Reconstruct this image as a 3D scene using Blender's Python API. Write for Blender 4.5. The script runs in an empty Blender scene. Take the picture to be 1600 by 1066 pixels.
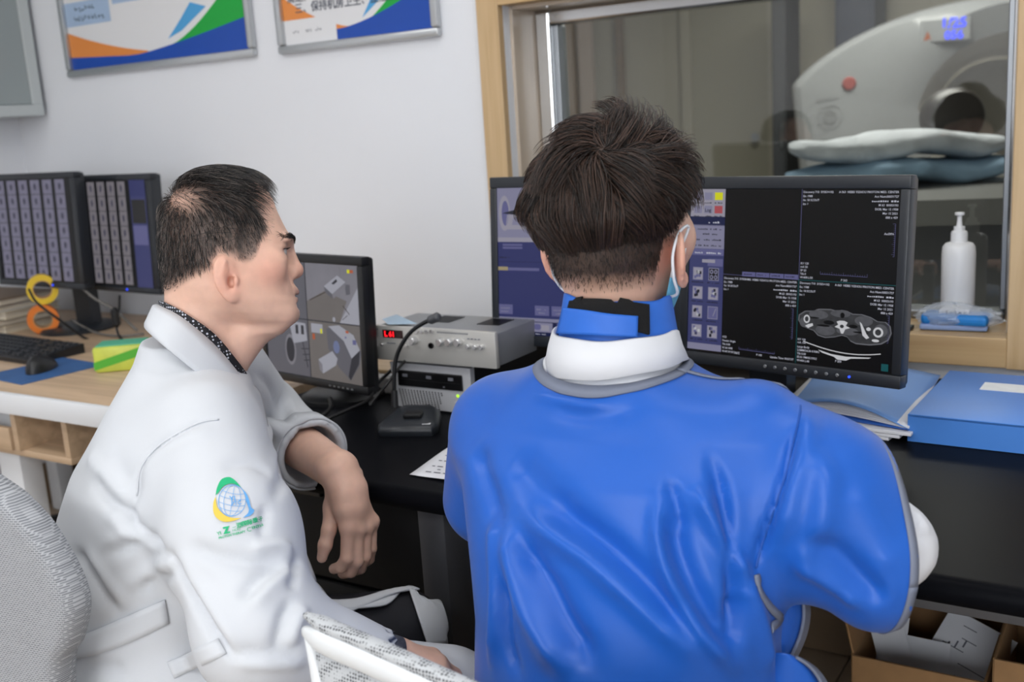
import bpy, bmesh, math, random
import numpy as np
from mathutils import Vector, Matrix
from mathutils.bvhtree import BVHTree

sc = bpy.context.scene
COL = sc.collection
random.seed(7)
RNG = np.random.default_rng(7)

# ------------------------------------------------------------------ camera
CAM_F = 1650.0                      # focal length in pixels of the 1600 px wide frame
CAM_H = 1.30
PITCH, YAW, ROLL = math.radians(12.0), math.radians(32.5), math.radians(-3.7)
_fw = np.array([-math.sin(YAW)*math.cos(PITCH), math.cos(YAW)*math.cos(PITCH), -math.sin(PITCH)])
_rt = np.array([math.cos(YAW), math.sin(YAW), 0.0])
_up = np.cross(_rt, _fw)
CR = _rt*math.cos(ROLL) + _up*math.sin(ROLL)
CU = _up*math.cos(ROLL) - _rt*math.sin(ROLL)
CF = _fw
CO = np.array([0, 0, CAM_H])
cam_data = bpy.data.cameras.new('camera')
cam = bpy.data.objects.new('camera', cam_data)
COL.objects.link(cam)
cam.matrix_world = Matrix(((CR[0], CU[0], -CF[0], 0), (CR[1], CU[1], -CF[1], 0), (CR[2], CU[2], -CF[2], CAM_H), (0, 0, 0, 1)))
cam_data.sensor_width = 36.0
cam_data.lens = CAM_F/1600*36.0
cam_data.clip_start = 0.05
cam_data.dof.use_dof = True
cam_data.dof.focus_distance = 1.45
cam_data.dof.aperture_fstop = 5.0
sc.camera = cam

# ------------------------------------------------------------------ world, lights, exposure
sc.view_settings.view_transform = 'Standard'
sc.view_settings.look = 'None'
sc.view_settings.gamma = 1.0
sc.view_settings.use_curve_mapping = False
sc.view_settings.exposure = -0.12
sc.cycles.max_bounces = 8
sc.cycles.diffuse_bounces = 3
sc.cycles.glossy_bounces = 3
world = bpy.data.worlds.new('world')
sc.world = world
world.use_nodes = True
world.node_tree.nodes['Background'].inputs[0].default_value = (0.9, 0.95, 1.0, 1)
world.node_tree.nodes['Background'].inputs[1].default_value = 0.35

def area_light(name, loc, size, sizey, power, color=(1, 1, 1), target=None):
    l = bpy.data.lights.new(name, 'AREA')
    l.shape = 'RECTANGLE'; l.size = size; l.size_y = sizey; l.energy = power; l.color = color
    o = bpy.data.objects.new(name, l); COL.objects.link(o)
    o.location = loc
    if target is not None:
        o.rotation_euler = (Vector(target)-Vector(loc)).to_track_quat('-Z', 'Y').to_euler()
    return o

CEIL = 2.75
# (x, y, length x, length y, power) of the ceiling panel lamps; their panels are built with the room
LAMPS = [(-0.5, -1.75, 1.8, 0.9, 42.0), (-2.1, 0.15, 1.2, 0.6, 13.0), (0.55, 0.15, 1.2, 0.6, 12.0), (-0.7, 1.35, 1.2, 0.3, 6.0)]
for _x, _y, _a, _b, _p in LAMPS:
    area_light('ceiling_lamp_light', (_x, _y, CEIL-0.045), _a-0.04, _b-0.04, _p, (0.94, 0.97, 1.0))
# daylight: soft frontal light, added in front of an invented window behind the camera
area_light('fill_light', (0.3, -2.80, 1.55), 2.3, 1.3, 50.0, (0.93, 0.97, 1.0), (-0.3, 1.0, 1.0))
# lamp of the scanner room behind the glass
area_light('scanner_room_light', (-1.3, 5.0, 2.7), 1.6, 1.0, 80.0, (1.0, 0.99, 0.96))

# ------------------------------------------------------------------ pixel helpers (measuring tool)
def ray(px, py):
    return CF + CR*((px-800)/CAM_F) + CU*((533-py)/CAM_F)
def at(px, py, d):
    return CO + ray(px, py)*d
def onz(px, py, z):
    r = ray(px, py); return CO + r*((z-CAM_H)/r[2])
def ony(px, py, y):
    r = ray(px, py); return CO + r*(y/r[1])
def onx(px, py, x):
    r = ray(px, py); return CO + r*(x/r[0])

# ------------------------------------------------------------------ materials
MATS = {}
def srgb(h):
    if isinstance(h, str):
        h = h.lstrip('#'); c = [int(h[i:i+2], 16)/255 for i in (0, 2, 4)]
    else:
        c = list(h)
    return tuple(((v/12.92) if v <= 0.04045 else ((v+0.055)/1.055)**2.4) for v in c) + (1.0,)
def mat(name, col='#808080', rough=0.5, metal=0.0, emit=None, estr=1.0, spec=0.5, noise=None, bump=None, alpha=1.0, trans=0.0, coat=0.0, sheen=0.0):
    """noise=(scale, amount, stretch xyz) modulates colour; bump=(scale, strength, distance)"""
    m = bpy.data.materials.new(name); m.use_nodes = True
    nt = m.node_tree; b = nt.nodes['Principled BSDF']
    c = srgb(col)
    b.inputs['Base Color'].default_value = c
    b.inputs['Roughness'].default_value = rough
    b.inputs['Metallic'].default_value = metal
    b.inputs['Specular IOR Level'].default_value = spec
    b.inputs['Alpha'].default_value = alpha
    b.inputs['Transmission Weight'].default_value = trans
    b.inputs['Coat Weight'].default_value = coat
    b.inputs['Sheen Weight'].default_value = sheen
    if emit is not None:
        b.inputs['Emission Color'].default_value = srgb(emit)
        b.inputs['Emission Strength'].default_value = estr
    if noise or bump:
        tc = nt.nodes.new('ShaderNodeTexCoord')
        mp = nt.nodes.new('ShaderNodeMapping')
        nt.links.new(tc.outputs['Object'], mp.inputs[0])
    if noise:
        mp.inputs['Scale'].default_value = noise[2] if len(noise) > 2 else (1, 1, 1)
        n = nt.nodes.new('ShaderNodeTexNoise'); n.inputs['Scale'].default_value = noise[0]; n.inputs['Detail'].default_value = 5
        nt.links.new(mp.outputs[0], n.inputs[0])
        mix = nt.nodes.new('ShaderNodeMix'); mix.data_type = 'RGBA'
        a = noise[1]
        mix.inputs[6].default_value = tuple(v*(1-a) for v in c[:3])+(1,)
        mix.inputs[7].default_value = tuple(min(1, v*(1+a)) for v in c[:3])+(1,)
        ramp = nt.nodes.new('ShaderNodeMapRange'); ramp.inputs[1].default_value = 0.3; ramp.inputs[2].default_value = 0.7
        nt.links.new(n.outputs['Fac'], ramp.inputs[0]); nt.links.new(ramp.outputs[0], mix.inputs[0])
        nt.links.new(mix.outputs[2], b.inputs['Base Color'])
    if bump:
        n2 = nt.nodes.new('ShaderNodeTexNoise'); n2.inputs['Scale'].default_value = bump[0]; n2.inputs['Detail'].default_value = 4
        nt.links.new(tc.outputs['Object'], n2.inputs[0])
        bp = nt.nodes.new('ShaderNodeBump'); bp.inputs['Strength'].default_value = bump[1]; bp.inputs['Distance'].default_value = bump[2] if len(bump) > 2 else 0.001
        nt.links.new(n2.outputs['Fac'], bp.inputs['Height']); nt.links.new(bp.outputs[0], b.inputs['Normal'])
    MATS[name] = m
    return m
def emit_mat(name, col, strength=1.0, noise=None):
    """a lit screen patch: pure emission under a thin glossy sheet"""
    m = mat(name, '#000000', 0.35, emit=col, estr=strength, spec=0.3)
    if noise:
        nt = m.node_tree; b = nt.nodes['Principled BSDF']
        tc = nt.nodes.new('ShaderNodeTexCoord'); n = nt.nodes.new('ShaderNodeTexNoise'); n.inputs['Scale'].default_value = noise[0]; n.inputs['Detail'].default_value = 6
        nt.links.new(tc.outputs['Object'], n.inputs[0])
        mr = nt.nodes.new('ShaderNodeMapRange'); mr.inputs[1].default_value = 0.3; mr.inputs[2].default_value = 0.7
        mr.inputs[3].default_value = strength*(1-noise[1]); mr.inputs[4].default_value = strength*(1+noise[1])
        nt.links.new(n.outputs['Fac'], mr.inputs[0]); nt.links.new(mr.outputs[0], b.inputs['Emission Strength'])
    return m
def M(n):
    return MATS[n]

def wood_mat(name, c1, c2, rough=0.45, axis='x', scale=6.0):
    m = mat(name, c1, rough)
    nt = m.node_tree; b = nt.nodes['Principled BSDF']
    tc = nt.nodes.new('ShaderNodeTexCoord'); mp = nt.nodes.new('ShaderNodeMapping')
    s = {'x': (0.06, 1, 1), 'y': (1, 0.06, 1), 'z': (1, 1, 0.06)}[axis]
    mp.inputs['Scale'].default_value = s
    nt.links.new(tc.outputs['Object'], mp.inputs[0])
    n = nt.nodes.new('ShaderNodeTexNoise'); n.inputs['Scale'].default_value = scale*8; n.inputs['Detail'].default_value = 6; n.inputs['Distortion'].default_value = 0.6
    nt.links.new(mp.outputs[0], n.inputs[0])
    cr = nt.nodes.new('ShaderNodeValToRGB')
    cr.color_ramp.elements[0].position = 0.32; cr.color_ramp.elements[0].color = srgb(c2)
    cr.color_ramp.elements[1].position = 0.62; cr.color_ramp.elements[1].color = srgb(c1)
    nt.links.new(n.outputs['Fac'], cr.inputs[0]); nt.links.new(cr.outputs[0], b.inputs['Base Color'])
    return m

# ------------------------------------------------------------------ mesh collector
class MB:
    def __init__(s):
        s.v = []; s.f = []; s.mi = []; s.mats = []
    def midx(s, m):
        if m is None: return 0
        if m not in s.mats: s.mats.append(m)
        return s.mats.index(m)
    def add(s, vs, fs, m=None, T=None):
        o = len(s.v)
        if T is not None:
            vs = [tuple(T @ Vector(v)) for v in vs]
        s.v += [tuple(map(float, v)) for v in vs]
        k = s.midx(m)
        for f in fs:
            s.f.append(tuple(o+i for i in f)); s.mi.append(k)
        return s
    def box(s, c, d, bev=0.0, m=None, T=None, seg=2):
        x, y, z = d[0]/2, d[1]/2, d[2]/2
        bm = bmesh.new()
        bmesh.ops.create_cube(bm, size=1.0)
        bmesh.ops.scale(bm, vec=d, verts=bm.verts)
        if bev > 0:
            bmesh.ops.bevel(bm, geom=list(bm.edges), offset=min(bev, 0.45*min(d)), segments=seg, profile=0.5, affect='EDGES')
        bmesh.ops.translate(bm, vec=c, verts=bm.verts)
        bm.verts.ensure_lookup_table()
        s.add([v.co[:] for v in bm.verts], [[v.index for v in f.verts] for f in bm.faces], m, T)
        bm.free(); return s
    def prism(s, poly, h0, h1, axis='z', m=None, T=None):
        """extrude a 2D polygon along an axis: z -> (x,y), y -> (x,z), x -> (y,z)"""
        n = len(poly)
        def P(a, b, h):
            return {'z': (a, b, h), 'y': (a, h, b), 'x': (h, a, b)}[axis]
        vs = [P(a, b, h0) for a, b in poly]+[P(a, b, h1) for a, b in poly]
        fs = [tuple(range(n)), tuple(range(2*n-1, n-1, -1))]+[(i, (i+1) % n, n+(i+1) % n, n+i) for i in range(n)]
        return s.add(vs, fs, m, T)
    def tube(s, pts, r, n=8, m=None, T=None, cap=True):
        pts = [np.array(p, float) for p in pts]
        k = len(pts)
        rs = r if hasattr(r, '__len__') else [r]*k
        vs = []; fs = []
        t0 = pts[1]-pts[0]; t0 /= np.linalg.norm(t0)
        a = np.array([0, 0, 1.0]) if abs(t0[2]) < 0.9 else np.array([1.0, 0, 0])
        u = np.cross(t0, a); u /= np.linalg.norm(u)
        for i in range(k):
            t = pts[min(i+1, k-1)]-pts[max(i-1, 0)]; t /= (np.linalg.norm(t)+1e-12)
            u = u-t*np.dot(u, t); u /= (np.linalg.norm(u)+1e-12); w = np.cross(t, u)
            for j in range(n):
                an = 2*math.pi*j/n
                vs.append(pts[i]+rs[i]*(u*math.cos(an)+w*math.sin(an)))
        for i in range(k-1):
            for j in range(n):
                fs.append((i*n+j, i*n+(j+1) % n, (i+1)*n+(j+1) % n, (i+1)*n+j))
        if cap:
            fs.append(tuple(range(n-1, -1, -1))); fs.append(tuple((k-1)*n+j for j in range(n)))
        return s.add(vs, fs, m, T)
    def lathe(s, prof, c=(0, 0, 0), n=24, m=None, T=None, axis='z'):
        """profile [(r, h)...] turned about an axis through c"""
        vs = []; fs = []
        k = len(prof)
        for r, h in prof:
            for j in range(n):
                a = 2*math.pi*j/n; x, y = r*math.cos(a), r*math.sin(a)
                p = {'z': (x, y, h), 'y': (x, h, y), 'x': (h, x, y)}[axis]
                vs.append((p[0]+c[0], p[1]+c[1], p[2]+c[2]))
        for i in range(k-1):
            for j in range(n):
                fs.append((i*n+j, i*n+(j+1) % n, (i+1)*n+(j+1) % n, (i+1)*n+j))
        if prof[0][0] > 1e-6: fs.append(tuple(range(n-1, -1, -1)))
        if prof[-1][0] > 1e-6: fs.append(tuple((k-1)*n+j for j in range(n)))
        return s.add(vs, fs, m, T)
    def quad(s, a, b, c, d, m=None, T=None):
        return s.add([a, b, c, d], [(0, 1, 2, 3)], m, T)
    def poly(s, pts, m=None, T=None):
        return s.add(pts, [tuple(range(len(pts)))], m, T)
    def build(s, name, m, parent=None, smooth=False, auto=None):
        me = bpy.data.meshes.new(name)
        me.from_pydata(s.v, [], s.f); me.update()
        ms = s.mats if s.mats else [m]
        if s.mats and m is not None and m not in s.mats:
            pass
        for q in ms: me.materials.append(MATS[q] if isinstance(q, str) else q)
        if s.mats:
            me.polygons.foreach_set('material_index', s.mi)
        if auto is not None:
            bm = bmesh.new(); bm.from_mesh(me)
            bmesh.ops.recalc_face_normals(bm, faces=bm.faces)
            for e in bm.edges:
                e.smooth = not (len(e.link_faces) == 2 and e.calc_face_angle(0) > math.radians(auto))
            for f in bm.faces: f.smooth = True
            bm.to_mesh(me); bm.free()
        else:
            bm = bmesh.new(); bm.from_mesh(me); bmesh.ops.recalc_face_normals(bm, faces=bm.faces)
            for f in bm.faces: f.smooth = smooth
            bm.to_mesh(me); bm.free()
        o = bpy.data.objects.new(name, me); COL.objects.link(o)
        if parent is not None: o.parent = parent
        return o

def tag(o, label, cat, group=None):
    o['label'] = label; o['category'] = cat
    if group: o['group'] = group
    return o
def thing(name, label, cat, loc=(0, 0, 0), rotz=0.0, group=None):
    o = bpy.data.objects.new(name, None); COL.objects.link(o)
    o.empty_display_size = 0.05
    o.location = loc; o.rotation_euler = (0, 0, rotz)
    return tag(o, label, cat, group)
def struct(o):
    o['kind'] = 'structure'; return o
def arr_mesh(name, V, F, m, parent=None, smooth=True):
    """numpy arrays -> object; F is (n,3) or (n,4)"""
    me = bpy.data.meshes.new(name)
    V = np.asarray(V, np.float32); F = np.asarray(F, np.int32)
    n, k = F.shape
    me.vertices.add(len(V)); me.vertices.foreach_set('co', V.ravel())
    me.loops.add(n*k); me.loops.foreach_set('vertex_index', F.ravel())
    me.polygons.add(n); me.polygons.foreach_set('loop_start', np.arange(0, n*k, k, dtype=np.int32))
    me.polygons.foreach_set('loop_total', np.full(n, k, np.int32))
    me.polygons.foreach_set('use_smooth', np.full(n, smooth))
    me.update(calc_edges=True); me.validate()
    for q in (m if isinstance(m, (list, tuple)) else [m]): me.materials.append(MATS[q])
    o = bpy.data.objects.new(name, me); COL.objects.link(o)
    if parent is not None: o.parent = parent
    return o
_tc = {}
def text_geo(s, size=0.01, align='LEFT', bold=0.0, width=1.0, mono=False):
    """text as flat faces in the local xz plane (x right, z up)"""
    key = (s, align, bold)
    if key not in _tc:
        c = bpy.data.curves.new('t', 'FONT'); c.body = s; c.size = 1.0; c.align_x = align; c.resolution_u = 2
        c.offset = bold
        o = bpy.data.objects.new('t', c); COL.objects.link(o)
        bpy.context.view_layer.update()
        me = o.to_mesh()
        vs = [v.co[:] for v in me.vertices]; fs = [tuple(p.vertices) for p in me.polygons]
        o.to_mesh_clear(); bpy.data.objects.remove(o); bpy.data.curves.remove(c)
        _tc[key] = (vs, fs)
    vs, fs = _tc[key]
    return [(v[0]*size*width, 0.0, v[1]*size) for v in vs], fs
def add_text(mb, s, x, y, z, size, align='LEFT', bold=0.0, width=1.0, m=None, T=None, slant=0.0):
    vs, fs = text_geo(s, size, align, bold, width)
    if not fs: return
    mb.add([(v[0]+x, y, v[2]+z+slant*v[0]) for v in vs], fs, m, T)
def arc(cx, cy, r, a0, a1, n, ry=None):
    ry = r if ry is None else ry
    return [(cx+r*math.cos(math.radians(a0+(a1-a0)*i/n)), cy+ry*math.sin(math.radians(a0+(a1-a0)*i/n))) for i in range(n+1)]
def bez(p0, p1, p2, p3, n=16):
    p0, p1, p2, p3 = [np.array(p, float) for p in (p0, p1, p2, p3)]
    return [tuple((1-t)**3*p0+3*(1-t)**2*t*p1+3*(1-t)*t*t*p2+t**3*p3) for t in np.linspace(0, 1, n)]
def spline(pts, n=8):
    """Catmull-Rom through points"""
    P = [np.array(p, float) for p in pts]
    P = [2*P[0]-P[1]]+P+[2*P[-1]-P[-2]]
    out = []
    for i in range(1, len(P)-2):
        for t in np.linspace(0, 1, n, endpoint=False):
            a, b, c, d = P[i-1], P[i], P[i+1], P[i+2]
            out.append(0.5*(2*b+(c-a)*t+(2*a-5*b+4*c-d)*t*t+(3*b-a-3*c+d)*t**3))
    out.append(P[-2]); return [tuple(p) for p in out]
# ------------------------------------------------------------------ materials of the place
mat('wall_paint', '#eceef3', 0.6, noise=(3.0, 0.015), bump=(180, 0.08, 0.0006))
mat('ceiling_white', '#eceae6', 0.7)
mat('floor_tile', '#b09d86', 0.35, noise=(7.0, 0.10, (1, 0.25, 1)))
mat('floor_joint', '#5c5045', 0.8)
mat('skirting_brown', '#86715a', 0.45, noise=(20.0, 0.12, (0.2, 1, 1)))
wood_mat('oak_v', '#d3b58b', '#c2a277', 0.42, 'z', 5)
wood_mat('oak_h', '#cfb083', '#bd9c70', 0.42, 'x', 5)
wood_mat('oak_desk', '#cdb091', '#b59a7d', 0.4, 'x', 4)
mat('reveal_laminate', '#cbbba8', 0.22, noise=(30, 0.04, (1, 1, 0.05)))
mat('steel', '#d8d8d8', 0.22, metal=1.0)
mat('steel_dull', '#9ea2a6', 0.38, metal=1.0)
mat('alu', '#c4c7c9', 0.35, metal=0.85)
mat('dark_rubber', '#20242a', 0.6)
mat('white_laminate', '#e4e6e9', 0.35)
mat('black_laminate', '#0d0e12', 0.38, spec=0.03, bump=(900, 0.05, 0.0002))
mat('dark_metal', '#55565a', 0.42, metal=0.3)
mat('grey_metal', '#66625f', 0.45, metal=0.25)
mat('black_plastic', '#101114', 0.42)
mat('black_matte', '#0a0a0c', 0.7)
mat('charcoal_plastic', '#22262c', 0.38)
mat('screen_black', '#030305', 0.18)
mat('white_plastic', '#e9eaec', 0.35)
mat('cable_black', '#0d0d0f', 0.5)
mat('cable_grey', '#6f6c68', 0.5)
mat('paper_white', '#e8e9ee', 0.75)
mat('ink_grey', '#6a6c78', 0.8)
mat('lamp_panel', '#ffffff', 0.5, emit='#fffaf2', estr=2.2)

FL = 0.05          # floor level
WY = 2.25          # window wall
LX = -3.37         # left wall
# ---- shell of the control room
ox0, ox1, oz0, oz1 = -1.400, -0.266, 0.800, 1.560       # window opening
m = MB()
m.box(((LX+ox0)/2-0.1, WY+0.13, 1.4), (ox0-LX+0.2, 0.26, 2.8))
m.box(((2.2+ox1)/2, WY+0.13, 1.4), (2.2-ox1, 0.26, 2.8))
m.box(((ox0+ox1)/2, WY+0.13, (oz1+2.8)/2), (ox1-ox0, 0.26, 2.8-oz1))
m.box(((ox0+ox1)/2, WY+0.13, oz0/2), (ox1-ox0, 0.26, oz0))
struct(m.build('wall_back', 'wall_paint'))
struct(MB().box((LX-0.1, -0.3, 1.4), (0.2, 5.1, 2.8)).build('wall_left', 'wall_paint'))
struct(MB().box((2.3, -0.3, 1.4), (0.2, 5.1, 2.8)).build('wall_right', 'wall_paint'))
struct(MB().box((-0.6, -2.95, 1.4), (5.8, 0.2, 2.8)).build('wall_front', 'wall_paint'))
struct(MB().box((-0.6, -0.3, CEIL+0.1), (5.8, 5.5, 0.2)).build('ceiling', 'ceiling_white'))
# floor: joint bed with separate wood-look tiles laid on it
fl = struct(MB().box((-0.6, -0.3, FL-0.06), (5.6, 5.3, 0.1)).build('floor', 'floor_joint'))
tile = MB().box((0, 0, 0), (0.196, 0.896, 0.012), 0.002).build('floor_tile', 'floor_tile', fl)
_n = 0
for i in range(28):
    for j in range(7):
        x = LX+0.1+0.2*i; y = WY-0.45-0.9*j+(0.3*(i % 3))
        if y < -2.4 or y > WY+0.3 or x > 2.1: continue
        if _n == 0: o = tile
        else:
            o = tile.copy(); COL.objects.link(o)
        o.parent = fl
        o.location = (x, y, FL-0.009+0.0008*((i*7+j*3) % 3)); _n += 1
struct(MB().box(((LX+2.2)/2, WY-0.008, FL+0.075), (2.2-LX, 0.016, 0.15), 0.004).build('baseboard_back', 'skirting_brown'))
struct(MB().box((LX+0.008, -0.3, FL+0.075), (0.016, 5.1, 0.15), 0.004).build('baseboard_left', 'skirting_brown'))

# ---- ceiling lamps
for k, (x, y, a, b, p) in enumerate(LAMPS):
    t = thing('ceiling_lamp', ['long white ceiling panel lamp above the camera side', 'white ceiling panel lamp nearest the left wall', 'white ceiling panel lamp nearest the right wall', 'narrow white ceiling panel lamp nearest the scanner window'][k], 'lamp', (x, y, CEIL), 0, 'ceiling panel lamps')
    fr = MB()
    for sx, sy, cx, cy in ((a, 0.02, 0, b/2-0.01), (a, 0.02, 0, -b/2+0.01), (0.02, b, a/2-0.01, 0), (0.02, b, -a/2+0.01, 0)):
        fr.box((cx, cy, -0.02), (sx, sy, 0.04))
    fr.build('frame', 'alu', t)
    MB().box((0, 0, -0.008), (a-0.04, b-0.04, 0.016)).build('diffuser', 'lamp_panel', t)

# ---- invented window with glowing panes behind the camera, added for frontal light
mat('glow_pane', '#ffffff', 0.3, emit='#eef4ff', estr=2.5)
w2 = bpy.data.objects.new('fill_window', None); COL.objects.link(w2); struct(w2); w2.location = (0.3, -2.85, 0.85)
for c, d_ in (((0, 0.01, 0.0), (2.5, 0.06, 0.08)), ((0, 0.01, 1.4), (2.5, 0.06, 0.08)), ((-1.21, 0.01, 0.7), (0.08, 0.06, 1.4)), ((1.21, 0.01, 0.7), (0.08, 0.06, 1.4)), ((0, 0.01, 0.7), (0.06, 0.05, 1.4))): MB().box(c, d_, 0.004).build('fill_window_frame', 'white_laminate', w2)
for sx in (-1, 1): MB().box((sx*0.6, 0.004, 0.7), (1.14, 0.006, 1.3)).build('glass_pane', 'glow_pane', w2)  # panes glow by themselves, added to brighten the room from the front
# ---- window: wooden casing, laminate reveal, steel frame, pane
win = bpy.data.objects.new('window_1', None); COL.objects.link(win); struct(win); win.location = ((ox0+ox1)/2, WY, oz0)
wx, wz = (ox0+ox1)/2, oz0
def wbox(name, x0, x1, y0, y1, z0, z1, m, bev=0.002):
    return MB().box(((x0+x1)/2-wx, (y0+y1)/2-WY, (z0+z1)/2-wz), (x1-x0, y1-y0, z1-z0), bev).build(name, m, win)
cw = 0.062
wbox('casing_side', ox0-cw, ox0, WY-0.022, WY+0.03, 0.748, oz1+cw, 'oak_v')
wbox('casing_side', ox1, ox1+cw+0.02, WY-0.022, WY+0.03, 0.748, oz1+cw, 'oak_v')
wbox('casing_top', ox0, ox1, WY-0.022, WY+0.03, oz1, oz1+cw, 'oak_h')
wbox('casing_bottom', ox0, ox1, WY-0.022, WY+0.03, 0.750, 0.810, 'oak_h')
wbox('sill', ox0, ox1, WY+0.03, WY+0.15, 0.796, 0.810, 'oak_h', 0.001)
wbox('reveal', ox0-0.001, ox0+0.008, WY+0.03, WY+0.15, 0.811, oz1-0.001, 'reveal_laminate', 0.001)
wbox('reveal', ox1-0.008, ox1+0.001, WY+0.03, WY+0.15, 0.811, oz1-0.001, 'reveal_laminate', 0.001)
wbox('reveal', ox0+0.009, ox1-0.009, WY+0.03, WY+0.15, oz1-0.008, oz1+0.001, 'reveal_laminate', 0.001)
mf = 0.042
for nm, x0, x1, z0, z1 in (('metal_frame', ox0+0.008, ox0+0.008+mf, 0.812, oz1-0.009), ('metal_frame', ox1-0.026, ox1-0.008, 0.812, oz1-0.009),
                           ('metal_frame', ox0+0.008+mf, ox1-0.026, oz1-0.009-0.034, oz1-0.009), ('metal_frame', ox0+0.008+mf, ox1-0.026, 0.811, 0.833)):
    wbox(nm, x0, x1, WY+0.135, WY+0.19, z0, z1, 'steel' if z1 > 0.9 else 'steel_dull', 0.006)
# inner rebate of the steel frame
wbox('glazing_bead', ox0+0.008+mf, ox0+0.020+mf, WY+0.155, WY+0.20, 0.834, oz1-0.044, 'steel_dull', 0.002)
wbox('glazing_bead', ox1-0.038, ox1-0.026, WY+0.155, WY+0.20, 0.834, oz1-0.044, 'steel_dull', 0.002)
gm = bpy.data.materials.new('pane_glass'); gm.use_nodes = True; MATS['pane_glass'] = gm
nt = gm.node_tree; nt.nodes.clear()
out = nt.nodes.new('ShaderNodeOutputMaterial'); mx = nt.nodes.new('ShaderNodeMixShader'); tr = nt.nodes.new('ShaderNodeBsdfTransparent'); gl = nt.nodes.new('ShaderNodeBsdfGlossy'); fr = nt.nodes.new('ShaderNodeFresnel')
tr.inputs[0].default_value = (0.84, 0.85, 0.82, 1); gl.inputs['Roughness'].default_value = 0.0; fr.inputs[0].default_value = 1.7
nt.links.new(fr.outputs[0], mx.inputs[0]); nt.links.new(tr.outputs[0], mx.inputs[1]); nt.links.new(gl.outputs[0], mx.inputs[2]); nt.links.new(mx.outputs[0], out.inputs[0])
MB().box(((ox0+0.058+ox1-0.03)/2-wx, 0.175, (0.833+oz1-0.043)/2-wz), (ox1-0.03-ox0-0.058, 0.008, oz1-0.043-0.833)).build('glass_pane', 'pane_glass', win)

# ---- scanner room behind the glass
mat('scan_wall', '#b3aea0', 0.6, noise=(2.0, 0.03))
mat('scan_panel', '#a5a192', 0.55)
mat('scan_pink', '#c4b0a2', 0.5)
mat('scan_dark', '#4a4c50', 0.5)
mat('scan_navy', '#4c5160', 0.5)
mat('scan_floor', '#8d8a84', 0.4)
SY = 7.4
struct(MB().box((-1.2, SY+0.1, 1.5), (9.4, 0.2, 3.0)).build('wall_scanner_back', 'scan_wall'))
struct(MB().box((-5.9, 5.0, 1.5), (0.2, 5.0, 3.0)).build('wall_scanner_left', 'scan_wall'))
struct(MB().box((3.4, 5.0, 1.5), (0.2, 5.0, 3.0)).build('wall_scanner_right', 'scan_wall'))
struct(MB().box((-1.2, 5.0, 2.9), (9.4, 5.0, 0.2)).build('ceiling_scanner', 'ceiling_white'))
struct(MB().box((-1.2, 5.0, FL-0.06), (9.4, 5.0, 0.1)).build('floor_scanner', 'scan_floor'))
def strip(name, px0, px1, y, z0, z1, m, dep=0.06):
    a, b = ony(px0, 150, y), ony(px1, 150, y)
    return MB().box(((a[0]+b[0])/2, y+dep/2, (z0+z1)/2), (b[0]-a[0], dep, z1-z0), 0.004).build(name, m)
# a door with frame on the far wall, and tall slim units along it
a, b = ony(1085, 150, SY-0.01)[0], ony(1203, 150, SY-0.01)[0]
dr = bpy.data.objects.new('door_1', None); COL.objects.link(dr); struct(dr); dr.location = ((a+b)/2, SY, FL)
w = b-a
MB().box((0, -0.02, 1.05), (w, 0.04, 2.1), 0.003).build('door_leaf', 'scan_panel', dr)
for sx in (-1, 1): MB().box((sx*(w/2+0.04), -0.03, 1.09), (0.08, 0.06, 2.18), 0.004).build('door_frame', 'scan_wall', dr)
MB().box((0, -0.03, 2.14), (w, 0.06, 0.08), 0.004).build('door_frame', 'scan_wall', dr)
MB().lathe([(0.012, 0), (0.012, -0.05), (0.03, -0.055), (0.03, -0.07), (0, -0.07)], (w/2-0.08, -0.04, 1.0), 12, axis='y').build('door_handle', 'steel_dull', dr)
t = strip('wall_pilaster', 884, 898, SY-0.10, FL, 2.78, 'scan_pink'); tag(t, 'slim pale pink wall strip seen at the left edge of the glass', 'wall strip', 'strips on the scanner room wall')
t = strip('wall_pilaster', 906, 926, SY-0.14, FL, 2.78, 'scan_pink'); tag(t, 'wider pinkish wall strip, second from the left edge of the glass', 'wall strip', 'strips on the scanner room wall')
t = strip('wall_pilaster', 965, 974, SY-0.08, FL, 2.78, 'skirting_brown'); tag(t, 'thin brown wall strip behind the pane, above the hair of the blue-clad man', 'wall strip', 'strips on the scanner room wall')
def cabinet(px0, px1, y, z1, label, m):
    a, b = ony(px0, 150, y), ony(px1, 150, y)
    w = b[0]-a[0]
    t = thing('tall_cabinet', label, 'cabinet', ((a[0]+b[0])/2, y+0.15, FL))
    MB().box((0, 0, z1/2), (w, 0.3, z1), 0.008).build('body', m, t)
    MB().box((0, -0.158, z1/2), (w*0.8, 0.012, z1*0.92), 0.003).build('door', m, t)
    MB().tube([(w*0.28, -0.18, 0.95), (w*0.28, -0.18, 1.1)], 0.006).build('handle', 'steel_dull', t)
cabinet(1206, 1228, 6.6, 1.95, 'narrow dark grey cabinet just left of the scanner', 'scan_dark')
cabinet(1304, 1366, 7.0, 2.5, 'tall slate blue cabinet rising behind the scanner arc', 'scan_navy')

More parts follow.
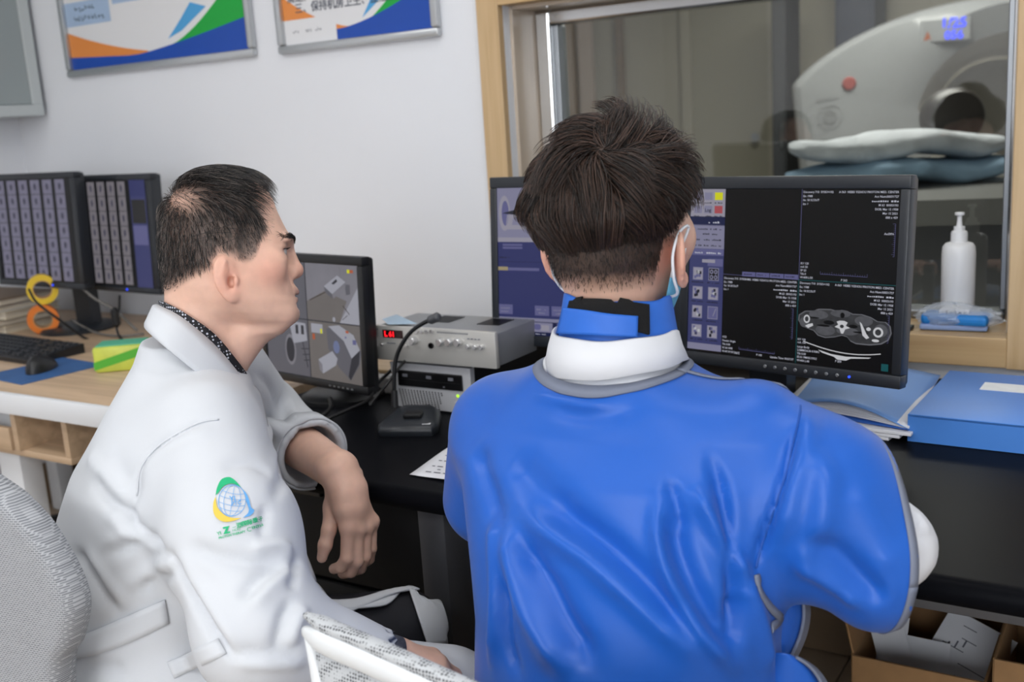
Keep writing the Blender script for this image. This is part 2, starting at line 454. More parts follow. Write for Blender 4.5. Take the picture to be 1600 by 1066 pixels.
# gantry of the scanner: rounded housing with a bore
mat('gantry_white', '#939597', 0.3)
mat('gantry_grey', '#8c8d8f', 0.35)
mat('bore_dark', '#3a3632', 0.4)
mat('gantry_inner', '#b9b6af', 0.4)
gd = 5.6
gl_, gc = at(1240, 200, gd), at(1562, 200, gd)
g = thing('ct_scanner', 'large white ring-shaped scanner with blue digits seen through the window', 'scanner', (gc[0], gc[1]+0.15, FL), math.radians(13))
Rg = float(np.linalg.norm((gl_-gc)[:2]))*1.0
zc = 1.05
n = 64
def g_out(scale=1.0):
    pts = []
    R_ = Rg*scale
    for i in range(n):
        t_ = i/(n-1)
        if t_ < 0.7:                       # arched top, right to left
            x = R_*math.cos(math.pi*t_/0.7)
            z = (1.36+0.385*(1-abs(x/R_)**2.2)**0.8)-FL
            z = 0.95+(z-0.95)*scale
        else:                              # flat sides and foot
            q = (t_-0.7)/0.3
            x = -R_+2*R_*q; z = 0.03
        pts.append((x, z))
    return pts
def ring_loft(rings, name, m, parent, close=True):
    """rings: list of lists of 3D points of equal length"""
    k = len(rings[0]); vs = [p for r in rings for p in r]; fs = []
    for i in range(len(rings)-1):
        for j in range(k):
            fs.append((i*k+j, i*k+(j+1) % k, (i+1)*k+(j+1) % k, (i+1)*k+j))
    return MB().add(vs, fs).build(name, m, parent, smooth=True, auto=40)
def circ(r, y, z0=None):
    z0 = zc if z0 is None else z0
    return [(r*math.cos(2*math.pi*i/n), y, z0+r*math.sin(2*math.pi*i/n)) for i in range(n)]
def gp(scale, y): return [(x, y, z) for x, z in g_out(scale)]
def circ(r, y, z0=None):               # ring points lying under the outline points
    return [(r*math.cos(a), y, zc+r*math.sin(a)) for a in (math.atan2(z-zc, x) for x, z in g_out(1.0))]
ring_loft([gp(0.93, 0.42), gp(1.0, 0.34), gp(1.0, -0.26), gp(0.985, -0.30)], 'housing', 'gantry_white', g)
ring_loft([gp(0.985, -0.30), gp(0.955, -0.335), circ(0.60, -0.37), circ(0.46, -0.32)], 'front_cover', 'gantry_white', g)
ring_loft([circ(0.46, -0.32), circ(0.40, -0.22), circ(0.37, -0.05), circ(0.36, 0.40)], 'bore', 'gantry_inner', g)
ring_loft([circ(0.34, 0.405), circ(0.001, 0.41)], 'bore_end', 'gantry_inner', g)
def gpix(px, py):            # point on the front of the gantry
    r = ray(px, py); Mi = np.array(Matrix.Rotation(-math.radians(13), 3, 'Z')); base = np.array(g.location)
    o = Mi @ (CO-base); d = Mi @ r
    t_ = (-0.345-o[1])/d[1]; return o+d*t_
p = gpix(1487, 46)
emit_mat('led_blue', '#3a4cff', 3.0); emit_mat('led_amber', '#d07040', 0.8)
d = MB(); d.box((p[0]-0.03, p[1]-0.012, p[2]), (0.24, 0.02, 0.12), 0.01); d.build('display', 'gantry_white', g)
d = MB(); add_text(d, '1/25', p[0]-0.055, p[1]-0.024, p[2]+0.008, 0.07, bold=0.03); add_text(d, '056', p[0]-0.035, p[1]-0.024, p[2]-0.048, 0.06, bold=0.03); d.build('display_digits', 'led_blue', g)
MB().poly([(p[0]-0.135, p[1]-0.024, p[2]-0.045), (p[0]-0.095, p[1]-0.024, p[2]-0.045), (p[0]-0.115, p[1]-0.024, p[2])]).build('warning_light', 'led_amber', g)
p = gpix(1327, 131); mat('stop_red', '#9a4a44', 0.4)
MB().lathe([(0.036, 0.01), (0.036, -0.012), (0.028, -0.022), (0, -0.022)], tuple(p), 20, axis='y').build('stop_button', 'stop_red', g)
p = gpix(1297, 182)
d = MB()
for i in range(24):
    a0, a1 = 2*math.pi*i/24, 2*math.pi*(i+1)/24
    for r0, r1 in ((0.058, 0.064), (0.028, 0.036)):
        d.quad(*[(p[0]+r*math.cos(a)+0.0, p[1]-0.006, p[2]+r*math.sin(a)) for r, a in ((r0, a0), (r1, a0), (r1, a1), (r0, a1))])
for k in range(6):
    a = k*math.pi/3; d.quad(*[(p[0]+r*math.cos(a+e), p[1]-0.006, p[2]+r*math.sin(a+e)) for r, e in ((0.01, -.3), (0.03, -.1), (0.03, .1), (0.01, .3))])
d.quad((p[0]-0.08, p[1]-0.006, p[2]+0.09), (p[0]+0.08, p[1]-0.006, p[2]+0.09), (p[0]+0.08, p[1]-0.006, p[2]+0.098), (p[0]-0.08, p[1]-0.006, p[2]+0.098))
d.build('printed_emblem', 'gantry_grey', g)
# dark rounded pad in the bore mouth
# patient table in front of it
tp = at(1425, 300, 3.7)
tb = thing('patient_table', 'grey scanner couch on a slanted pedestal in front of the gantry', 'scanner couch', (tp[0]+0.05, tp[1]+0.35, FL), math.radians(13))
mat('couch_grey', '#84837f', 0.4)
top = MB(); top.prism([(-0.34, 0.86), (0.34, 0.86), (0.38, 0.90), (0.28, 0.935), (-0.28, 0.935), (-0.38, 0.90)], -1.0, 1.2, 'y'); top.build('couch_top', 'couch_grey', tb, auto=30)
MB().prism([(-0.35, 0.86), (0.9, 0.86), (0.65, 0.35), (0.75, 0.0), (-0.5, 0.0), (-0.55, 0.30)], -0.26, 0.26, 'x').build('pedestal', 'gantry_grey', tb)
MB().box((0, 0.1, 0.05), (0.62, 1.5, 0.1), 0.02).build('foot', 'gantry_grey', tb)
# folded quilts on the couch
mat('quilt_white', '#e6ecf3', 0.85, noise=(9, 0.10), bump=(14, 0.5, 0.02))
mat('quilt_blue', '#a9cbe8', 0.85, noise=(7, 0.16), bump=(14, 0.5, 0.02))
def quilt(name, px0, px1, py0, py1, d, m, label, dep=0.42, seed=0):
    a, b = at(px0, (py0+py1)/2, d), at(px1, (py0+py1)/2, d)
    c = (a+b)/2; hw = np.linalg.norm((b-a)[:2])/2; hz = abs(py1-py0)/CAM_F*d/2
    yaw = math.atan2(b[1]-a[1], b[0]-a[0])
    nu, nv = 40, 20; vs = []; fs = []
    for i in range(nu+1):
        u = -1+2*i/nu
        for j in range(nv):
            an = 2*math.pi*j/nv
            cx, cz = math.cos(an), math.sin(an)
            e = (1-abs(u)**5)**0.4 if abs(u) < 1 else 0.0
            wv = 1+0.06*math.sin(7*u+seed+2*an)+0.04*math.sin(17*u+3*seed)
            vs.append((u*hw, dep/2*math.copysign(abs(cx)**0.6, cx)*(0.25+0.75*e)*wv, hz*math.copysign(abs(cz)**0.7, cz)*e*wv+0.012*math.sin(5*u+seed)))
    for i in range(nu):
        for j in range(nv):
            fs.append((i*nv+j, i*nv+(j+1) % nv, (i+1)*nv+(j+1) % nv, (i+1)*nv+j))
    o = MB().add(vs, fs).build(name, m, None, smooth=True)
    o.location = tuple(c); o.rotation_euler = (0, 0, yaw)
    return tag(o, label, 'quilt', 'quilts folded on the scanner couch')
quilt('folded_quilt', 1240, 1552, 208, 246, 3.72, 'quilt_white', 'white quilt with a blue seam, uppermost on the scanner couch', 0.44, 1)
quilt('folded_quilt', 1236, 1562, 248, 282, 3.70, 'quilt_blue', 'pale blue quilt folded under the white one on the couch', 0.46, 2.4)
quilt('folded_quilt', 1300, 1560, 284, 318, 3.72, 'quilt_white', 'grey-white quilt at the bottom of the couch pile', 0.42, 4)
q0 = at(1250, 226, 3.50); q1 = at(1545, 224, 3.50)
hp = at(1487, 183, 3.9)
hr = MB().lathe([(0, 0.0), (0.09, 0.004), (0.105, 0.03), (0.105, 0.12), (0.09, 0.15), (0, 0.155)], (0, -0.077, 0), 32, axis='y').build('head_cushion', 'bore_dark', None, auto=40)
hr.location = tuple(hp); hr.rotation_euler = (0, 0, math.radians(30)); tag(hr, 'dark round head cushion standing on the quilts before the bore', 'cushion')
# ================================================================== desks
DZ = 0.73
dk = thing('black_desk', 'long black laminate desk with grey steel legs under the window', 'desk', (-0.3, 1.7, FL))
def L(p, o):                       # world -> local of an unrotated thing
    q = o.location; return (p[0]-q[0], p[1]-q[1], p[2]-q[2])
def lbox(o, name, x0, x1, y0, y1, z0, z1, m, bev=0.003, seg=2):
    c = L(((x0+x1)/2, (y0+y1)/2, (z0+z1)/2), o)
    return MB().box(c, (x1-x0, y1-y0, z1-z0), bev, seg=seg).build(name, m, o, auto=35)
# worktop with a rounded front edge
prof = [(2.19, 0.73), (2.19, 0.698)]+arc(1.258, 0.712, 0.018, 230, 100, 6)+[(1.262, 0.73)]
top = MB().prism([(a-1.7, b-FL) for a, b in prof], -1.62+0.3, 1.25+0.3, 'x').build('worktop', 'black_laminate', dk, auto=40)
lx0, lx1 = ony(660, 900, 1.29)[0], ony(700, 900, 1.29)[0]
lbox(dk, 'leg', lx0, lx1, 1.29, 1.365, FL, 0.698, 'dark_metal')
lbox(dk, 'leg', lx0, lx1, 2.05, 2.12, FL, 0.698, 'dark_metal')
lbox(dk, 'leg', 0.02, 0.075, 1.29, 1.365, FL, 0.698, 'dark_metal')
lbox(dk, 'leg', 0.02, 0.075, 2.05, 2.12, FL, 0.698, 'dark_metal')
lbox(dk, 'apron', lx1, 0.02, 1.31, 1.335, 0.655, 0.697, 'dark_metal')
lbox(dk, 'foot_bar', lx0, lx1, 1.365, 2.05, FL, FL+0.05, 'dark_metal')
lbox(dk, 'foot_bar', 0.02, 0.075, 1.365, 2.05, FL, FL+0.05, 'dark_metal')
# black drawer unit below the left end
pc = thing('pedestal_cabinet', 'black drawer cabinet in the shade below the left end of the black desk', 'cabinet', (-1.30, 1.66, FL))
lbox(pc, 'body', -1.60, -1.035, 1.34, 2.05, FL+0.02, 0.690, 'black_matte')
for k in range(3):
    z0 = FL+0.04+0.205*k
    d = lbox(pc, 'drawer', -1.59, -1.045, 1.322, 1.338, z0, z0+0.195, 'black_matte')
    MB().box(L((-1.3175, 1.316, z0+0.165), pc), (0.12, 0.012, 0.012), 0.004).build('handle', 'black_plastic', d)
# light wooden desk further left
wd = thing('wooden_desk', 'light oak desk with a thick white edge in the left corner', 'desk', (-2.5, 1.8, FL))
WX1 = -1.64
lbox(wd, 'worktop', -3.36, WX1, 1.40, 2.235, 0.705, 0.742, 'oak_desk', 0.002)
lbox(wd, 'front_edge', -3.36, WX1, 1.385, 1.402, 0.692, 0.7425, 'white_laminate', 0.004)
lbox(wd, 'leg', -2.49, -2.40, 1.46, 1.52, FL, 0.705, 'white_laminate')
lbox(wd, 'leg', -1.75, -1.69, 1.46, 1.52, FL, 0.705, 'white_laminate')
lbox(wd, 'leg', -1.75, -1.69, 2.10, 2.16, FL, 0.705, 'white_laminate')
lbox(wd, 'leg', -3.30, -3.24, 2.10, 2.16, FL, 0.705, 'white_laminate')
lbox(wd, 'back_panel', -3.30, -1.75, 2.03, 2.05, 0.33, 0.705, 'oak_desk')
sh = lbox(wd, 'shelf', -3.2, -2.13, 1.42, 1.80, 0.575, 0.592, 'oak_desk', 0.002)
lbox(wd, 'shelf_side', -2.15, -2.13, 1.42, 1.80, 0.592, 0.704, 'oak_desk', 0.002)
lbox(wd, 'shelf_divider', -2.33, -2.31, 1.41, 1.80, 0.592, 0.704, 'oak_desk', 0.002)
lbox(wd, 'drawer_front', -3.0, -2.335, 1.405, 1.418, 0.592, 0.648, 'oak_desk', 0.002)
mat('book_navy', '#1d1f48', 0.5); mat('book_black', '#141416', 0.5)
for k, (z, mm, lb) in enumerate(((0.592, 'book_navy', 'dark blue book lying in the shelf below the oak desk'), (0.622, 'book_black', 'black book, topmost in the shelf below the oak desk'))):
    t = thing('book', lb, 'book', (-2.62, 1.62, z), 0, 'books in the desk shelf')
    MB().box((0, 0, 0.014), (0.26, 0.19, 0.022)).build('pages', 'paper_white', t)
    c = MB().box((0, 0, 0.0015), (0.27, 0.2, 0.003)).box((0, 0, 0.0265), (0.27, 0.2, 0.003)).box((0, -0.099, 0.014), (0.27, 0.003, 0.026)); c.build('cover', mm, t)

# ================================================================== screens
emit_mat('ui_blue', '#464a7e', 0.62); emit_mat('ui_blue2', '#3a3f78', 0.6); emit_mat('ui_light', '#8b8aa6', 0.75); emit_mat('ui_pale', '#9c99a8', 0.8)
emit_mat('ui_mid', '#6a6a9a', 0.7); emit_mat('ui_dark', '#1c2452', 0.6); emit_mat('ui_text', '#c8cad8', 0.8); emit_mat('ui_ink', '#2a2c3c', 0.5)
emit_mat('ui_white', '#c9cbd0', 0.75); emit_mat('ui_yellow', '#c8c818', 1.0); emit_mat('ui_red', '#b05058', 0.8); emit_mat('ui_beige', '#a89a78', 0.75)
emit_mat('ui_teal', '#1b6a70', 0.5); emit_mat('ct_tissue', '#3c3d40', 0.75, noise=(90, 0.25)); emit_mat('ct_muscle', '#5a5b60', 0.75, noise=(120, 0.15)); emit_mat('ct_skin', '#6d6e74', 0.8)
emit_mat('ct_bone', '#c9cace', 0.9); emit_mat('ct_black', '#040405', 0.5); emit_mat('led_dot_blue', '#3050ff', 2.0)
emit_mat('slice_col', '#86839a', 0.62, noise=(60, 0.10)); emit_mat('slice_mark', '#55546a', 0.5, noise=(200, .3)); emit_mat('slice_col2', '#8c878e', 0.62, noise=(60, 0.1)); emit_mat('screen_dim', '#16181c', 0.35)
emit_mat('cam_wall', '#9a98a2', 0.55, noise=(14, 0.08)); emit_mat('cam_floor', '#86807e', 0.55, noise=(10, 0.08)); emit_mat('cam_white', '#b9bac6', 0.62); emit_mat('cam_shadow', '#3c3c46', 0.5); emit_mat('cam_mid', '#75747e', 0.55)
emit_mat('cam_brown', '#4a3a36', 0.5); emit_mat('cam_blue', '#7f8ab4', 0.6); emit_mat('cam_orange', '#c0603a', 0.7)

class Scr:
    """draws flat print on a screen; u,v run 0..1 from the top left corner"""
    def __init__(s, w, h):
        s.w, s.h, s.mb, s.k = w, h, MB(), 0
    def P(s, u, v, lay): return (-s.w/2+u*s.w, -0.0004-0.00025*lay, s.h/2-v*s.h)
    def rect(s, u0, v0, u1, v1, m, lay=1):
        s.mb.quad(s.P(u0, v1, lay), s.P(u1, v1, lay), s.P(u1, v0, lay), s.P(u0, v0, lay), m)
    def poly(s, pts, m, lay=1):
        s.mb.poly([s.P(u, v, lay) for u, v in pts], m)
    def line(s, u0, v0, u1, v1, w, m, lay=1):
        a, b = np.array([u0*s.w, v0*s.h]), np.array([u1*s.w, v1*s.h]); t = b-a; t = t/np.linalg.norm(t); nn = np.array([-t[1], t[0]])*w*s.w/2
        q = [a+nn, b+nn, b-nn, a-nn]
        s.mb.poly([s.P(p[0]/s.w, p[1]/s.h, lay) for p in q], m)
    def text(s, t, u, v, size, m='ui_text', align='LEFT', bold=0.015, lay=3):
        vs, fs = text_geo(t, size*s.h, align, bold)
        o = s.P(u, v, lay)
        if fs: s.mb.add([(o[0]+x, o[1], o[2]+z) for x, _, z in vs], fs, m)
    def ell(s, u, v, ru, rv, m, lay=2, n=20, a=0.0):
        s.poly([(u+ru*math.cos(2*math.pi*i/n+a), v+rv*math.sin(2*math.pi*i/n+a)) for i in range(n)], m, lay)
    def marks(s, u0, v, u1, size, m, lay=3, seed=0):
        """a row of illegible small glyphs"""
        r = random.Random(seed); u = u0
        while u < u1:
            ww = size*r.uniform(0.35, 0.8)*s.h/s.w
            if r.random() > 0.15: s.rect(u, v-size*r.uniform(.5, 1)*0.6, min(u+ww, u1), v, m, lay)
            u += ww+size*0.22*s.h/s.w
    def build(s, parent, name='screen_image'):
        return s.mb.build(name, None, parent)

def monitor(name, label, loc, rotz, w, h, dep, bez, tilt, zc, group=None, frame='charcoal_plastic', stand='column', neck_y=0.06, base_r=0.11, stand_x=0.0):
    """local: faces -y, origin on the desk under the middle of the panel; zc = centre height of the panel"""
    t = thing(name, label, 'monitor', loc, rotz, group)
    Tm = Matrix.Translation((0, 0, zc)) @ Matrix.Rotation(math.radians(-tilt), 4, 'X')
    f = MB()
    bl, bt = bez
    for c, d in (((0, 0, h/2-bt/2), (w, dep*0.5, bt)), ((0, 0, -h/2+bt/2), (w, dep*0.5, bt)), ((-w/2+bl/2, 0, 0), (bl, dep*0.5, h-2*bt)), ((w/2-bl/2, 0, 0), (bl, dep*0.5, h-2*bt))):
        f.box((c[0], dep*0.25, c[2]), d, 0.0025, T=Tm)
    f.build('bezel', frame, t, auto=35)
    MB().box((0, dep*0.5, 0), (w-0.004, dep*0.55, h-0.004), 0.006, T=Tm).box((0, dep*0.9, -0.02), (w*0.6, dep*0.5, h*0.6), 0.01, T=Tm).build('back_shell', frame, t, auto=35)
    scn = MB().box((0, 0.004+0.0015, 0), (w-2*bl, 0.003, h-2*bt), 0.0, T=Tm).build('screen', 'screen_black', t)
    if stand == 'column':
        MB().prism([(stand_x-0.04, neck_y+0.02), (stand_x+0.04, neck_y+0.02), (stand_x+0.04, neck_y+0.055), (stand_x-0.04, neck_y+0.055)], 0.01, zc+0.02).build('stand_column', frame, t)
        MB().lathe([(0, 0), (base_r, 0), (base_r, 0.008), (base_r-0.01, 0.014), (0.03, 0.018), (0, 0.018)], (stand_x, neck_y, 0.0), 32).build('stand_base', frame, t, auto=40)
    return t, scn, Tm
def screen_image(sobj, Tm, S, name='screen_image'):
    o = S.build(sobj, name)
    o.matrix_local = Tm @ Matrix.Translation((0, 0.004, 0))
    return o

# ---- big monitor showing four black viewports (right) -------------------------------------------
mw, mh = 0.418, 0.338
sw, sh_ = mw-0.032, mh-0.044
BJ, BR = np.array([-0.762, 1.785]), np.array([-0.350, 1.705])
bc = (BJ+BR)/2; brot = math.atan2(BR[1]-BJ[1], BR[0]-BJ[0])
tB, scB, TB = monitor('wide_monitor', 'large black-framed monitor showing a grey body slice, beside the face mask', (bc[0], bc[1], DZ), brot, mw, mh, 0.05, (0.016, 0.022), 5.5, 1.005-DZ, 'twin monitors on the black desk', neck_y=0.14, base_r=0.06, stand_x=-0.125)
S = Scr(sw, sh_)
PU, DU, DV = 0.185, 0.565, 0.515
S.rect(0, 0, PU, 0.985, 'ui_blue'); S.rect(0, 0, PU, 0.165, 'ui_pale', 2); S.rect(0, 0.165, PU, 0.22, 'ui_dark', 2); S.rect(0, 0.215, PU, 0.36, 'ui_light', 2); S.rect(0, 0.362, PU, 0.40, 'ui_mid', 2)
S.rect(0, 0.945, PU, 0.985, 'ui_light', 2)
for i in range(3):
    for j in range(2):
        u = 0.02+0.055*i; v = 0.02+0.08*j
        S.rect(u, v, u+0.042, v+0.045, {(2, 0): 'ui_yellow', (2, 1): 'ui_red'}.get((i, j), 'ui_light'), 4)
        S.marks(u, v+0.066, u+0.04, 0.014, 'ui_ink', 4, seed=i*3+j)
S.text('Log', 0.078, 0.136, 0.03, 'ui_ink', lay=5)
S.marks(0.10, 0.205, 0.16, 0.02, 'ui_text', 4, 8); S.marks(0.02, 0.245, 0.17, 0.016, 'ui_ink', 4, 9); S.marks(0.07, 0.275, 0.15, 0.016, 'ui_ink', 4, 10); S.marks(0.03, 0.31, 0.17, 0.016, 'ui_ink', 4, 11); S.marks(0.03, 0.345, 0.17, 0.016, 'ui_ink', 4, 12); S.marks(0.03, 0.39, 0.17, 0.016, 'ui_text', 4, 13)
S.rect(0.1, 0.42, PU-0.004, 0.465, 'ui_mid', 2); S.rect(0.07, 0.425, 0.14, 0.445, 'ui_pale', 3)
for i in range(2):
    for j in range(4):
        u = 0.022+0.085*i; v = 0.475+0.118*j
        S.rect(u, v, u+0.055, v+0.078, 'ui_light', 3); S.rect(u+0.004, v+0.005, u+0.051, v+0.073, 'ct_black' if (i, j) == (1, 0) else ('ui_mid' if (i, j) == (1, 2) else 'ui_pale'), 4)
        if (i, j) == (1, 0):
            for a in range(2):
                for b in range(2): S.ell(u+0.017+0.022*a, v+0.024+0.033*b, 0.009, 0.014, 'ui_light', 5); S.ell(u+0.017+0.022*a, v+0.024+0.033*b, 0.004, 0.008, 'ui_ink', 6)
        elif (i, j) != (1, 2):
            r = random.Random(i*5+j)
            for q in range(6):
                a, b = u+0.006+r.random()*0.03, v+0.008+r.random()*0.045; S.rect(a, b, a+0.012, b+0.018, r.choice(['ui_ink', 'ui_mid', 'ui_white']), 5)
        else:
            S.line(u+0.045, v+0.012, u+0.03, v+0.06, 0.003, 'ui_pale', 5)
        S.marks(u-0.005, v+0.096, u+0.06, 0.014, 'ui_ink', 4, seed=20+i*3+j)
S.rect(PU, 0, 1, 1, 'ct_black', 0)
S.line(DU, 0, DU, DV, 0.002, 'ui_mid', 2); S.line(DU, DV, DU, 1, 0.003, 'ui_teal', 2); S.line(DU, DV, 1, DV, 0.003, 'ui_teal', 2); S.line(PU, 0.508, DU, 0.515, 0.0015, 'ui_mid', 2)
for i in range(4): S.rect(0.285+0.07*i, 0.487, 0.285+0.07*i+0.067, 0.514, 'ui_mid', 3); S.marks(0.293+0.07*i, 0.504, 0.335+0.07*i, 0.014, 'ui_ink', 4, i)
ts = 0.0165
def vp_text(u0, u1, v0, full=True):
    S.text('Discovery 710  SYSID=102', u0+0.006, v0+0.022, ts)
    for k, t in enumerate(('Ex: 1988', 'Se: 18 SCOUT', 'Im: 1')): S.text(t, u0+0.006, v0+0.045+0.022*k, ts)
    S.text('A 063  HEBEI YIZHOU PROTON MED. CENTER', u1-0.008, v0+0.022, ts, align='RIGHT')
    S.text('Acc Num:00031727', u1-0.008, v0+0.046, ts, align='RIGHT')
    S.marks(u1-0.12, v0+0.070, u1-0.008, ts, 'ui_text', 3, 3)
    for k, t in enumerate(('M 63  00003193', 'DOB: Mar 15 1958', 'Mar 15 2021', '888 x 459')): S.text(t, u1-0.008, v0+0.092+0.022*k, ts, align='RIGHT')
vp_text(DU, 1.0, 0.0); vp_text(PU, DU, 0.515); vp_text(DU, 1.0, 0.515)
S.text('Ax:DFA', 0.98, 0.245, ts, align='RIGHT')
for k, t in enumerate(('KV 120', 'mA 50', 'SP 55', 'Tilt 0', 'W:400 L:50')): S.text(t, DU+0.006, 0.425+0.020*k, ts)
for k, t in enumerate(('STD', 'Feeder: Single', 'Tilt 0.00', 'W 60 XRE', 'W:40 W:50 [dg/s]')): S.text(t, PU+0.006, 0.895+0.022*k, ts)
S.text('Uptake Time: 00:57.07', DU-0.01, 0.985, ts, align='RIGHT'); S.text('P 100', 0.37, 0.982, ts); S.text('P 263', 0.76, 0.508, ts)
for k, t in enumerate(('Large Body', '2.5MM/24.36 0.938:1', 'Tilt 0.00', '05:51 PM/05/19/21', 'W:400 L:40')): S.text(t, DU+0.006, 0.905+0.020*k, ts)
S.text('KV 120', DU+0.006, 0.862, ts); S.text('mA 150', DU+0.006, 0.88, ts); S.text('P 250', 0.75, 0.965, ts)
def ruler(u0, v0, u1, v1, n):
    for k in range(n+1):
        f = k/n; u, v = u0+(u1-u0)*f, v0+(v1-v0)*f
        L_ = 0.012 if k % 5 == 0 else 0.007
        if abs(u1-u0) > abs(v1-v0): S.line(u, v, u, v-L_*1.3, 0.0012, 'ui_mid', 3)
        else: S.line(u, v, u-L_, v, 0.0012, 'ui_mid', 3)
    S.line(u0, v0, u1, v1, 0.0015, 'ui_mid', 3)
ruler(0.665, 0.475, 0.875, 0.478, 20); ruler(0.985, 0.185, 0.985, 0.36, 16); ruler(0.545, 0.685, 0.545, 0.86, 16); ruler(0.28, 0.955, 0.46, 0.96, 20); ruler(0.978, 0.68, 0.978, 0.83, 12)
# the slice through the shoulders
body = [(0.572, 0.715), (0.60, 0.690), (0.64, 0.685), (0.665, 0.672), (0.72, 0.668), (0.745, 0.675), (0.77, 0.668), (0.795, 0.672), (0.82, 0.685), (0.86, 0.683), (0.90, 0.695), (0.93, 0.715), (0.965, 0.715), (0.985, 0.735), (0.992, 0.775), (0.98, 0.815), (0.95, 0.84), (0.90, 0.852), (0.84, 0.852), (0.815, 0.84), (0.80, 0.818), (0.775, 0.812), (0.745, 0.825), (0.70, 0.835), (0.665, 0.825), (0.645, 0.80), (0.615, 0.79), (0.585, 0.775), (0.570, 0.745)]
S.poly(body, 'ct_skin', 2)
cx, cy = 0.775, 0.755
S.poly([(cx+(u-cx)*0.975, cy+(v-cy)*0.93) for u, v in body], 'ct_tissue', 3)
for u, v, a, b in ((0.665, 0.705, 0.045, 0.025), (0.87, 0.72, 0.04, 0.028), (0.70, 0.79, 0.045, 0.03), (0.60, 0.755, 0.022, 0.030), (0.945, 0.765, 0.03, 0.035), (0.80, 0.785, 0.05, 0.022), (0.765, 0.69, 0.045, 0.02)):
    S.ell(u, v, a, b, 'ct_muscle', 4)
for u, v, a, b in ((0.715, 0.745, 0.025, 0.012), (0.825, 0.755, 0.02, 0.010), (0.69, 0.765, 0.03, 0.006), (0.86, 0.785, 0.035, 0.005), (0.64, 0.725, 0.03, 0.005)): S.ell(u, v, a, b, 'ct_black', 5)
S.ell(0.775, 0.698, 0.010, 0.016, 'ct_black', 6)
S.poly([(0.75, 0.735), (0.765, 0.728), (0.785, 0.728), (0.80, 0.736), (0.792, 0.755), (0.812, 0.765), (0.79, 0.775), (0.782, 0.80), (0.772, 0.80), (0.765, 0.775), (0.742, 0.766), (0.758, 0.752)], 'ct_bone', 6); S.ell(0.775, 0.760, 0.009, 0.010, 'ct_tissue', 7)
for u, v, a, b in ((0.612, 0.735, 0.015, 0.024), (0.935, 0.775, 0.022, 0.028)):
    S.ell(u, v, a, b, 'ct_bone', 6); S.ell(u, v, a*0.6, b*0.62, 'ct_tissue', 7)
S.poly([(0.853, 0.725), (0.862, 0.735), (0.885, 0.79), (0.898, 0.81), (0.885, 0.818), (0.868, 0.80)], 'ct_bone', 6)
S.poly([(0.605, 0.775), (0.622, 0.763), (0.64, 0.757), (0.643, 0.77), (0.62, 0.787)], 'ct_bone', 6)
S.ell(0.893, 0.762, 0.010, 0.010, 'ct_bone', 6); S.ell(0.925, 0.822, 0.016, 0.008, 'ct_bone', 6)
cr = [(0.60+0.35*i/14, 0.858+0.052*math.sin(math.pi*(0.05+0.72*i/14))) for i in range(15)]
for a, b in zip(cr[:-1], cr[1:]): S.line(*a, *b, 0.004, 'ct_bone', 5)
S.poly([(0.67, 0.905), (0.73, 0.922), (0.80, 0.928), (0.91, 0.918), (0.90, 0.925), (0.82, 0.936), (0.80, 0.95), (0.76, 0.95), (0.745, 0.936), (0.69, 0.92)], 'ct_bone', 5)
S.rect(0.955, 0.945, 0.985, 0.985, 'ui_teal', 4)
screen_image(scB, TB, S)
d = MB()
for i in range(8):
    d.lathe([(0.0032, 0), (0.0032, -0.0015), (0.0024, -0.002), (0, -0.002)], (-0.03+0.019*i, 0.0, -mh/2+0.011), 10, axis='y', T=TB)
d.build('button_row', 'steel_dull', tB)
d = MB().lathe([(0.0022, 0), (0.0022, -0.0018), (0, -0.0018)], (0.124, 0, -mh/2+0.011), 8, axis='y', T=TB); d.build('power_light', 'led_dot_blue', tB)

# ---- big monitor with violet operating page (left) ---------------------------------------------
ac = (-1.176+mw/2, 1.785)
tA, scA, TA = monitor('wide_monitor', 'large black-framed monitor with a violet operating page behind the dark-haired head', (ac[0], ac[1], DZ), 0.0, mw, mh, 0.05, (0.016, 0.022), 5.0, 1.014-DZ, 'twin monitors on the black desk', neck_y=0.14, base_r=0.10)
S = Scr(sw, sh_)
S.rect(0, 0, 1, 1, 'ui_blue2', 0); S.rect(0, 0, 1, 0.36, 'ui_light', 1); S.rect(0.0, 0.335, 1, 0.365, 'ui_pale', 2)
S.ell(0.045, 0.17, 0.035, 0.12, 'ui_pale', 3); S.ell(0.05, 0.17, 0.022, 0.085, 'ui_mid', 4); S.poly([(0.03, 0.17), (0.10, 0.15), (0.40, 0.16), (0.40, 0.175), (0.1, 0.18)], 'ui_ink', 5); S.poly([(0.06, 0.18), (0.38, 0.18), (0.34, 0.28), (0.05, 0.28)], 'ui_pale', 4); S.poly([(0.10, 0.20), (0.3, 0.2), (0.27, 0.25), (0.09, 0.25)], 'ui_light', 5)
for k in range(2): S.rect(0.03, 0.378+0.02*k, 0.15, 0.392+0.02*k, 'ui_mid', 2)
S.marks(0.01, 0.475, 0.07, 0.015, 'ui_ink', 3, 5); S.line(0, 0.50, 1, 0.50, 0.002, 'ui_dark', 2); S.rect(0, 0.535, 0.06, 0.56, 'ui_beige', 3); S.rect(0.06, 0.54, 0.25, 0.56, 'ui_mid', 2)
for u in (0.0, 0.22, 0.32, 0.42):
    S.rect(u, 0.795, u+0.085, 0.862, 'ui_mid', 2); S.marks(u+0.012, 0.825, u+0.07, 0.016, 'ui_light', 3, int(u*50)); S.marks(u+0.012, 0.848, u+0.06, 0.016, 'ui_light', 3, int(u*70))
S.rect(0, 0.882, 1, 0.905, 'ui_light', 2); S.rect(0, 0.905, 1, 1, 'ui_dark', 2)
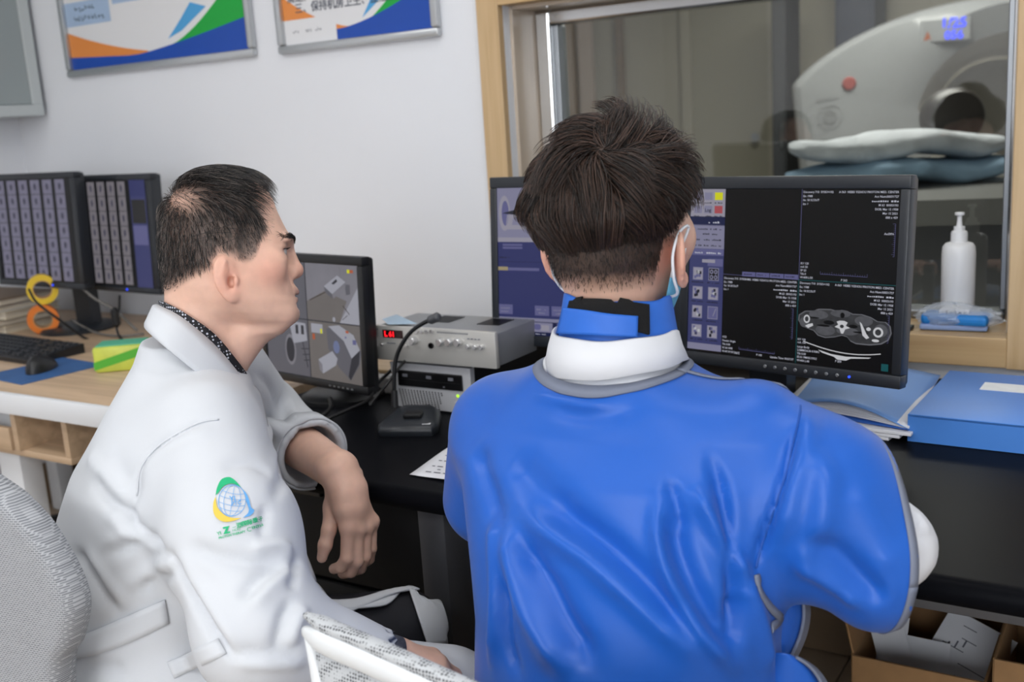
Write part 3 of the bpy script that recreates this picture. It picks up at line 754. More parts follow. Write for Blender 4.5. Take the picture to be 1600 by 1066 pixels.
for i, c in enumerate(('ui_beige', 'ui_light', 'ui_mid', 'ui_light', 'ui_mid', 'ui_light')):
    u = 0.02+0.165*i; S.rect(u, 0.91, u+0.14, 0.975, c, 3); S.ell(u+0.05, 0.94, 0.025, 0.02, 'ui_mid' if c != 'ui_mid' else 'ui_ink', 4); S.rect(u+0.07, 0.925, u+0.12, 0.965, 'ui_pale', 4); S.marks(u+0.04, 0.992, u+0.1, 0.013, 'ui_text', 4, i)
screen_image(scA, TA, S)
mat('logo_blue', '#6a90d8', 0.4)
d = MB().poly([(-mw/2+0.012, -0.0015, -mh/2+0.011), (-mw/2+0.018, -0.0015, -mh/2+0.005), (-mw/2+0.024, -0.0015, -mh/2+0.011), (-mw/2+0.018, -0.0015, -mh/2+0.017)], T=TA); d.build('maker_mark', 'logo_blue', tA)

# ---- small camera-view monitor left --------------------------------------------------------------
cw_, ch_ = 0.345, 0.278
pR = ony(570, 512, 1.575)
c1 = np.array([pR[0]-cw_/2*math.cos(math.radians(-9)), 1.575+cw_/2*math.sin(math.radians(9))])
tC, scC, TC = monitor('camera_monitor', 'small black monitor showing overhead camera views of a scanner room', (c1[0], c1[1], DZ), math.radians(-9), cw_, ch_, 0.045, (0.017, 0.018), 3.0, pR[2]-DZ, None, 'black_plastic', stand='column', neck_y=0.07, base_r=0.09)
S = Scr(cw_-0.034, ch_-0.036)
S.rect(0, 0, 1, 1, 'cam_shadow', 0)
S.rect(0.0, 0.0, 0.46, 0.49, 'cam_mid', 1); S.rect(0.47, 0, 1, 0.49, 'cam_wall', 1); S.rect(0.0, 0.5, 0.46, 1, 'cam_mid', 1); S.rect(0.47, 0.5, 1, 1, 'cam_floor', 1)
S.poly([(0.47, 0.33), (0.66, 0.23), (0.88, 0.30), (0.80, 0.49), (0.47, 0.49)], 'cam_floor', 2)
S.line(0.50, 0.32, 0.67, 0.24, 0.006, 'cam_brown', 3); S.line(0.84, 0.34, 0.90, 0.41, 0.006, 'cam_brown', 3); S.line(0.83, 0.46, 0.88, 0.42, 0.004, 'cam_brown', 3); S.line(0.83, 0.02, 0.83, 0.22, 0.002, 'cam_mid', 3)
S.poly([(0.66, 0.19), (0.80, 0.09), (0.88, 0.14), (0.74, 0.25)], 'cam_white', 4); S.poly([(0.66, 0.19), (0.74, 0.25), (0.74, 0.29), (0.67, 0.24)], 'cam_mid', 4); S.poly([(0.74, 0.25), (0.88, 0.14), (0.88, 0.18), (0.75, 0.29)], 'cam_wall', 4); S.poly([(0.74, 0.16), (0.79, 0.12), (0.80, 0.14), (0.76, 0.17)], 'cam_shadow', 5); S.poly([(0.87, 0.16), (0.92, 0.16), (0.92, 0.24), (0.88, 0.25)], 'cam_mid', 4)
S.poly([(0.80, 0.49), (1, 0.17), (1, 0.49)], 'cam_white', 2); S.ell(0.745, 0.465, 0.015, 0.02, 'cam_white', 5)
S.rect(0.90, 0.035, 0.925, 0.065, 'ui_yellow', 5); S.rect(0.925, 0.037, 0.96, 0.062, 'cam_orange', 5)
S.poly([(0.66, 0.55), (0.77, 0.51), (0.92, 0.58), (1.0, 0.72), (0.97, 0.84), (0.88, 0.97), (0.76, 0.87), (0.78, 0.77), (0.67, 0.73)], 'cam_mid', 3)
S.poly([(0.68, 0.53), (0.79, 0.51), (0.93, 0.58), (0.985, 0.70), (0.90, 0.78), (0.83, 0.64)], 'cam_white', 4); S.poly([(0.90, 0.78), (0.985, 0.70), (0.97, 0.82), (0.88, 0.97), (0.86, 0.94)], 'cam_shadow', 4)
S.poly([(0.66, 0.55), (0.70, 0.54), (0.83, 0.66), (0.89, 0.80), (0.86, 0.94), (0.76, 0.86), (0.67, 0.72)], 'cam_mid', 5); S.ell(0.755, 0.70, 0.032, 0.055, 'cam_blue', 6)
S.poly([(0.56, 0.83), (0.71, 0.74), (0.76, 0.80), (0.74, 0.86), (0.60, 0.95), (0.57, 0.92)], 'cam_white', 6); S.poly([(0.56, 0.83), (0.60, 0.87), (0.60, 0.95), (0.57, 0.92)], 'cam_wall', 7)
S.rect(0.92, 0.62, 0.955, 0.66, 'ui_mid', 6); S.poly([(0.85, 0.55), (0.88, 0.55), (0.89, 0.57), (0.86, 0.57)], 'cam_orange', 6); S.rect(0.845, 0.60, 0.86, 0.615, 'ui_mid', 6)
S.rect(0.50, 0.52, 0.62, 0.60, 'cam_white', 3); S.rect(0.51, 0.61, 0.535, 0.66, 'cam_orange', 4); S.rect(0.595, 0.56, 0.615, 0.60, 'ui_yellow', 4)
S.poly([(0.26, 0.52), (0.44, 0.53), (0.45, 0.68), (0.38, 0.70), (0.30, 0.72)], 'cam_white', 3); S.rect(0.33, 0.55, 0.36, 0.63, 'cam_shadow', 4); S.rect(0.39, 0.55, 0.42, 0.63, 'cam_shadow', 4)
for k in range(3): S.line(0.38+0.01*k, 0.76+0.05*k, 0.46, 0.75+0.05*k, 0.006, 'cam_shadow', 3)
S.line(0.40, 0.70, 0.44, 0.92, 0.008, 'cam_shadow', 3); S.ell(0.26, 0.78, 0.06, 0.14, 'cam_wall', 2); S.ell(0.26, 0.78, 0.045, 0.11, 'cam_shadow', 3)
screen_image(scC, TC, S)
d = MB()
for i in range(6): d.box((0.055+0.014*i, -0.0008, -ch_/2+0.008), (0.006, 0.0015, 0.003), T=TC)
d.build('button_row', 'steel_dull', tC)
rp = onz(505, 640, DZ)
rz = thing('wooden_riser', 'small brown wooden block standing behind the camera monitor', 'wood block', (rp[0]-0.05, 1.80, DZ))
MB().box((0, 0, 0.022), (0.30, 0.10, 0.044), 0.003).build('block', 'oak_h', rz); MB().box((0, -0.051, 0.022), (0.29, 0.003, 0.03)).build('front_strip', 'skirting_brown', rz)

# ---- twin slice monitors in the far left corner ----------------------------------------------------
pr = at(118, 365, 3.08)
lw, lh = 0.46, 0.345
for k, (xr, yy, zc, lb) in enumerate(((pr[0]+0.01, 1.955, 1.052, 'black monitor with columns of slices at the left edge, standing on a column'), (-2.447, 2.02, 1.036, 'black monitor with slice columns and violet bar, second from the left edge'))):
    tL, scL, TL = monitor('slice_monitor', lb, (xr-lw/2, yy, 0.742), math.radians(-3 if k == 0 else -5), lw, lh, 0.05, (0.022 if k == 0 else 0.026, 0.018), 3.0, zc-0.742, 'slice monitors on the oak desk', 'charcoal_plastic', stand='column' if k == 0 else 'arm', neck_y=0.05, base_r=0.115, stand_x=0.08)
    if k == 0: MB().tube([(0.08, 0.10, zc-0.742), (0.22, 0.17, zc-0.742), (0.36, 0.18, zc-0.742)], 0.016, 10).build('mount_arm', 'charcoal_plastic', tL, smooth=True)
    S = Scr(lw-0.044, lh-0.036)
    S.rect(0, 0, 1, 1, 'screen_dim', 0)
    if k == 0:
        for i in range(6):
            u = 0.03+0.155*i
            for j in range(7): S.rect(u, 0.01+0.14*j, u+0.115, 0.01+0.14*j+0.135, 'slice_col', 1); S.ell(u+0.058, 0.075+0.14*j, 0.018, 0.032, 'slice_mark', 2, 10)
    else:
        for i in range(6):
            u = 0.02+0.125*i
            for j in range(7): S.rect(u, 0.01+0.14*j, u+0.092, 0.01+0.14*j+0.135, 'slice_col2', 1); S.ell(u+0.046, 0.075+0.14*j, 0.012, 0.035, 'slice_mark', 2, 10)
        S.rect(0.79, 0.0, 0.97, 1, 'ui_blue', 1); S.rect(0.80, 0.18, 0.96, 0.40, 'screen_black', 2); S.rect(0.80, 0.42, 0.96, 0.60, 'ui_mid', 2); S.rect(0.79, 0.0, 0.97, 0.15, 'ui_blue2', 2)
    screen_image(scL, TL, S)
    MB().lathe([(0.003, 0), (0.003, -0.0018), (0, -0.0018)], (0.07, 0, -lh/2+0.009), 8, axis='y', T=TL).build('power_light', 'led_dot_blue', tL)
# ================================================================== amplifier, computer, microphone
mat('amp_silver', '#c9c7c2', 0.35, metal=0.35)
mat('amp_top', '#8d8f93', 0.4, metal=0.4)
mat('knob_silver', '#e2e2e2', 0.25, metal=0.8)
mat('dark_red_glass', '#2a0508', 0.2)
emit_mat('led_red', '#ff1c28', 2.2); emit_mat('led_green', '#b8ff30', 1.6)
mat('film_blue', '#9cc0dc', 0.25)
mat('pc_silver', '#cdced2', 0.38, metal=0.25)
mat('slot_black', '#0b0b0d', 0.3)
mat('print_grey', '#70727a', 0.7)
PY = 1.640
pcx0, pcx1 = ony(613, 600, PY)[0], ony(737, 600, PY)[0]
pcz1 = 0.826
pw = pcx1-pcx0
t = thing('desktop_computer', 'low silver computer with a disc drive below the amplifier', 'computer', ((pcx0+pcx1)/2, PY+0.17, DZ))
MB().box((0, 0.006, (pcz1-DZ)/2+0.003), (pw-0.004, 0.33, pcz1-DZ-0.006), 0.003).build('case', 'black_plastic', t)
fh = pcz1-DZ
fp = MB().prism([(-pw/2, fh), (pw/2, fh), (pw/2-0.002, 0.004), (-pw/2+0.010, 0.004)], -0.172, -0.158, 'y').build('front_panel', 'pc_silver', t)
dv = MB().box((0.000, -0.1725, fh*0.68), (pw*0.80, 0.006, fh*0.34), 0.002).build('disc_drive', 'slot_black', t)
d = MB()
for u in (-0.30, 0.0, 0.27): d.box((pw*u, -0.1762, fh*0.75), (0.012, 0.001, 0.006))
d.box((pw*0.18, -0.1762, fh*0.57), (0.004, 0.001, 0.0025)); d.build('drive_print', 'print_grey', dv)
MB().box((0, -0.1762, fh*0.66), (pw*0.76, 0.0012, 0.0018)).build('tray_edge', 'black_plastic', dv)
d = MB()
for j in range(9):
    for i in range(15):
        if i+j*0.3 > 14.5: continue
        d.lathe([(0.0016, 0), (0.0016, -0.0006), (0, -0.0006)], (-pw*0.40+0.0072*i*pw/0.19+0.0008*j, -0.1722, fh*0.42-0.0042*j), 6, axis='y')
d.build('vent_holes', 'slot_black', t)
MB().lathe([(0.0028, 0), (0.0028, -0.001), (0, -0.001)], (pw*0.33, -0.1722, fh*0.40), 12, axis='y').build('power_light', 'led_green', t)
for zz in (0.25, 0.12): MB().box((pw*0.34, -0.1735, fh*zz), (0.017, 0.004, 0.0045), 0.001).build('port_cover', 'pc_silver', t)

ay = 1.628
ax0, ax1 = ony(580, 530, ay)[0], ony(776, 530, ay)[0]
az0 = pcz1+0.008; az1 = ony(580, 507, ay)[2]
aw = ax1-ax0; ah = az1-az0
t = thing('audio_amplifier', 'silver amplifier with knobs and red digits on top of the computer', 'amplifier', ((ax0+ax1)/2, ay, pcz1))
MB().box((0, 0.080, 0.008+ah/2-0.002), (aw-0.01, 0.148, ah-0.006), 0.003).build('case', 'amp_top', t, auto=35)
for k in range(2):
    for i in range(9): MB().box((-0.06+0.12*k+0.006*i, 0.105, 0.008+ah-0.0045), (0.002, 0.06, 0.002)).build('vent_slot', 'slot_black', t)
MB().box((0, 0.0, 0.008+ah/2), (aw, 0.012, ah), 0.002).build('front_panel', 'amp_silver', t, auto=35)
for sx in (-0.12, 0.10): MB().lathe([(0.012, 0), (0.012, 0.009), (0, 0.009)], (sx*aw/0.3, 0.05, 0.0), 12).build('foot', 'black_plastic', t)
def fx(px): return ony(px, 530, ay)[0]-(ax0+ax1)/2
def fz(px, py): return ony(px, py, ay)[2]-pcz1
dsp = MB().box(((fx(602)+fx(633))/2, -0.0065, fz(617, 521)), (fx(633)-fx(602), 0.002, 0.016), 0.0005).build('display', 'dark_red_glass', t)
d = MB(); add_text(d, 'L 61', fx(605), -0.0078, fz(617, 525), 0.015, bold=0.04); d.build('digits', 'led_red', dsp)
MB().box((fx(588), -0.007, fz(588, 534)), (0.012, 0.006, 0.02), 0.002).build('power_switch', 'white_plastic', t)
for i, px in enumerate((655, 663, 671, 679)): MB().lathe([(0.004, 0), (0.004, -0.004), (0, -0.004)], (fx(px), -0.006, fz(px, 517)), 12, axis='y').build('push_button', 'knob_silver', t)
for px, py, r in ((651, 531, 0.0085), (693, 533, 0.0085), (707, 533, 0.0085), (721, 533, 0.0085), (735, 540, 0.0055), (746, 541, 0.0055), (756, 541, 0.0055), (600, 537, 0.003), (638, 539, 0.003)):
    MB().lathe([(r, 0), (r*0.95, -0.012*r/0.0085), (r*0.75, -0.014*r/0.0085), (0, -0.014*r/0.0085)], (fx(px), -0.006, fz(px, py)), 16, axis='y').build('knob', 'knob_silver', t, auto=40)
MB().lathe([(0.006, 0), (0.006, -0.003), (0.0035, -0.003), (0.003, 0.0)], (fx(676), -0.006, fz(676, 539)), 14, axis='y').build('jack_socket', 'slot_black', t)
d = MB()
for i in range(16): d.box((fx(688)+i*0.0046, -0.0066, fz(700, 519)), (0.0022, 0.001, 0.003))
for i in range(5): d.box((fx(582)+0.0045*i+0.002, -0.0066, fz(588, 513)), (0.003, 0.001, 0.003))
for i in range(4): d.box((fx(735)+0.008*i, -0.0066, fz(742, 529)), (0.005, 0.001, 0.002))
d.box((fx(614), -0.0066, fz(614, 535)), (0.022, 0.001, 0.002))
d.build('panel_print', 'print_grey', t)
flm = MB(); za = az1+0.001-pcz1
pts = [onz(x, y, az1+0.002) for x, y in ((597, 499), (620, 492), (652, 507), (606, 508))]
flm.poly([(p[0]-(ax0+ax1)/2, p[1]-ay, p[2]-pcz1+0.001) for p in pts]).build('film_patch', 'film_blue', t)

mc = (onz(578, 672, .735)+onz(683, 672, .735))/2
ml = onz(630, 655, .745)
mp_ = thing('desk_microphone', 'black gooseneck microphone on a wedge base in front of the computer', 'microphone', (-1.212, 1.530, DZ), math.radians(22))
bp = [(-0.058, -0.03), (-0.05, -0.052), (0.05, -0.052), (0.058, -0.03), (0.045, 0.045), (0.03, 0.062), (-0.03, 0.062), (-0.045, 0.045)]
def bloop(s, z, dz=0.0): return [(x*s, y*s, z+dz*(y+0.05)) for x, y in bp]
v = bloop(1.0, 0)+bloop(1.03, 0.008)+bloop(0.98, 0.016, 0.07)+bloop(0.80, 0.021, 0.10)+bloop(0.3, 0.024, 0.10)
f = []
for r in range(4):
    for i in range(8): f.append((r*8+i, r*8+(i+1) % 8, (r+1)*8+(i+1) % 8, (r+1)*8+i))
f += [tuple(range(7, -1, -1)), tuple(32+i for i in range(8))]
base = MB().add(v, f).build('base', 'charcoal_plastic', mp_, auto=50)
MB().box((0.006, -0.005, 0.030), (0.036, 0.022, 0.010), 0.003, T=Matrix.Rotation(math.radians(6), 4, 'X')).build('talk_button', 'black_plastic', base)
d = MB()
for i in range(4): d.box((0.033+0.004*i, -0.0405, 0.0205+0.0), (0.003, 0.008, 0.0006))
d.build('printed_mark', 'paper_white', base)
inv = mp_.matrix_world
def mloc(p):
    a = -math.radians(22); q = np.array(p)-np.array([-1.212, 1.530, DZ]); return (q[0]*math.cos(a)-q[1]*math.sin(a), q[0]*math.sin(a)+q[1]*math.cos(a), q[2])
nb = np.array(onz(617, 634, 0.760))
dn = float((nb-CO) @ CF)
mpts = [at(617, 636, dn), at(616, 610, dn)]
MB().tube([mloc(p) for p in mpts], [0.0075, 0.0062], 14).build('neck_socket', 'black_plastic', mp_, auto=40)
gp_ = spline([at(616, 612, dn), at(616, 585, dn-0.005), at(619, 560, dn-0.01), at(628, 538, dn-0.02), at(643, 518, dn-0.03), at(660, 506, dn-0.04), at(672, 500, dn-0.045)], 6)
MB().tube([mloc(p) for p in gp_], 0.0042, 10).build('gooseneck', 'black_plastic', mp_, smooth=True)
hd = spline([at(669, 502, dn-0.043), at(674, 499.5, dn-0.046), at(680, 497, dn-0.05), at(687, 494.5, dn-0.055)], 3)
MB().tube([mloc(p) for p in hd], [0.0045, 0.007, 0.0085, 0.009, 0.009, 0.009, 0.009, 0.0095, 0.0095, 0.006], 14).build('mic_head', 'dark_metal', mp_, auto=50)
d = MB().tube([mloc(p) for p in spline([at(668, 538, dn+0.12), at(655, 543, dn+0.10), at(640, 556, dn+0.06), at(622, 577, dn+0.02), at(605, 600, dn), at(590, 618, dn-0.0), at(578, 634, dn-0.02)], 6)], 0.0028, 8); d.build('lead', 'cable_black', mp_, smooth=True)
MB().tube([mloc(p) for p in (at(669, 537, dn+0.12), at(652, 544, dn+0.10))], [0.005, 0.0045], 12).build('lead_plug', 'charcoal_plastic', mp_, auto=40)

# ================================================================== papers, folder, blue box on the desk
t = thing('paper_slip', 'white printed slip of paper lying by the left elbow of the blue tunic', 'paper', (-0.99, 1.37, DZ))
c4 = [onz(*p, .732) for p in ((640, 742), (706, 698), (790, 704), (790, 766))]
nU, nV = 10, 8; vs = []; fs = []
for j in range(nV+1):
    for i in range(nU+1):
        u, v_ = i/nU, j/nV
        p = c4[0]*(1-u)*(1-v_)+c4[3]*u*(1-v_)+c4[2]*u*v_+c4[1]*(1-u)*v_
        vs.append((p[0]+0.99, p[1]-1.37, 0.0022+0.0025*math.sin(3*u+2*v_)**2+0.004*max(0, 0.15-u)))
for j in range(nV):
    for i in range(nU): fs.append((j*(nU+1)+i, j*(nU+1)+i+1, (j+1)*(nU+1)+i+1, (j+1)*(nU+1)+i))
sl = MB().add(vs, fs).build('sheet', 'paper_white', t, smooth=True)
mod = sl.modifiers.new('thick', 'SOLIDIFY'); mod.thickness = 0.0004; mod.offset = -1
d = MB(); r = random.Random(5)
for j in range(9):
    v_ = 0.12+0.085*j; u = 0.12+0.1*(j % 2)
    while u < 0.9:
        w_ = r.uniform(0.02, 0.09)
        if r.random() > 0.3:
            q = []
            for uu, vv in ((u, v_), (u+w_, v_), (u+w_, v_+0.022), (u, v_+0.022)):
                p = c4[0]*(1-uu)*(1-vv)+c4[3]*uu*(1-vv)+c4[2]*uu*vv+c4[1]*(1-uu)*vv
                q.append((p[0]+0.99, p[1]-1.37, 0.0022+0.0025*math.sin(3*uu+2*vv)**2+0.0005+0.004*max(0, 0.15-uu)))
            d.poly(q)
        u += w_+0.03
d.build('printed_lines', 'ink_grey', sl)

mat('folder_blue', '#6d9bdc', 0.5, noise=(3, 0.04)); mat('box_blue', '#4a86d8', 0.45, noise=(2, 0.03)); mat('folder_inner', '#2c5fb4', 0.5)
mat('label_white', '#eceff0', 0.7, noise=(60, 0.04))
t = thing('blue_box', 'flat bright blue document box at the right edge of the black desk', 'box', (-0.17, 1.91, DZ), math.radians(-2.0))
MB().box((0, 0, 0.0215), (0.352, 0.306, 0.043), 0.001).build('tray', 'box_blue', t)
MB().box((0, 0, 0.045), (0.360, 0.314, 0.006), 0.0015).box((0, -0.156, 0.024), (0.360, 0.002, 0.046)).box((-0.179, 0, 0.024), (0.002, 0.312, 0.046)).box((0.179, 0, 0.024), (0.002, 0.312, 0.046)).build('lid', 'box_blue', t, auto=35)
lb = MB().box((-0.035, 0.06, 0.0485), (0.14, 0.052, 0.0008)).build('label', 'label_white', t)
# folder, arched open at its mouth
t = thing('blue_folder', 'light blue cardboard folder bulging open beside the blue box', 'folder', (-0.47, 1.95, DZ))
fl4 = {'fl': (-0.585, 1.815), 'fr': (-0.352, 1.752), 'br': (-0.368, 2.115), 'bl': (-0.60, 2.14)}
def fsheet(zf, zb, arch, name, m, off=0.0):
    vs = []; fs = []; nu, nv = 16, 12
    for j in range(nv+1):
        for i in range(nu+1):
            u, v_ = i/nu, j/nv
            x = (fl4['fl'][0]*(1-u)+fl4['fr'][0]*u)*(1-v_)+(fl4['bl'][0]*(1-u)+fl4['br'][0]*u)*v_
            y = (fl4['fl'][1]*(1-u)+fl4['fr'][1]*u)*(1-v_)+(fl4['bl'][1]*(1-u)+fl4['br'][1]*u)*v_+off*(1-v_)*math.sin(math.pi*u)
            z = zf*(1-v_)+zb*v_+arch*math.sin(math.pi*min(1, u*1.02))**1.0*(1-0.6*v_)
            vs.append((x+0.47, y-1.95, z))
    for j in range(nv):
        for i in range(nu): fs.append((j*(nu+1)+i, j*(nu+1)+i+1, (j+1)*(nu+1)+i+1, (j+1)*(nu+1)+i))
    o = MB().add(vs, fs).build(name, m, t, smooth=True)
    mo = o.modifiers.new('t', 'SOLIDIFY'); mo.thickness = 0.0012; mo.offset = 0
    return o
fsheet(0.024, 0.026, 0.026, 'cover', 'folder_blue')
fsheet(0.0225, 0.024, -0.002, 'back_cover', 'folder_inner')
for k in range(5): fsheet(0.0245+0.0006*k, 0.0252, 0.003*k+0.001, 'sheet', 'paper_white', 0.012+0.002*k)
t = thing('document_stack', 'white papers in a sleeve lying under the blue folder', 'papers', (-0.47, 1.93, DZ))
for k in range(3):
    MB().box((0.012*k-0.005, -0.012-0.004*k, 0.0035+0.0062*k), (0.232, 0.31, 0.0055), 0.001, T=Matrix.Rotation(math.radians(-8+2*k), 4, 'Z')).build('paper_bundle', 'paper_white', t)

# ================================================================== window sill
mat('clear_plastic', '#dfe6ee', 0.15, alpha=0.35, spec=0.8, bump=(30, 0.8, 0.01)); mat('sachet_blue', '#1d80cf', 0.5, noise=(40, 0.08)); mat('sachet_pale', '#8da4d2', 0.5)
bx = ony(1497, 440, 2.345)
t = thing('pump_bottle', 'white pump dispenser bottle standing on the window sill', 'bottle', (bx[0], 2.345, 0.810))
s_ = 2.345/2.33
MB().lathe([(0, 0), (0.030, 0), (0.033, 0.004), (0.0335, 0.15), (0.032, 0.166), (0.027, 0.173), (0.018, 0.176), (0, 0.176)], n=32).build('body', 'white_plastic', t, auto=50)
MB().lathe([(0.0165, 0.176), (0.0165, 0.194), (0.015, 0.198), (0.011, 0.200), (0.011, 0.208), (0, 0.208)], n=24).build('collar', 'white_plastic', t, auto=40)
MB().lathe([(0.0065, 0.206), (0.0048, 0.222), (0.0048, 0.230), (0.0095, 0.232), (0.0095, 0.237), (0, 0.238)], n=20).build('pump_head', 'white_plastic', t, auto=40)
t = thing('plastic_bag', 'clear plastic bag with blue and white packets on the window sill', 'bag', (-0.375, 2.30, 0.810))
def blob(rx, ry, rz, seed, n=30, k=16):
    vs = []; fs = []; r = random.Random(seed); ph = [r.uniform(0, 6.28) for _ in range(6)]
    for j in range(k+1):
        e = -math.pi/2+math.pi*j/k
        for i in range(n):
            a = 2*math.pi*i/n
            w_ = 1+0.14*math.sin(3*a+ph[0])+0.10*math.sin(5*a+ph[1]+3*e)+0.07*math.sin(9*a+ph[2]+5*e)+0.05*r.uniform(-1, 1)
            vs.append((rx*math.cos(e)*math.cos(a)*w_, ry*math.cos(e)*math.sin(a)*w_, rz*(1+math.sin(e)*(1+0.1*math.sin(4*a+ph[3])))))
    for j in range(k):
        for i in range(n): fs.append((j*n+i, j*n+(i+1) % n, (j+1)*n+(i+1) % n, (j+1)*n+i))
    return vs, fs
MB().box((0, 0, 0.008), (0.13, 0.06, 0.012), 0.004, T=Matrix.Rotation(math.radians(4), 4, 'Z')).build('packet', 'sachet_pale', t)
MB().box((0.004, -0.004, 0.024), (0.130, 0.060, 0.022), 0.008, T=Matrix.Rotation(math.radians(-3), 4, 'Z')).build('packet', 'sachet_blue', t)
pk = MB().box((0.0, 0.012, 0.036), (0.06, 0.045, 0.014), 0.005).build('packet', 'paper_white', t)
d = MB()
for i in range(6): d.box((-0.022+0.0085*i, -0.0108, 0.036+0.002*(i % 2)), (0.005, 0.001, 0.006))
d.build('packet_print', 'ink_grey', pk)
MB().add(*blob(0.078, 0.036, 0.027, 3)).build('film', 'clear_plastic', t, smooth=False)
t = thing('desk_intercom', 'slim black intercom standing by the sill behind the slice monitor', 'intercom', (onz(1429, 500, 0.81)[0]-0.01, 2.27, 0.810))
MB().box((0, 0, 0.045), (0.022, 0.03, 0.09), 0.004).build('body', 'black_plastic', t, auto=35); MB().box((0.002, 0, 0.004), (0.05, 0.035, 0.008), 0.002).build('foot', 'black_plastic', t); MB().lathe([(0.004, 0), (0.004, -0.003), (0, -0.003)], (0, -0.015, 0.07), 10, axis='y').build('call_button', 'steel_dull', t)

# ================================================================== things on the oak desk
wz_ = 0.742
t = thing('computer_keyboard', 'black keyboard in front of the slice monitors', 'keyboard', (-2.735, 1.70, wz_), math.radians(-4))
MB().prism([(-0.078, 0.0), (0.078, 0.0), (0.078, 0.026), (-0.078, 0.012)], -0.225, 0.225, 'x').build('case', 'black_plastic', t)
key0 = MB().add([(-.0075, -.0075, 0), (.0075, -.0075, 0), (.0075, .0075, 0), (-.0075, .0075, 0), (-.006, -.006, .006), (.006, -.006, .006), (.006, .006, .006), (-.006, .006, .006)], [(4, 5, 6, 7), (0, 1, 5, 4), (1, 2, 6, 5), (2, 3, 7, 6), (3, 0, 4, 7)]).build('key', 'charcoal_plastic', t)
first = True
for j in range(6):
    for i in range(22):
        if i in (15, 18): continue
        if first: o = key0; first = False
        else:
            o = key0.copy(); COL.objects.link(o); o.parent = t
        o.location = (-0.208+0.0198*i, 0.060-0.0225*j, 0.0243-0.00202*j); o.rotation_euler = (math.radians(5), 0, 0)
mat('pad_blue', '#345f96', 0.6, noise=(12, 0.15))
t = tag(MB().box((0, 0, 0.0015), (0.20, 0.22, 0.003), 0.001).build('mouse_pad', 'pad_blue'), 'blue mouse pad at the front of the oak desk', 'mouse pad'); t.location = (-2.42, 1.575, wz_); t.rotation_euler = (0, 0, math.radians(-6))
t = thing('computer_mouse', 'black computer mouse on the blue pad', 'mouse', (-2.425, 1.575, wz_+0.003), math.radians(28))
vs = []; fs = []; n = 24; k = 8
for j in range(k+1):
    e = math.pi/2*j/k
    for i in range(n):
        a = 2*math.pi*i/n; vs.append((0.031*math.cos(a)*math.cos(e)**0.7, 0.058*math.sin(a)*math.cos(e)**0.7, 0.036*math.sin(e)*(1-0.25*math.sin(a))))
for j in range(k):
    for i in range(n): fs.append((j*n+i, j*n+(i+1) % n, (j+1)*n+(i+1) % n, (j+1)*n+i))
MB().add(vs, fs).build('shell', 'black_plastic', t, smooth=True)
MB().lathe([(0, -0.004), (0.009, -0.003), (0.009, 0.003), (0, 0.004)], (0, 0.032, 0.026), 16, axis='x').build('scroll_wheel', 'dark_rubber', t)
MB().box((0, 0.03, 0.030), (0.001, 0.05, 0.004)).build('button_split', 'dark_rubber', t)
mat('carton_green', '#4fae2c', 0.4); mat('carton_yellow', '#c6cf52', 0.4, noise=(30, 0.1)); mat('carton_teal', '#58b894', 0.4)
gp0 = onz(168, 583, wz_)
t = thing('tissue_packet', 'green and yellow striped packet on the oak desk', 'packet', (gp0[0]-0.0, gp0[1]+0.055, wz_), math.radians(38))
MB().box((0, 0, 0.0325), (0.13, 0.085, 0.065), 0.008).build('packet', 'carton_yellow', t, auto=35)
MB().box((0, 0, 0.066), (0.115, 0.07, 0.003), 0.001).build('lid', 'carton_teal', t)
MB().poly([(-0.064, -0.0432, 0.008), (-0.064, -0.0432, 0.028), (0.064, -0.0432, 0.062), (0.064, -0.0432, 0.040)]).poly([(0.0655, -0.042, 0.04), (0.0655, -0.042, 0.060), (0.0655, 0.042, 0.030), (0.0655, 0.042, 0.012)]).build('stripe', 'carton_green', t)
# stack of papers and books at the left edge
mat('pages_buff', '#c9bfae', 0.8, noise=(120, 0.12, (0.05, 0.05, 1))); mat('cover_brown', '#6c5a48', 0.6); mat('cover_cream', '#d8cfb8', 0.6); mat('cover_grey', '#a9a9ac', 0.6)
z = wz_
for k, (hh, mm, rot, lb) in enumerate(((0.022, 'cover_cream', 4, 'cream bound report, lowest in the pile at the left edge'), (0.020, 'cover_brown', -3, 'brown bound report, second from the bottom of the pile'), (0.024, 'cover_cream', 6, 'cream bound report in the middle of the pile'), (0.018, 'cover_grey', -2, 'grey bound report, second from the top of the pile'), (0.020, 'cover_brown', 3, 'brown edged report, topmost in the pile at the left edge'))):
    t = thing('bound_report', lb, 'report', (-3.20, 1.97, z), math.radians(rot), 'reports piled on the oak desk')
    MB().box((0, 0, hh/2), (0.29, 0.20, hh-0.004)).build('pages', 'pages_buff', t)
    MB().box((0, 0, 0.001), (0.30, 0.21, 0.002)).box((0, 0, hh-0.001), (0.30, 0.21, 0.002)).build('cover', mm, t)
    z += hh+0.0005
mat('tape_orange', '#e07a28', 0.4); mat('tape_yellow', '#e6c22e', 0.4); mat('kraft', '#b58c60', 0.7)
def ringmesh(r0, r1, h):
    m_ = MB(); n = 32; vs = []
    for r, z in ((r0, 0), (r1, 0), (r1, h), (r0, h)):
        vs += [(r*math.cos(2*math.pi*i/n), r*math.sin(2*math.pi*i/n), z) for i in range(n)]
    fs = [(a*n+i, a*n+(i+1) % n, ((a+1) % 4)*n+(i+1) % n, ((a+1) % 4)*n+i) for a in range(4) for i in range(n)]
    return m_.add(vs, fs)
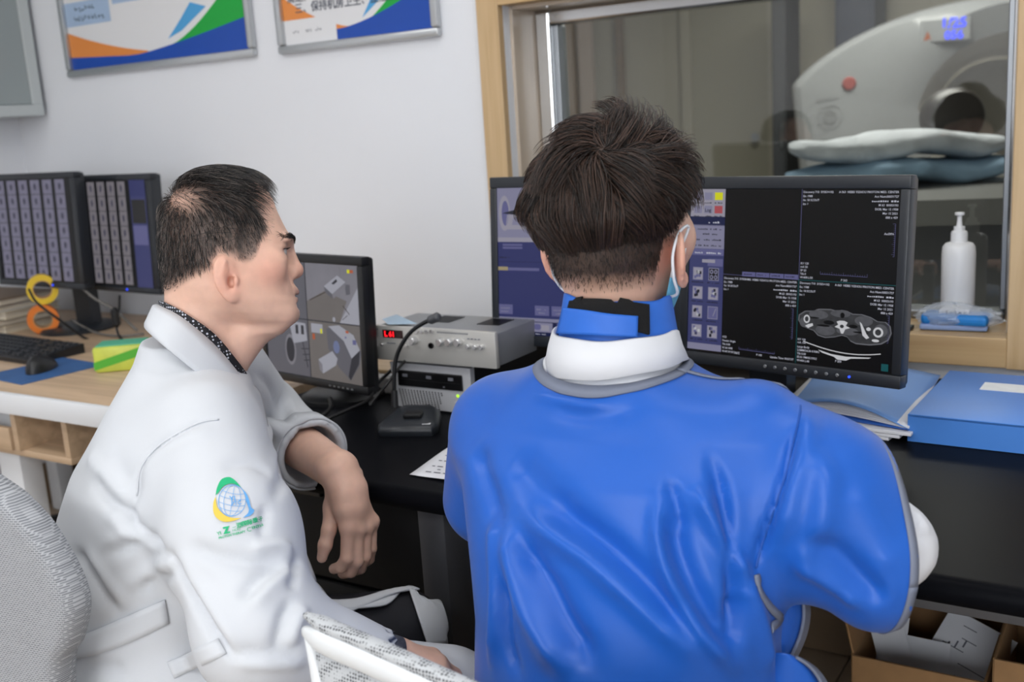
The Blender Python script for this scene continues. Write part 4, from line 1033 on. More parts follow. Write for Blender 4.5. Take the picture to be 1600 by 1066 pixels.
for k, (px, py, mm, z0, lb) in enumerate(((78, 505, 'tape_orange', 0.0, 'orange tape roll standing beside the monitor column'), (80, 477, 'tape_yellow', 0.09, 'yellow tape roll above the orange one by the monitor column'))):
    p = at(px, py, 3.22)
    t = thing('tape_roll', lb, 'tape', (p[0]-0.03, p[1], wz_+z0), 0, 'tape rolls by the monitor column')
    o = ringmesh(0.028, 0.045, 0.035).build('tape', mm, t, auto=40); o.rotation_euler = (math.radians(90), 0, math.radians(55)); o.location = (0, 0, 0.045)
    o = ringmesh(0.025, 0.028, 0.035).build('core', 'kraft', t, auto=40); o.rotation_euler = (math.radians(90), 0, math.radians(55)); o.location = (0, 0, 0.045)
def cable(name, pts, r, label, m='cable_black', group=None):
    o = MB().tube(spline(pts, 8), r, 6).build(name, m, None, smooth=True)
    return tag(o, label, 'cable', group)
cable('monitor_cable', [at(45, 452, 3.05), at(55, 470, 3.04), at(72, 485, 3.03), at(100, 505, 3.05), at(125, 524, 3.08), at(150, 536, 3.1)], 0.004, 'black lead hanging below the leftmost slice monitor')
cable('monitor_cable', [at(130, 452, 3.12), at(150, 468, 3.12), at(180, 485, 3.12), at(205, 508, 3.1), at(215, 517, 3.1)], 0.004, 'grey lead slanting below the second slice monitor', 'cable_grey')
cc = cable('monitor_cable', [at(187, 462, 3.1), at(186, 485, 3.08), at(182, 510, 3.06), at(190, 530, 3.05), at(215, 540, 3.0)], 0.0035, 'thin black lead with a thick bead, below the second slice monitor')
MB().lathe([(0.003, 0), (0.012, 0.01), (0.012, 0.05), (0.003, 0.06)], tuple(at(183, 512, 3.06)), 14).build('ferrite_bead', 'black_plastic', cc, auto=40)
cable('desk_lead', [onz(112, 500, wz_+0.03), onz(150, 520, wz_+0.006), onz(190, 525, wz_+0.006), onz(225, 522, wz_+0.006)], 0.0035, 'grey lead running over the oak desk from the monitor base', 'cable_grey')

# ---- leads between camera monitor and amplifier
cable('amplifier_cable', [at(588, 552, 2.2), at(586, 580, 2.2), at(583, 605, 2.18), at(578, 632, 2.1)], 0.0035, 'black lead dropping from the left end of the amplifier')
cable('amplifier_cable', [at(612, 578, 2.2), at(592, 598, 2.15), at(575, 625, 2.1), at(545, 640, 2.05), at(512, 655, 2.0)], 0.0035, 'black lead curving from the computer to the camera monitor')
cable('amplifier_cable', [at(515, 622, 2.1), at(517, 636, 2.08), at(506, 648, 2.05), at(495, 652, 2.05)], 0.0045, 'thick black lead looping below the camera monitor')
mat('socket_white', '#d8d4d0', 0.5)
t = thing('power_strip', 'pale power strip behind the microphone base', 'power strip', (onz(582, 622, DZ)[0]-0.02, 1.74, DZ), math.radians(10))
MB().box((0, 0, 0.018), (0.22, 0.05, 0.036), 0.004).build('body', 'socket_white', t)
for k in range(4): MB().box((-0.075+0.05*k, 0, 0.037), (0.03, 0.03, 0.003), 0.001).build('socket', 'white_plastic', t)
# ---- leads and heaps on the floor
def heap(name, c, n, r, label, seed):
    rr = random.Random(seed); m_ = MB()
    for k in range(n):
        a0 = rr.uniform(0, 6.28); rx, ry = r*rr.uniform(0.5, 1), r*rr.uniform(0.4, 0.9)
        pts = [(c[0]+rx*math.cos(a0+t_*0.55)+0.01*rr.uniform(-1, 1), c[1]+ry*math.sin(a0+t_*0.55), c[2]+0.012+0.008*k+0.01*rr.random()) for t_ in range(12)]
        m_.tube(spline(pts, 4), 0.006, 6)
    o = m_.build(name, 'cable_black', None, smooth=True); return tag(o, label, 'cables')
hc = onz(85, 862, FL); heap('cable_bundle', (hc[0], hc[1], FL), 9, 0.17, 'heap of coiled black cables on the floor below the oak desk', 2)
def floor_cable(pts, label, m):
    cable('floor_cable', pts, 0.005, label, m)
floor_cable([at(737, 815, 2.2), at(742, 850, 2.25), at(748, 885, 2.3), at(765, 912, 2.3)], 'grey lead hanging behind the desk leg beside the blue tunic', 'cable_grey')
floor_cable([at(733, 835, 2.2), at(752, 848, 2.2), at(775, 838, 2.2)], 'thin black lead strung behind the desk leg', 'cable_black')
floor_cable([at(735, 870, 2.25), at(741, 880, 2.25), at(735, 895, 2.25)], 'short black loop peeking from behind the desk leg', 'cable_black')
floor_cable([onz(735, 930, FL+0.01), onz(752, 945, FL+0.01), onz(785, 968, FL+0.01)], 'thin grey lead on the floor right of the desk leg', 'cable_grey')
floor_cable([onz(735, 966, FL+0.01), onz(755, 962, FL+0.01), onz(790, 968, FL+0.01)], 'thick black lead on the floor right of the desk leg', 'cable_black')
floor_cable([onz(735, 1005, FL+0.01), onz(755, 990, FL+0.01), onz(790, 985, FL+0.01)], 'black lead on the floor nearest the white chair', 'cable_black')

# ================================================================== cardboard boxes under the desk
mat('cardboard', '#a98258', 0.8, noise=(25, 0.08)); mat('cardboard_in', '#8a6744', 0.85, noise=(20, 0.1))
def carton(name, x0, x1, y0, y1, z1, rot, label, flaps):
    t = thing(name, label, 'box', ((x0+x1)/2, (y0+y1)/2, FL), math.radians(rot), 'open cartons under the black desk')
    w, d_, h = x1-x0, y1-y0, z1-FL
    MB().box((0, -d_/2, h/2), (w, 0.005, h), 0.001).build('front_side', 'cardboard', t)
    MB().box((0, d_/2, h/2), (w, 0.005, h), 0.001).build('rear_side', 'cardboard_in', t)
    for s in (-1, 1): MB().box((s*w/2, 0, h/2), (0.005, d_-0.006, h), 0.001).build('side', 'cardboard', t)
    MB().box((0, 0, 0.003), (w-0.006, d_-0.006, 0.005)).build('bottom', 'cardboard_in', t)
    for fl_ in flaps:
        s, ang = fl_
        if s in (-1, 1):
            Tf = Matrix.Translation((s*w/2, 0, h)) @ Matrix.Rotation(math.radians(ang), 4, 'Y')
            MB().box((0, 0, 0.05), (0.004, d_-0.01, 0.10), 0.001, T=Tf).build('flap', 'cardboard', t)
        else:
            Tf = Matrix.Translation((0, d_/2, h)) @ Matrix.Rotation(math.radians(ang), 4, 'X')
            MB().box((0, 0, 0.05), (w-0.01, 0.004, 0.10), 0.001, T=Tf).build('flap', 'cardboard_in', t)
    return t
carton('cardboard_carton', -0.438, -0.222, 1.735, 2.02, 0.335, 0, 'brown cardboard carton full of papers under the black desk', [(-1, -12), (0, -25)])
carton('cardboard_carton', -0.205, -0.03, 1.70, 2.0, 0.40, 0, 'brown cardboard carton with a torn edge, right of the paper-filled one', [])
for k, (x, y, z, rx, ry, rz, w, h, lb) in enumerate(((-0.40, 1.86, 0.28, 80, 8, 20, 0.05, 0.15, 'white sheet standing upright at the left of the carton'), (-0.385, 1.84, 0.275, 76, -10, 35, 0.06, 0.14, 'bent white sheet beside the upright one in the carton'), (-0.35, 1.85, 0.265, 60, 5, 8, 0.10, 0.12, 'short white sheet in the middle of the carton'), (-0.285, 1.87, 0.275, 48, 14, -16, 0.125, 0.19, 'printed white form leaning at the right of the carton'))):
    t = thing('loose_sheet', lb, 'paper', (x, y, z), math.radians(rz), 'papers in the carton')
    o = MB().box((0, 0, 0), (w, h, 0.0008)).build('sheet', 'paper_white', t); o.rotation_euler = (math.radians(rx), math.radians(ry), 0)
    if k == 3:
        d = MB(); rr = random.Random(4)
        for q in range(7): d.box((rr.uniform(-0.03, 0.03), 0.075-0.022*q, 0.0006), (rr.uniform(0.02, 0.07), 0.0016, 0.0003))
        for q in range(3): d.box((-0.035+0.012*q, 0.03+0.008*q, 0.0006), (0.003, 0.014, 0.0003))
        d.build('printed_lines', 'ink_grey', o)

# ================================================================== posters and wall panel
mat('poster_paper', '#e6e6e8', 0.3); mat('poster_orange', '#e88f45', 0.35); mat('poster_blue', '#0d49ac', 0.35); mat('poster_green', '#0aa83c', 0.35); mat('poster_sky', '#4fa4dc', 0.35); mat('poster_pale', '#a9c0dd', 0.35); mat('poster_ink', '#4a5060', 0.5)
def poster(label, pbl, pbr, lay):
    a, b = ony(*pbl, WY-0.012), ony(*pbr, WY-0.012)
    x0, x1 = a[0], b[0]; w = x1-x0; zb = (a[2]+b[2])/2; h = w*0.72
    ang = math.atan2(b[2]-a[2], w)
    t = thing('wall_poster', label, 'poster', ((x0+x1)/2, WY, zb), 0, 'framed notices on the wall'); t.rotation_euler = (0, 0, 0)
    fw = 0.022
    for nm, c, d_ in (('bottom', (0, -0.012, fw/2), (w, 0.02, fw)), ('top', (0, -0.012, h-fw/2), (w, 0.02, fw)), ('l', (-w/2+fw/2, -0.012, h/2), (fw, 0.02, h-2*fw)), ('r', (w/2-fw/2, -0.012, h/2), (fw, 0.02, h-2*fw))):
        MB().box(c, d_, 0.006).build('frame_bar', 'alu', t, auto=35)
    MB().box((0, -0.005, h/2), (w-2*fw+0.002, 0.004, h-2*fw+0.002)).build('backing', 'poster_paper', t)
    m_ = MB()
    X = lambda u: -w/2+fw+u*(w-2*fw)
    Z = lambda v: fw+v*w*0.36          # v: 0 at the bottom
    lay(m_, X, Z)
    m_.build('print', None, t)
def strip_poly(m_, lo, hi, y, mm, X, Z, n=24, u0=0, u1=1):
    us = [u0+(u1-u0)*i/n for i in range(n+1)]
    for a, b in zip(us[:-1], us[1:]):
        m_.quad((X(a), y, Z(lo(a))), (X(b), y, Z(lo(b))), (X(b), y, Z(hi(b))), (X(a), y, Z(hi(a))), mm)
def glyphs(m_, X, Z, u, v, n, s, y, seed, mm='poster_ink'):
    r = random.Random(seed)
    for i in range(n):
        for q in range(4):
            a, b = u+s*i*1.15+s*r.random()*0.6, v+s*2.6*r.random()*0.7
            if r.random() < 0.5: m_.quad((X(a), y, Z(b)), (X(a+s*0.6), y, Z(b)), (X(a+s*0.6), y, Z(b+s*0.4)), (X(a), y, Z(b+s*0.4)), mm)
            else: m_.quad((X(a), y, Z(b)), (X(a+s*0.15), y, Z(b)), (X(a+s*0.15), y, Z(b+s*1.6)), (X(a), y, Z(b+s*1.6)), mm)
def waves(m_, X, Z, y):
    blue = lambda u: 0.13-0.14*u+0.0*u if u < 0.35 else 0.081+0.0+0.55*max(0, u-0.40)**1.25*0.75
    ora = lambda u: max(blue(u), 0.38-0.85*u+0.55*u*u) if u < 0.5 else blue(u)
    grn = lambda u: blue(u)+(max(0, u-0.60)**1.5)*1.9
    strip_poly(m_, lambda u: 0.0, blue, y, 'poster_blue', X, Z)
    strip_poly(m_, blue, ora, y, 'poster_orange', X, Z, 20, 0, 0.46)
    strip_poly(m_, blue, grn, y, 'poster_green', X, Z, 20, 0.60, 1.0)
    m_.poly([(X(0.58), y, Z(0.19)), (X(0.66), y, Z(0.25)), (X(0.80), y, Z(0.44)), (X(0.72), y, Z(0.50)), (X(0.66), y, Z(0.36))], 'poster_sky')
def lay1(m_, X, Z):
    waves(m_, X, Z, -0.0075)
    for u0, v0, u1, v1 in ((0.0, 0.44, 0.27, 0.68), (0.0, 0.78, 0.26, 1.0), (0.29, 0.60, 0.62, 0.95)):
        m_.quad((X(u0), -0.0075, Z(v0)), (X(u1), -0.0075, Z(v0)), (X(u1), -0.0075, Z(v1)), (X(u0), -0.0075, Z(v1)), 'poster_pale')
    glyphs(m_, X, Z, 0.06, 0.58, 6, 0.018, -0.008, 1); glyphs(m_, X, Z, 0.05, 0.48, 9, 0.018, -0.008, 2); glyphs(m_, X, Z, 0.02, 0.84, 10, 0.018, -0.008, 3)
    glyphs(m_, X, Z, 0.31, 0.84, 13, 0.018, -0.008, 4); glyphs(m_, X, Z, 0.31, 0.72, 13, 0.018, -0.008, 5)
def lay2(m_, X, Z):
    blue = lambda u: 0.14 if u < 0.38 else 0.14+0.95*max(0, u-0.38)**1.55
    grn = lambda u: blue(u)+max(0, u-0.62)*1.05
    y = -0.0075
    strip_poly(m_, lambda u: 0.0, blue, y, 'poster_blue', X, Z)
    ora = lambda u: max(blue(u), 0.66-1.75*u+1.4*u*u)
    strip_poly(m_, blue, ora, y, 'poster_orange', X, Z, 24, 0, 0.48)
    strip_poly(m_, blue, grn, y, 'poster_green', X, Z, 20, 0.62, 1.0)
    m_.poly([(X(0.55), y, Z(0.24)), (X(0.66), y, Z(0.42)), (X(0.80), y, Z(0.80)), (X(0.70), y, Z(0.86)), (X(0.64), y, Z(0.55))], 'poster_sky')
    m_.quad((X(0.0), y-0.0005, Z(0.0)), (X(0.37), y-0.0005, Z(0.0)), (X(0.37), y-0.0005, Z(0.33)), (X(0.0), y-0.0005, Z(0.33)), 'poster_paper')
    glyphs(m_, X, Z, 0.06, 0.15, 3, 0.014, y-0.001, 7); glyphs(m_, X, Z, 0.15, 0.15, 3, 0.014, y-0.001, 8); glyphs(m_, X, Z, 0.22, 0.15, 3, 0.014, y-0.001, 9)
    k = X(1)-X(0)
    add_text(m_, '三、保持机房卫生、整洁。', X(0.09), y-0.001, Z(0.42), 0.058*k, m='poster_ink', bold=0.01)
    add_text(m_, '清楚。', X(0.04), y-0.001, Z(0.57), 0.058*k, m='poster_ink', bold=0.01)
poster('framed notice with pale blue text boxes above the man in the white coat', (108, 120), (400, 90), lay1)
poster('framed notice with a white label in its lower corner, nearest the window', (438, 86), (688, 56), lay2)
mat('panel_grey', '#9aa3a4', 0.3); mat('panel_frame', '#c2c8c9', 0.4)
px_ = -3.20
e0, e1 = onx(75, 180, px_), onx(39, 0, px_)
t = thing('wall_cabinet', 'grey-fronted wall cabinet with a pale frame in the upper left corner', 'cabinet', (-3.285, 1.90, 1.40))
yb = 2.235
MB().box((0, 0, 0.30), (0.16, 0.66, 0.60), 0.003).build('body', 'panel_frame', t)
dd = MB().box((0.083, 0, 0.30), (0.008, 0.585, 0.525), 0.002).build('door', 'panel_grey', t)
for c, d_ in (((0.086, 0, 0.018), (0.014, 0.66, 0.036)), ((0.086, 0, 0.582), (0.014, 0.66, 0.036)), ((0.086, 0.311, 0.30), (0.014, 0.038, 0.53)), ((0.086, -0.311, 0.30), (0.014, 0.038, 0.53))): MB().box(c, d_, 0.003).build('frame_bar', 'panel_frame', t)
# ================================================================== implicit-surface modeller (for bodies and garments)
def axis_lines(segs):
    """[(start, stop, step), ...] -> non-uniform coordinate array"""
    out = []
    for a, b, h in segs:
        n = max(1, int(round((b-a)/h))); out += list(np.linspace(a, b, n, endpoint=False))
    out.append(segs[-1][1]); return np.array(out, np.float32)
class Vol:
    def __init__(s, xs, ys, zs, far=0.12):
        s.x, s.y, s.z = xs, ys, zs
        s.F = np.full((len(xs), len(ys), len(zs)), far, np.float32)
    def sl(s, lo, hi):
        r = []
        for c, a, b in ((s.x, lo[0], hi[0]), (s.y, lo[1], hi[1]), (s.z, lo[2], hi[2])):
            r.append(slice(max(0, int(np.searchsorted(c, a))-1), min(len(c), int(np.searchsorted(c, b))+1)))
        return tuple(r)
    def _do(s, fn, lo, hi, k, mode):
        q = s.sl(np.array(lo)-k-0.03, np.array(hi)+k+0.03)
        if any(a.stop <= a.start for a in q): return
        X = s.x[q[0]][:, None, None]; Y = s.y[q[1]][None, :, None]; Z = s.z[q[2]][None, None, :]
        d = fn(X, Y, Z).astype(np.float32); A = s.F[q]
        if mode == 'sub': d = -d
        if k <= 0:
            s.F[q] = np.minimum(A, d) if mode == 'add' else np.maximum(A, d); return
        h = np.maximum(k-np.abs(A-d), 0)/k
        s.F[q] = (np.minimum(A, d)-h*h*k*0.25) if mode == 'add' else (np.maximum(A, d)+h*h*k*0.25)
    def cone(s, a, b, ra, rb, k=0.02, mode='add', flat=None):
        """round cone; flat=(axis vector, factor) squashes the section along an axis"""
        a = np.array(a, float); b = np.array(b, float); R = max(ra, rb)*(max(1, flat[1]) if flat else 1)
        ba = b-a; L2 = float(ba@ba)+1e-12
        fa = None if flat is None else np.array(flat[0], float)/np.linalg.norm(flat[0])
        def fn(X, Y, Z):
            px, py, pz = X-a[0], Y-a[1], Z-a[2]
            t = np.clip((px*ba[0]+py*ba[1]+pz*ba[2])/L2, 0, 1)
            dx, dy, dz = px-t*ba[0], py-t*ba[1], pz-t*ba[2]
            if fa is not None:
                e = dx*fa[0]+dy*fa[1]+dz*fa[2]; g = e/flat[1]-e
                dx, dy, dz = dx+g*fa[0], dy+g*fa[1], dz+g*fa[2]
            return np.sqrt(dx*dx+dy*dy+dz*dz)-(ra+(rb-ra)*t)
        s._do(fn, np.minimum(a, b)-R, np.maximum(a, b)+R, k, mode)
    def ell(s, c, r, k=0.02, mode='add', R=None):
        c = np.array(c, float); r = np.array(r, float)
        R = np.eye(3) if R is None else np.array(R, float)      # columns = local axes in world
        m_ = float(r.max())
        def fn(X, Y, Z):
            px, py, pz = X-c[0], Y-c[1], Z-c[2]
            u = [(px*R[0, i]+py*R[1, i]+pz*R[2, i]) for i in range(3)]
            k0 = np.sqrt(sum((u[i]/r[i])**2 for i in range(3))); k1 = np.sqrt(sum((u[i]/r[i]**2)**2 for i in range(3)))+1e-9
            return k0*(k0-1)/k1
        s._do(fn, c-m_, c+m_, k, mode)
    def chain(s, pts, rs, k=0.02, mode='add', flat=None):
        for i in range(len(pts)-1): s.cone(pts[i], pts[i+1], rs[i], rs[i+1], k, mode, flat)
    def loft(s, rings, k=0.02, mode='add', rot=0.0, n=2.0, zpad=0.0):
        """rings [(z, cx, cy, a, b)]: stacked superellipse sections, a along the local x turned by rot"""
        A = np.array(rings, float); zz = A[:, 0]
        c_, s_ = math.cos(rot), math.sin(rot)
        def fn(X, Y, Z):
            z = np.clip(Z, zz[0], zz[-1])
            cx, cy, a, b = [np.interp(z, zz, A[:, i]) for i in (1, 2, 3, 4)]
            dx, dy = X-cx, Y-cy
            u, v = dx*c_+dy*s_, -dx*s_+dy*c_
            g = (np.abs(u/a)**n+np.abs(v/b)**n)**(1.0/n)
            m = np.sqrt((u/a)**2+(v/b)**2)+1e-9
            gr = np.sqrt((u/a**2)**2+(v/b**2)**2)/m+1e-9
            d = (g-1)/gr
            d = np.clip(d, -0.2, 0.3)
            dz = np.maximum(zz[0]-Z, Z-zz[-1])
            return np.maximum(d, dz+0*d)
        mx = A[:, 3:5].max()
        s._do(fn, (A[:, 1].min()-mx, A[:, 2].min()-mx, zz[0]), (A[:, 1].max()+mx, A[:, 2].max()+mx, zz[-1]), k, mode)
    def func(s, fn, lo, hi, k=0.0, mode='add'):
        s._do(fn, lo, hi, k, mode)
    def mesh(s, smooth=2):
        F = s.F; N = np.array(F.shape); S = F < 0
        c = np.zeros(N-1, np.int8)
        for i in (0, 1):
            for j in (0, 1):
                for k in (0, 1): c += S[i:N[0]-1+i, j:N[1]-1+j, k:N[2]-1+k]
        act = (c > 0) & (c < 8)
        I, J, K = np.nonzero(act)
        idx = np.full(act.shape, -1, np.int64); idx[I, J, K] = np.arange(len(I))
        val = {}
        for i in (0, 1):
            for j in (0, 1):
                for k in (0, 1): val[i, j, k] = F[I+i, J+j, K+k]
        P = np.zeros((len(I), 3)); C = np.zeros(len(I))
        for a in val:
            for ax in range(3):
                if a[ax] == 1: continue
                b = list(a); b[ax] = 1; b = tuple(b)
                fa, fb = val[a], val[b]; m_ = (fa < 0) != (fb < 0)
                t = np.where(m_, fa/(fa-fb+1e-20), 0)
                q = np.tile(np.array(a, float), (len(I), 1)); q[:, ax] = t
                P[m_] += q[m_]; C[m_] += 1
        P /= C[:, None]
        V = np.stack([np.interp(I+P[:, 0], np.arange(N[0]), s.x), np.interp(J+P[:, 1], np.arange(N[1]), s.y), np.interp(K+P[:, 2], np.arange(N[2]), s.z)], 1)
        Q = []
        for ax in range(3):
            o = [1, 1, 1]; o[ax] = 0
            sl0 = [slice(1, N[d]-1) if d != ax else slice(0, N[d]-1) for d in range(3)]
            sl1 = [slice(1, N[d]-1) if d != ax else slice(1, N[d]) for d in range(3)]
            A_, B_ = S[tuple(sl0)], S[tuple(sl1)]
            i, j, k = np.nonzero(A_ != B_)
            base = np.stack([i, j, k], 1)+np.array([0 if d == ax else 1 for d in range(3)])
            u, w = (ax+1) % 3, (ax+2) % 3
            cells = []
            for du, dw in ((-1, -1), (0, -1), (0, 0), (-1, 0)):
                b = base.copy(); b[:, u] += du; b[:, w] += dw
                cells.append(idx[b[:, 0], b[:, 1], b[:, 2]])
            q = np.stack(cells, 1)
            fl = ~A_[i, j, k]
            q[fl] = q[fl][:, ::-1]
            Q.append(q)
        Q = np.concatenate(Q); Q = Q[(Q >= 0).all(1)]
        V = lap(V, Q, smooth)
        return V, Q
def quad_edges(Q):
    k = Q.shape[1]
    E = np.concatenate([np.stack([Q[:, i], Q[:, (i+1) % k]], 1) for i in range(k)])
    E = np.sort(E, 1); return np.unique(E, axis=0)
def lap(V, Q, it, lam=0.5, mu=-0.52):
    if it <= 0: return V
    E = quad_edges(Q); n = len(V)
    deg = np.bincount(E.ravel(), minlength=n).astype(float)+1e-9
    for k in range(it*2):
        w = lam if k % 2 == 0 else mu
        D = np.zeros_like(V)
        for c in range(3):
            D[:, c] = (np.bincount(E[:, 0], V[E[:, 1], c], n)+np.bincount(E[:, 1], V[E[:, 0], c], n))/deg-V[:, c]
        V = V+w*D
    return V
def relax(V, Q, it, lam=0.5, mask=None):
    E = quad_edges(Q); n = len(V); deg = np.bincount(E.ravel(), minlength=n).astype(float)+1e-9
    for k in range(it):
        D = np.zeros_like(V)
        for c in range(3): D[:, c] = (np.bincount(E[:, 0], V[E[:, 1], c], n)+np.bincount(E[:, 1], V[E[:, 0], c], n))/deg-V[:, c]
        V = V+lam*D*(1 if mask is None else mask[:, None])
    return V
def vnormals(V, Q):
    n = np.cross(V[Q[:, 2]]-V[Q[:, 0]], V[Q[:, 3 if Q.shape[1] == 4 else 1]]-V[Q[:, 1 if Q.shape[1] == 4 else 0]])
    if Q.shape[1] == 3: n = np.cross(V[Q[:, 1]]-V[Q[:, 0]], V[Q[:, 2]]-V[Q[:, 0]])
    N = np.zeros_like(V)
    for i in range(Q.shape[1]):
        for c in range(3): N[:, c] += np.bincount(Q[:, i], n[:, c], len(V))
    return N/(np.linalg.norm(N, axis=1, keepdims=True)+1e-12)
def bvh_of(V, Q):
    return BVHTree.FromPolygons([tuple(v) for v in V], [tuple(map(int, q)) for q in Q])
def hit(bvh, px, py, back=None):
    r = ray(px, py); r = r/np.linalg.norm(r)
    h = bvh.ray_cast(Vector(CO), Vector(r))
    if h[0] is None: return None if back is None else at(px, py, back)
    return np.array(h[0])
def seg_dist(V, pts):
    """distance of every vertex to a polyline and the arc parameter 0..1"""
    pts = np.array(pts, float); L = np.linalg.norm(np.diff(pts, axis=0), axis=1); cum = np.concatenate([[0], np.cumsum(L)]); tot = cum[-1]+1e-9
    best = np.full(len(V), 1e9); par = np.zeros(len(V))
    for i in range(len(pts)-1):
        ba = pts[i+1]-pts[i]; t = np.clip(((V-pts[i])@ba)/(ba@ba+1e-12), 0, 1)
        d = np.linalg.norm(V-pts[i]-t[:, None]*ba, axis=1); m_ = d < best
        best[m_] = d[m_]; par[m_] = (cum[i]+t[m_]*L[i])/tot
    return best, par
def folds(V, Q, strokes, default_back=None):
    """strokes: (pixel polyline traced over the garment, width m, height m). Points are cast on to the surface, the relief is made along the normals."""
    bvh = bvh_of(V, Q); N = vnormals(V, Q); D = np.zeros(len(V))
    for pts, w, a in strokes:
        P3 = [hit(bvh, x, y) for x, y in pts]; P3 = [p for p in P3 if p is not None]
        if len(P3) < 2: continue
        P3 = np.array(spline(P3, 5))
        lo, hi = P3.min(0)-4*w, P3.max(0)+4*w
        near = np.nonzero(((V > lo) & (V < hi)).all(1))[0]
        if not len(near): continue
        d, t = seg_dist(V[near], P3)
        tap = np.minimum(1, np.minimum(t, 1-t)*5+0.12)
        nm = N[near]@(-CF) > -0.35
        D[near] += a*np.exp(-(d/w)**2)*tap*nm
    return V+N*D[:, None]
def wrinkle(V, Q, amp, scale, seed, stretch=(1, 1, 1)):
    """soft random undulation along the normals"""
    N = vnormals(V, Q); r = np.random.default_rng(seed); D = np.zeros(len(V))
    for k in range(14):
        w = r.normal(size=3)*scale*np.array(stretch); D += np.sin(V@w*6.283+r.uniform(0, 6.28))*r.uniform(0.4, 1)
    return V+N*(D/8*amp)[:, None]
def paint(o, cols, name='tint'):
    """per-vertex own colour of the thing (skin tone, stubble, dye)"""
    a = o.data.color_attributes.new(name, 'FLOAT_COLOR', 'POINT')
    c = np.ones((len(o.data.vertices), 4), np.float32); c[:, :3] = cols
    a.data.foreach_set('color', c.ravel())
def tint_mat(name, rough=0.5, sss=0.0, bump=None, sheen=0.0, spec=0.5, noise=None):
    m = mat(name, '#ffffff', rough, spec=spec, bump=bump, sheen=sheen)
    nt = m.node_tree; b = nt.nodes['Principled BSDF']
    at_ = nt.nodes.new('ShaderNodeAttribute'); at_.attribute_name = 'tint'
    src = at_.outputs['Color']
    if noise:
        tc = nt.nodes.new('ShaderNodeTexCoord'); n = nt.nodes.new('ShaderNodeTexNoise'); n.inputs['Scale'].default_value = noise[0]; n.inputs['Detail'].default_value = 5
        nt.links.new(tc.outputs['Object'], n.inputs[0])
        mr = nt.nodes.new('ShaderNodeMapRange'); mr.inputs[1].default_value = 0.3; mr.inputs[2].default_value = 0.7; mr.inputs[3].default_value = 1-noise[1]; mr.inputs[4].default_value = 1+noise[1]
        nt.links.new(n.outputs['Fac'], mr.inputs[0])
        mx = nt.nodes.new('ShaderNodeMix'); mx.data_type = 'RGBA'; mx.blend_type = 'MULTIPLY'; mx.inputs[0].default_value = 1.0
        cmb = nt.nodes.new('ShaderNodeCombineColor')
        for i in range(3): nt.links.new(mr.outputs[0], cmb.inputs[i])
        nt.links.new(src, mx.inputs[6]); nt.links.new(cmb.outputs[0], mx.inputs[7]); src = mx.outputs[2]
    nt.links.new(src, b.inputs['Base Color'])
    if sss:
        b.inputs['Subsurface Weight'].default_value = sss; b.inputs['Subsurface Radius'].default_value = (0.6, 0.25, 0.12); b.inputs['Subsurface Scale'].default_value = 0.012
    return m
def strands(name, P, rad, m, parent, sides=3):
    """P: (n, k, 3) strand points -> one mesh of tapered tubes"""
    n, k, _ = P.shape
    T = np.gradient(P, axis=1); T /= np.linalg.norm(T, axis=2, keepdims=True)+1e-12
    ref = np.array([0.3, 0.2, 0.93]); U = np.cross(T, ref); U /= np.linalg.norm(U, axis=2, keepdims=True)+1e-9; W = np.cross(T, U)
    r = rad[:, None, None]*np.linspace(1, 0.25, k)[None, :, None]
    vs = []
    for s_ in range(sides):
        a = 2*math.pi*s_/sides; vs.append(P+r*(U*math.cos(a)+W*math.sin(a)))
    V = np.stack(vs, 2).reshape(-1, 3)                 # n,k,sides
    base = (np.arange(n)[:, None, None]*k+np.arange(k-1)[None, :, None])*sides
    j = np.arange(sides)[None, None, :]; j2 = (j+1) % sides
    F = np.stack([base+j, base+j2, base+sides+j2, base+sides+j], 3).reshape(-1, 4)
    return arr_mesh(name, V, F, m, parent, smooth=True)
def tube_loop(pts, r, n=8):
    return MB().tube(pts, r, n)
def ribbon(name, A, B, m, parent, thick=0.0012):
    """strip between two point rows, given some thickness"""
    k = len(A); vs = [tuple(p) for p in A]+[tuple(p) for p in B]
    fs = [(i, i+1, k+i+1, k+i) for i in range(k-1)]
    o = MB().add(vs, fs).build(name, m, parent, smooth=True)
    if thick: mo = o.modifiers.new('t', 'SOLIDIFY'); mo.thickness = thick; mo.offset = 0
    return o
# ================================================================== person in the blue tunic (back to us, facing the window)
tint_mat('skin', 0.48, sss=0.12, noise=(60, 0.05), bump=(260, 0.06, 0.0006))
mat('hair_dark', '#1e1612', 0.42, spec=0.5); mat('hair_brown', '#4a372e', 0.45, spec=0.5)
mat('tunic_blue', '#195bbb', 0.40, spec=0.35, sheen=0.1, noise=(5, 0.03), bump=(1400, 0.06, 0.0003))
mat('trim_grey', '#737a8c', 0.65, bump=(700, 0.2, 0.0006)); mat('velcro_black', '#0b0b0d', 0.95, bump=(900, 0.8, 0.002)); mat('collar_blue', '#2568cc', 0.55, noise=(30, 0.06), bump=(900, 0.15, 0.0005))
mat('coat_white2', '#dcdee3', 0.7, bump=(900, 0.12, 0.0005)); mat('trouser_navy', '#1b1e2c', 0.8)
HC = np.array([-0.574, 1.150, 1.170])           # centre of the skull
nb_ = np.array([-0.562, 1.085, 1.000])          # base of the neck
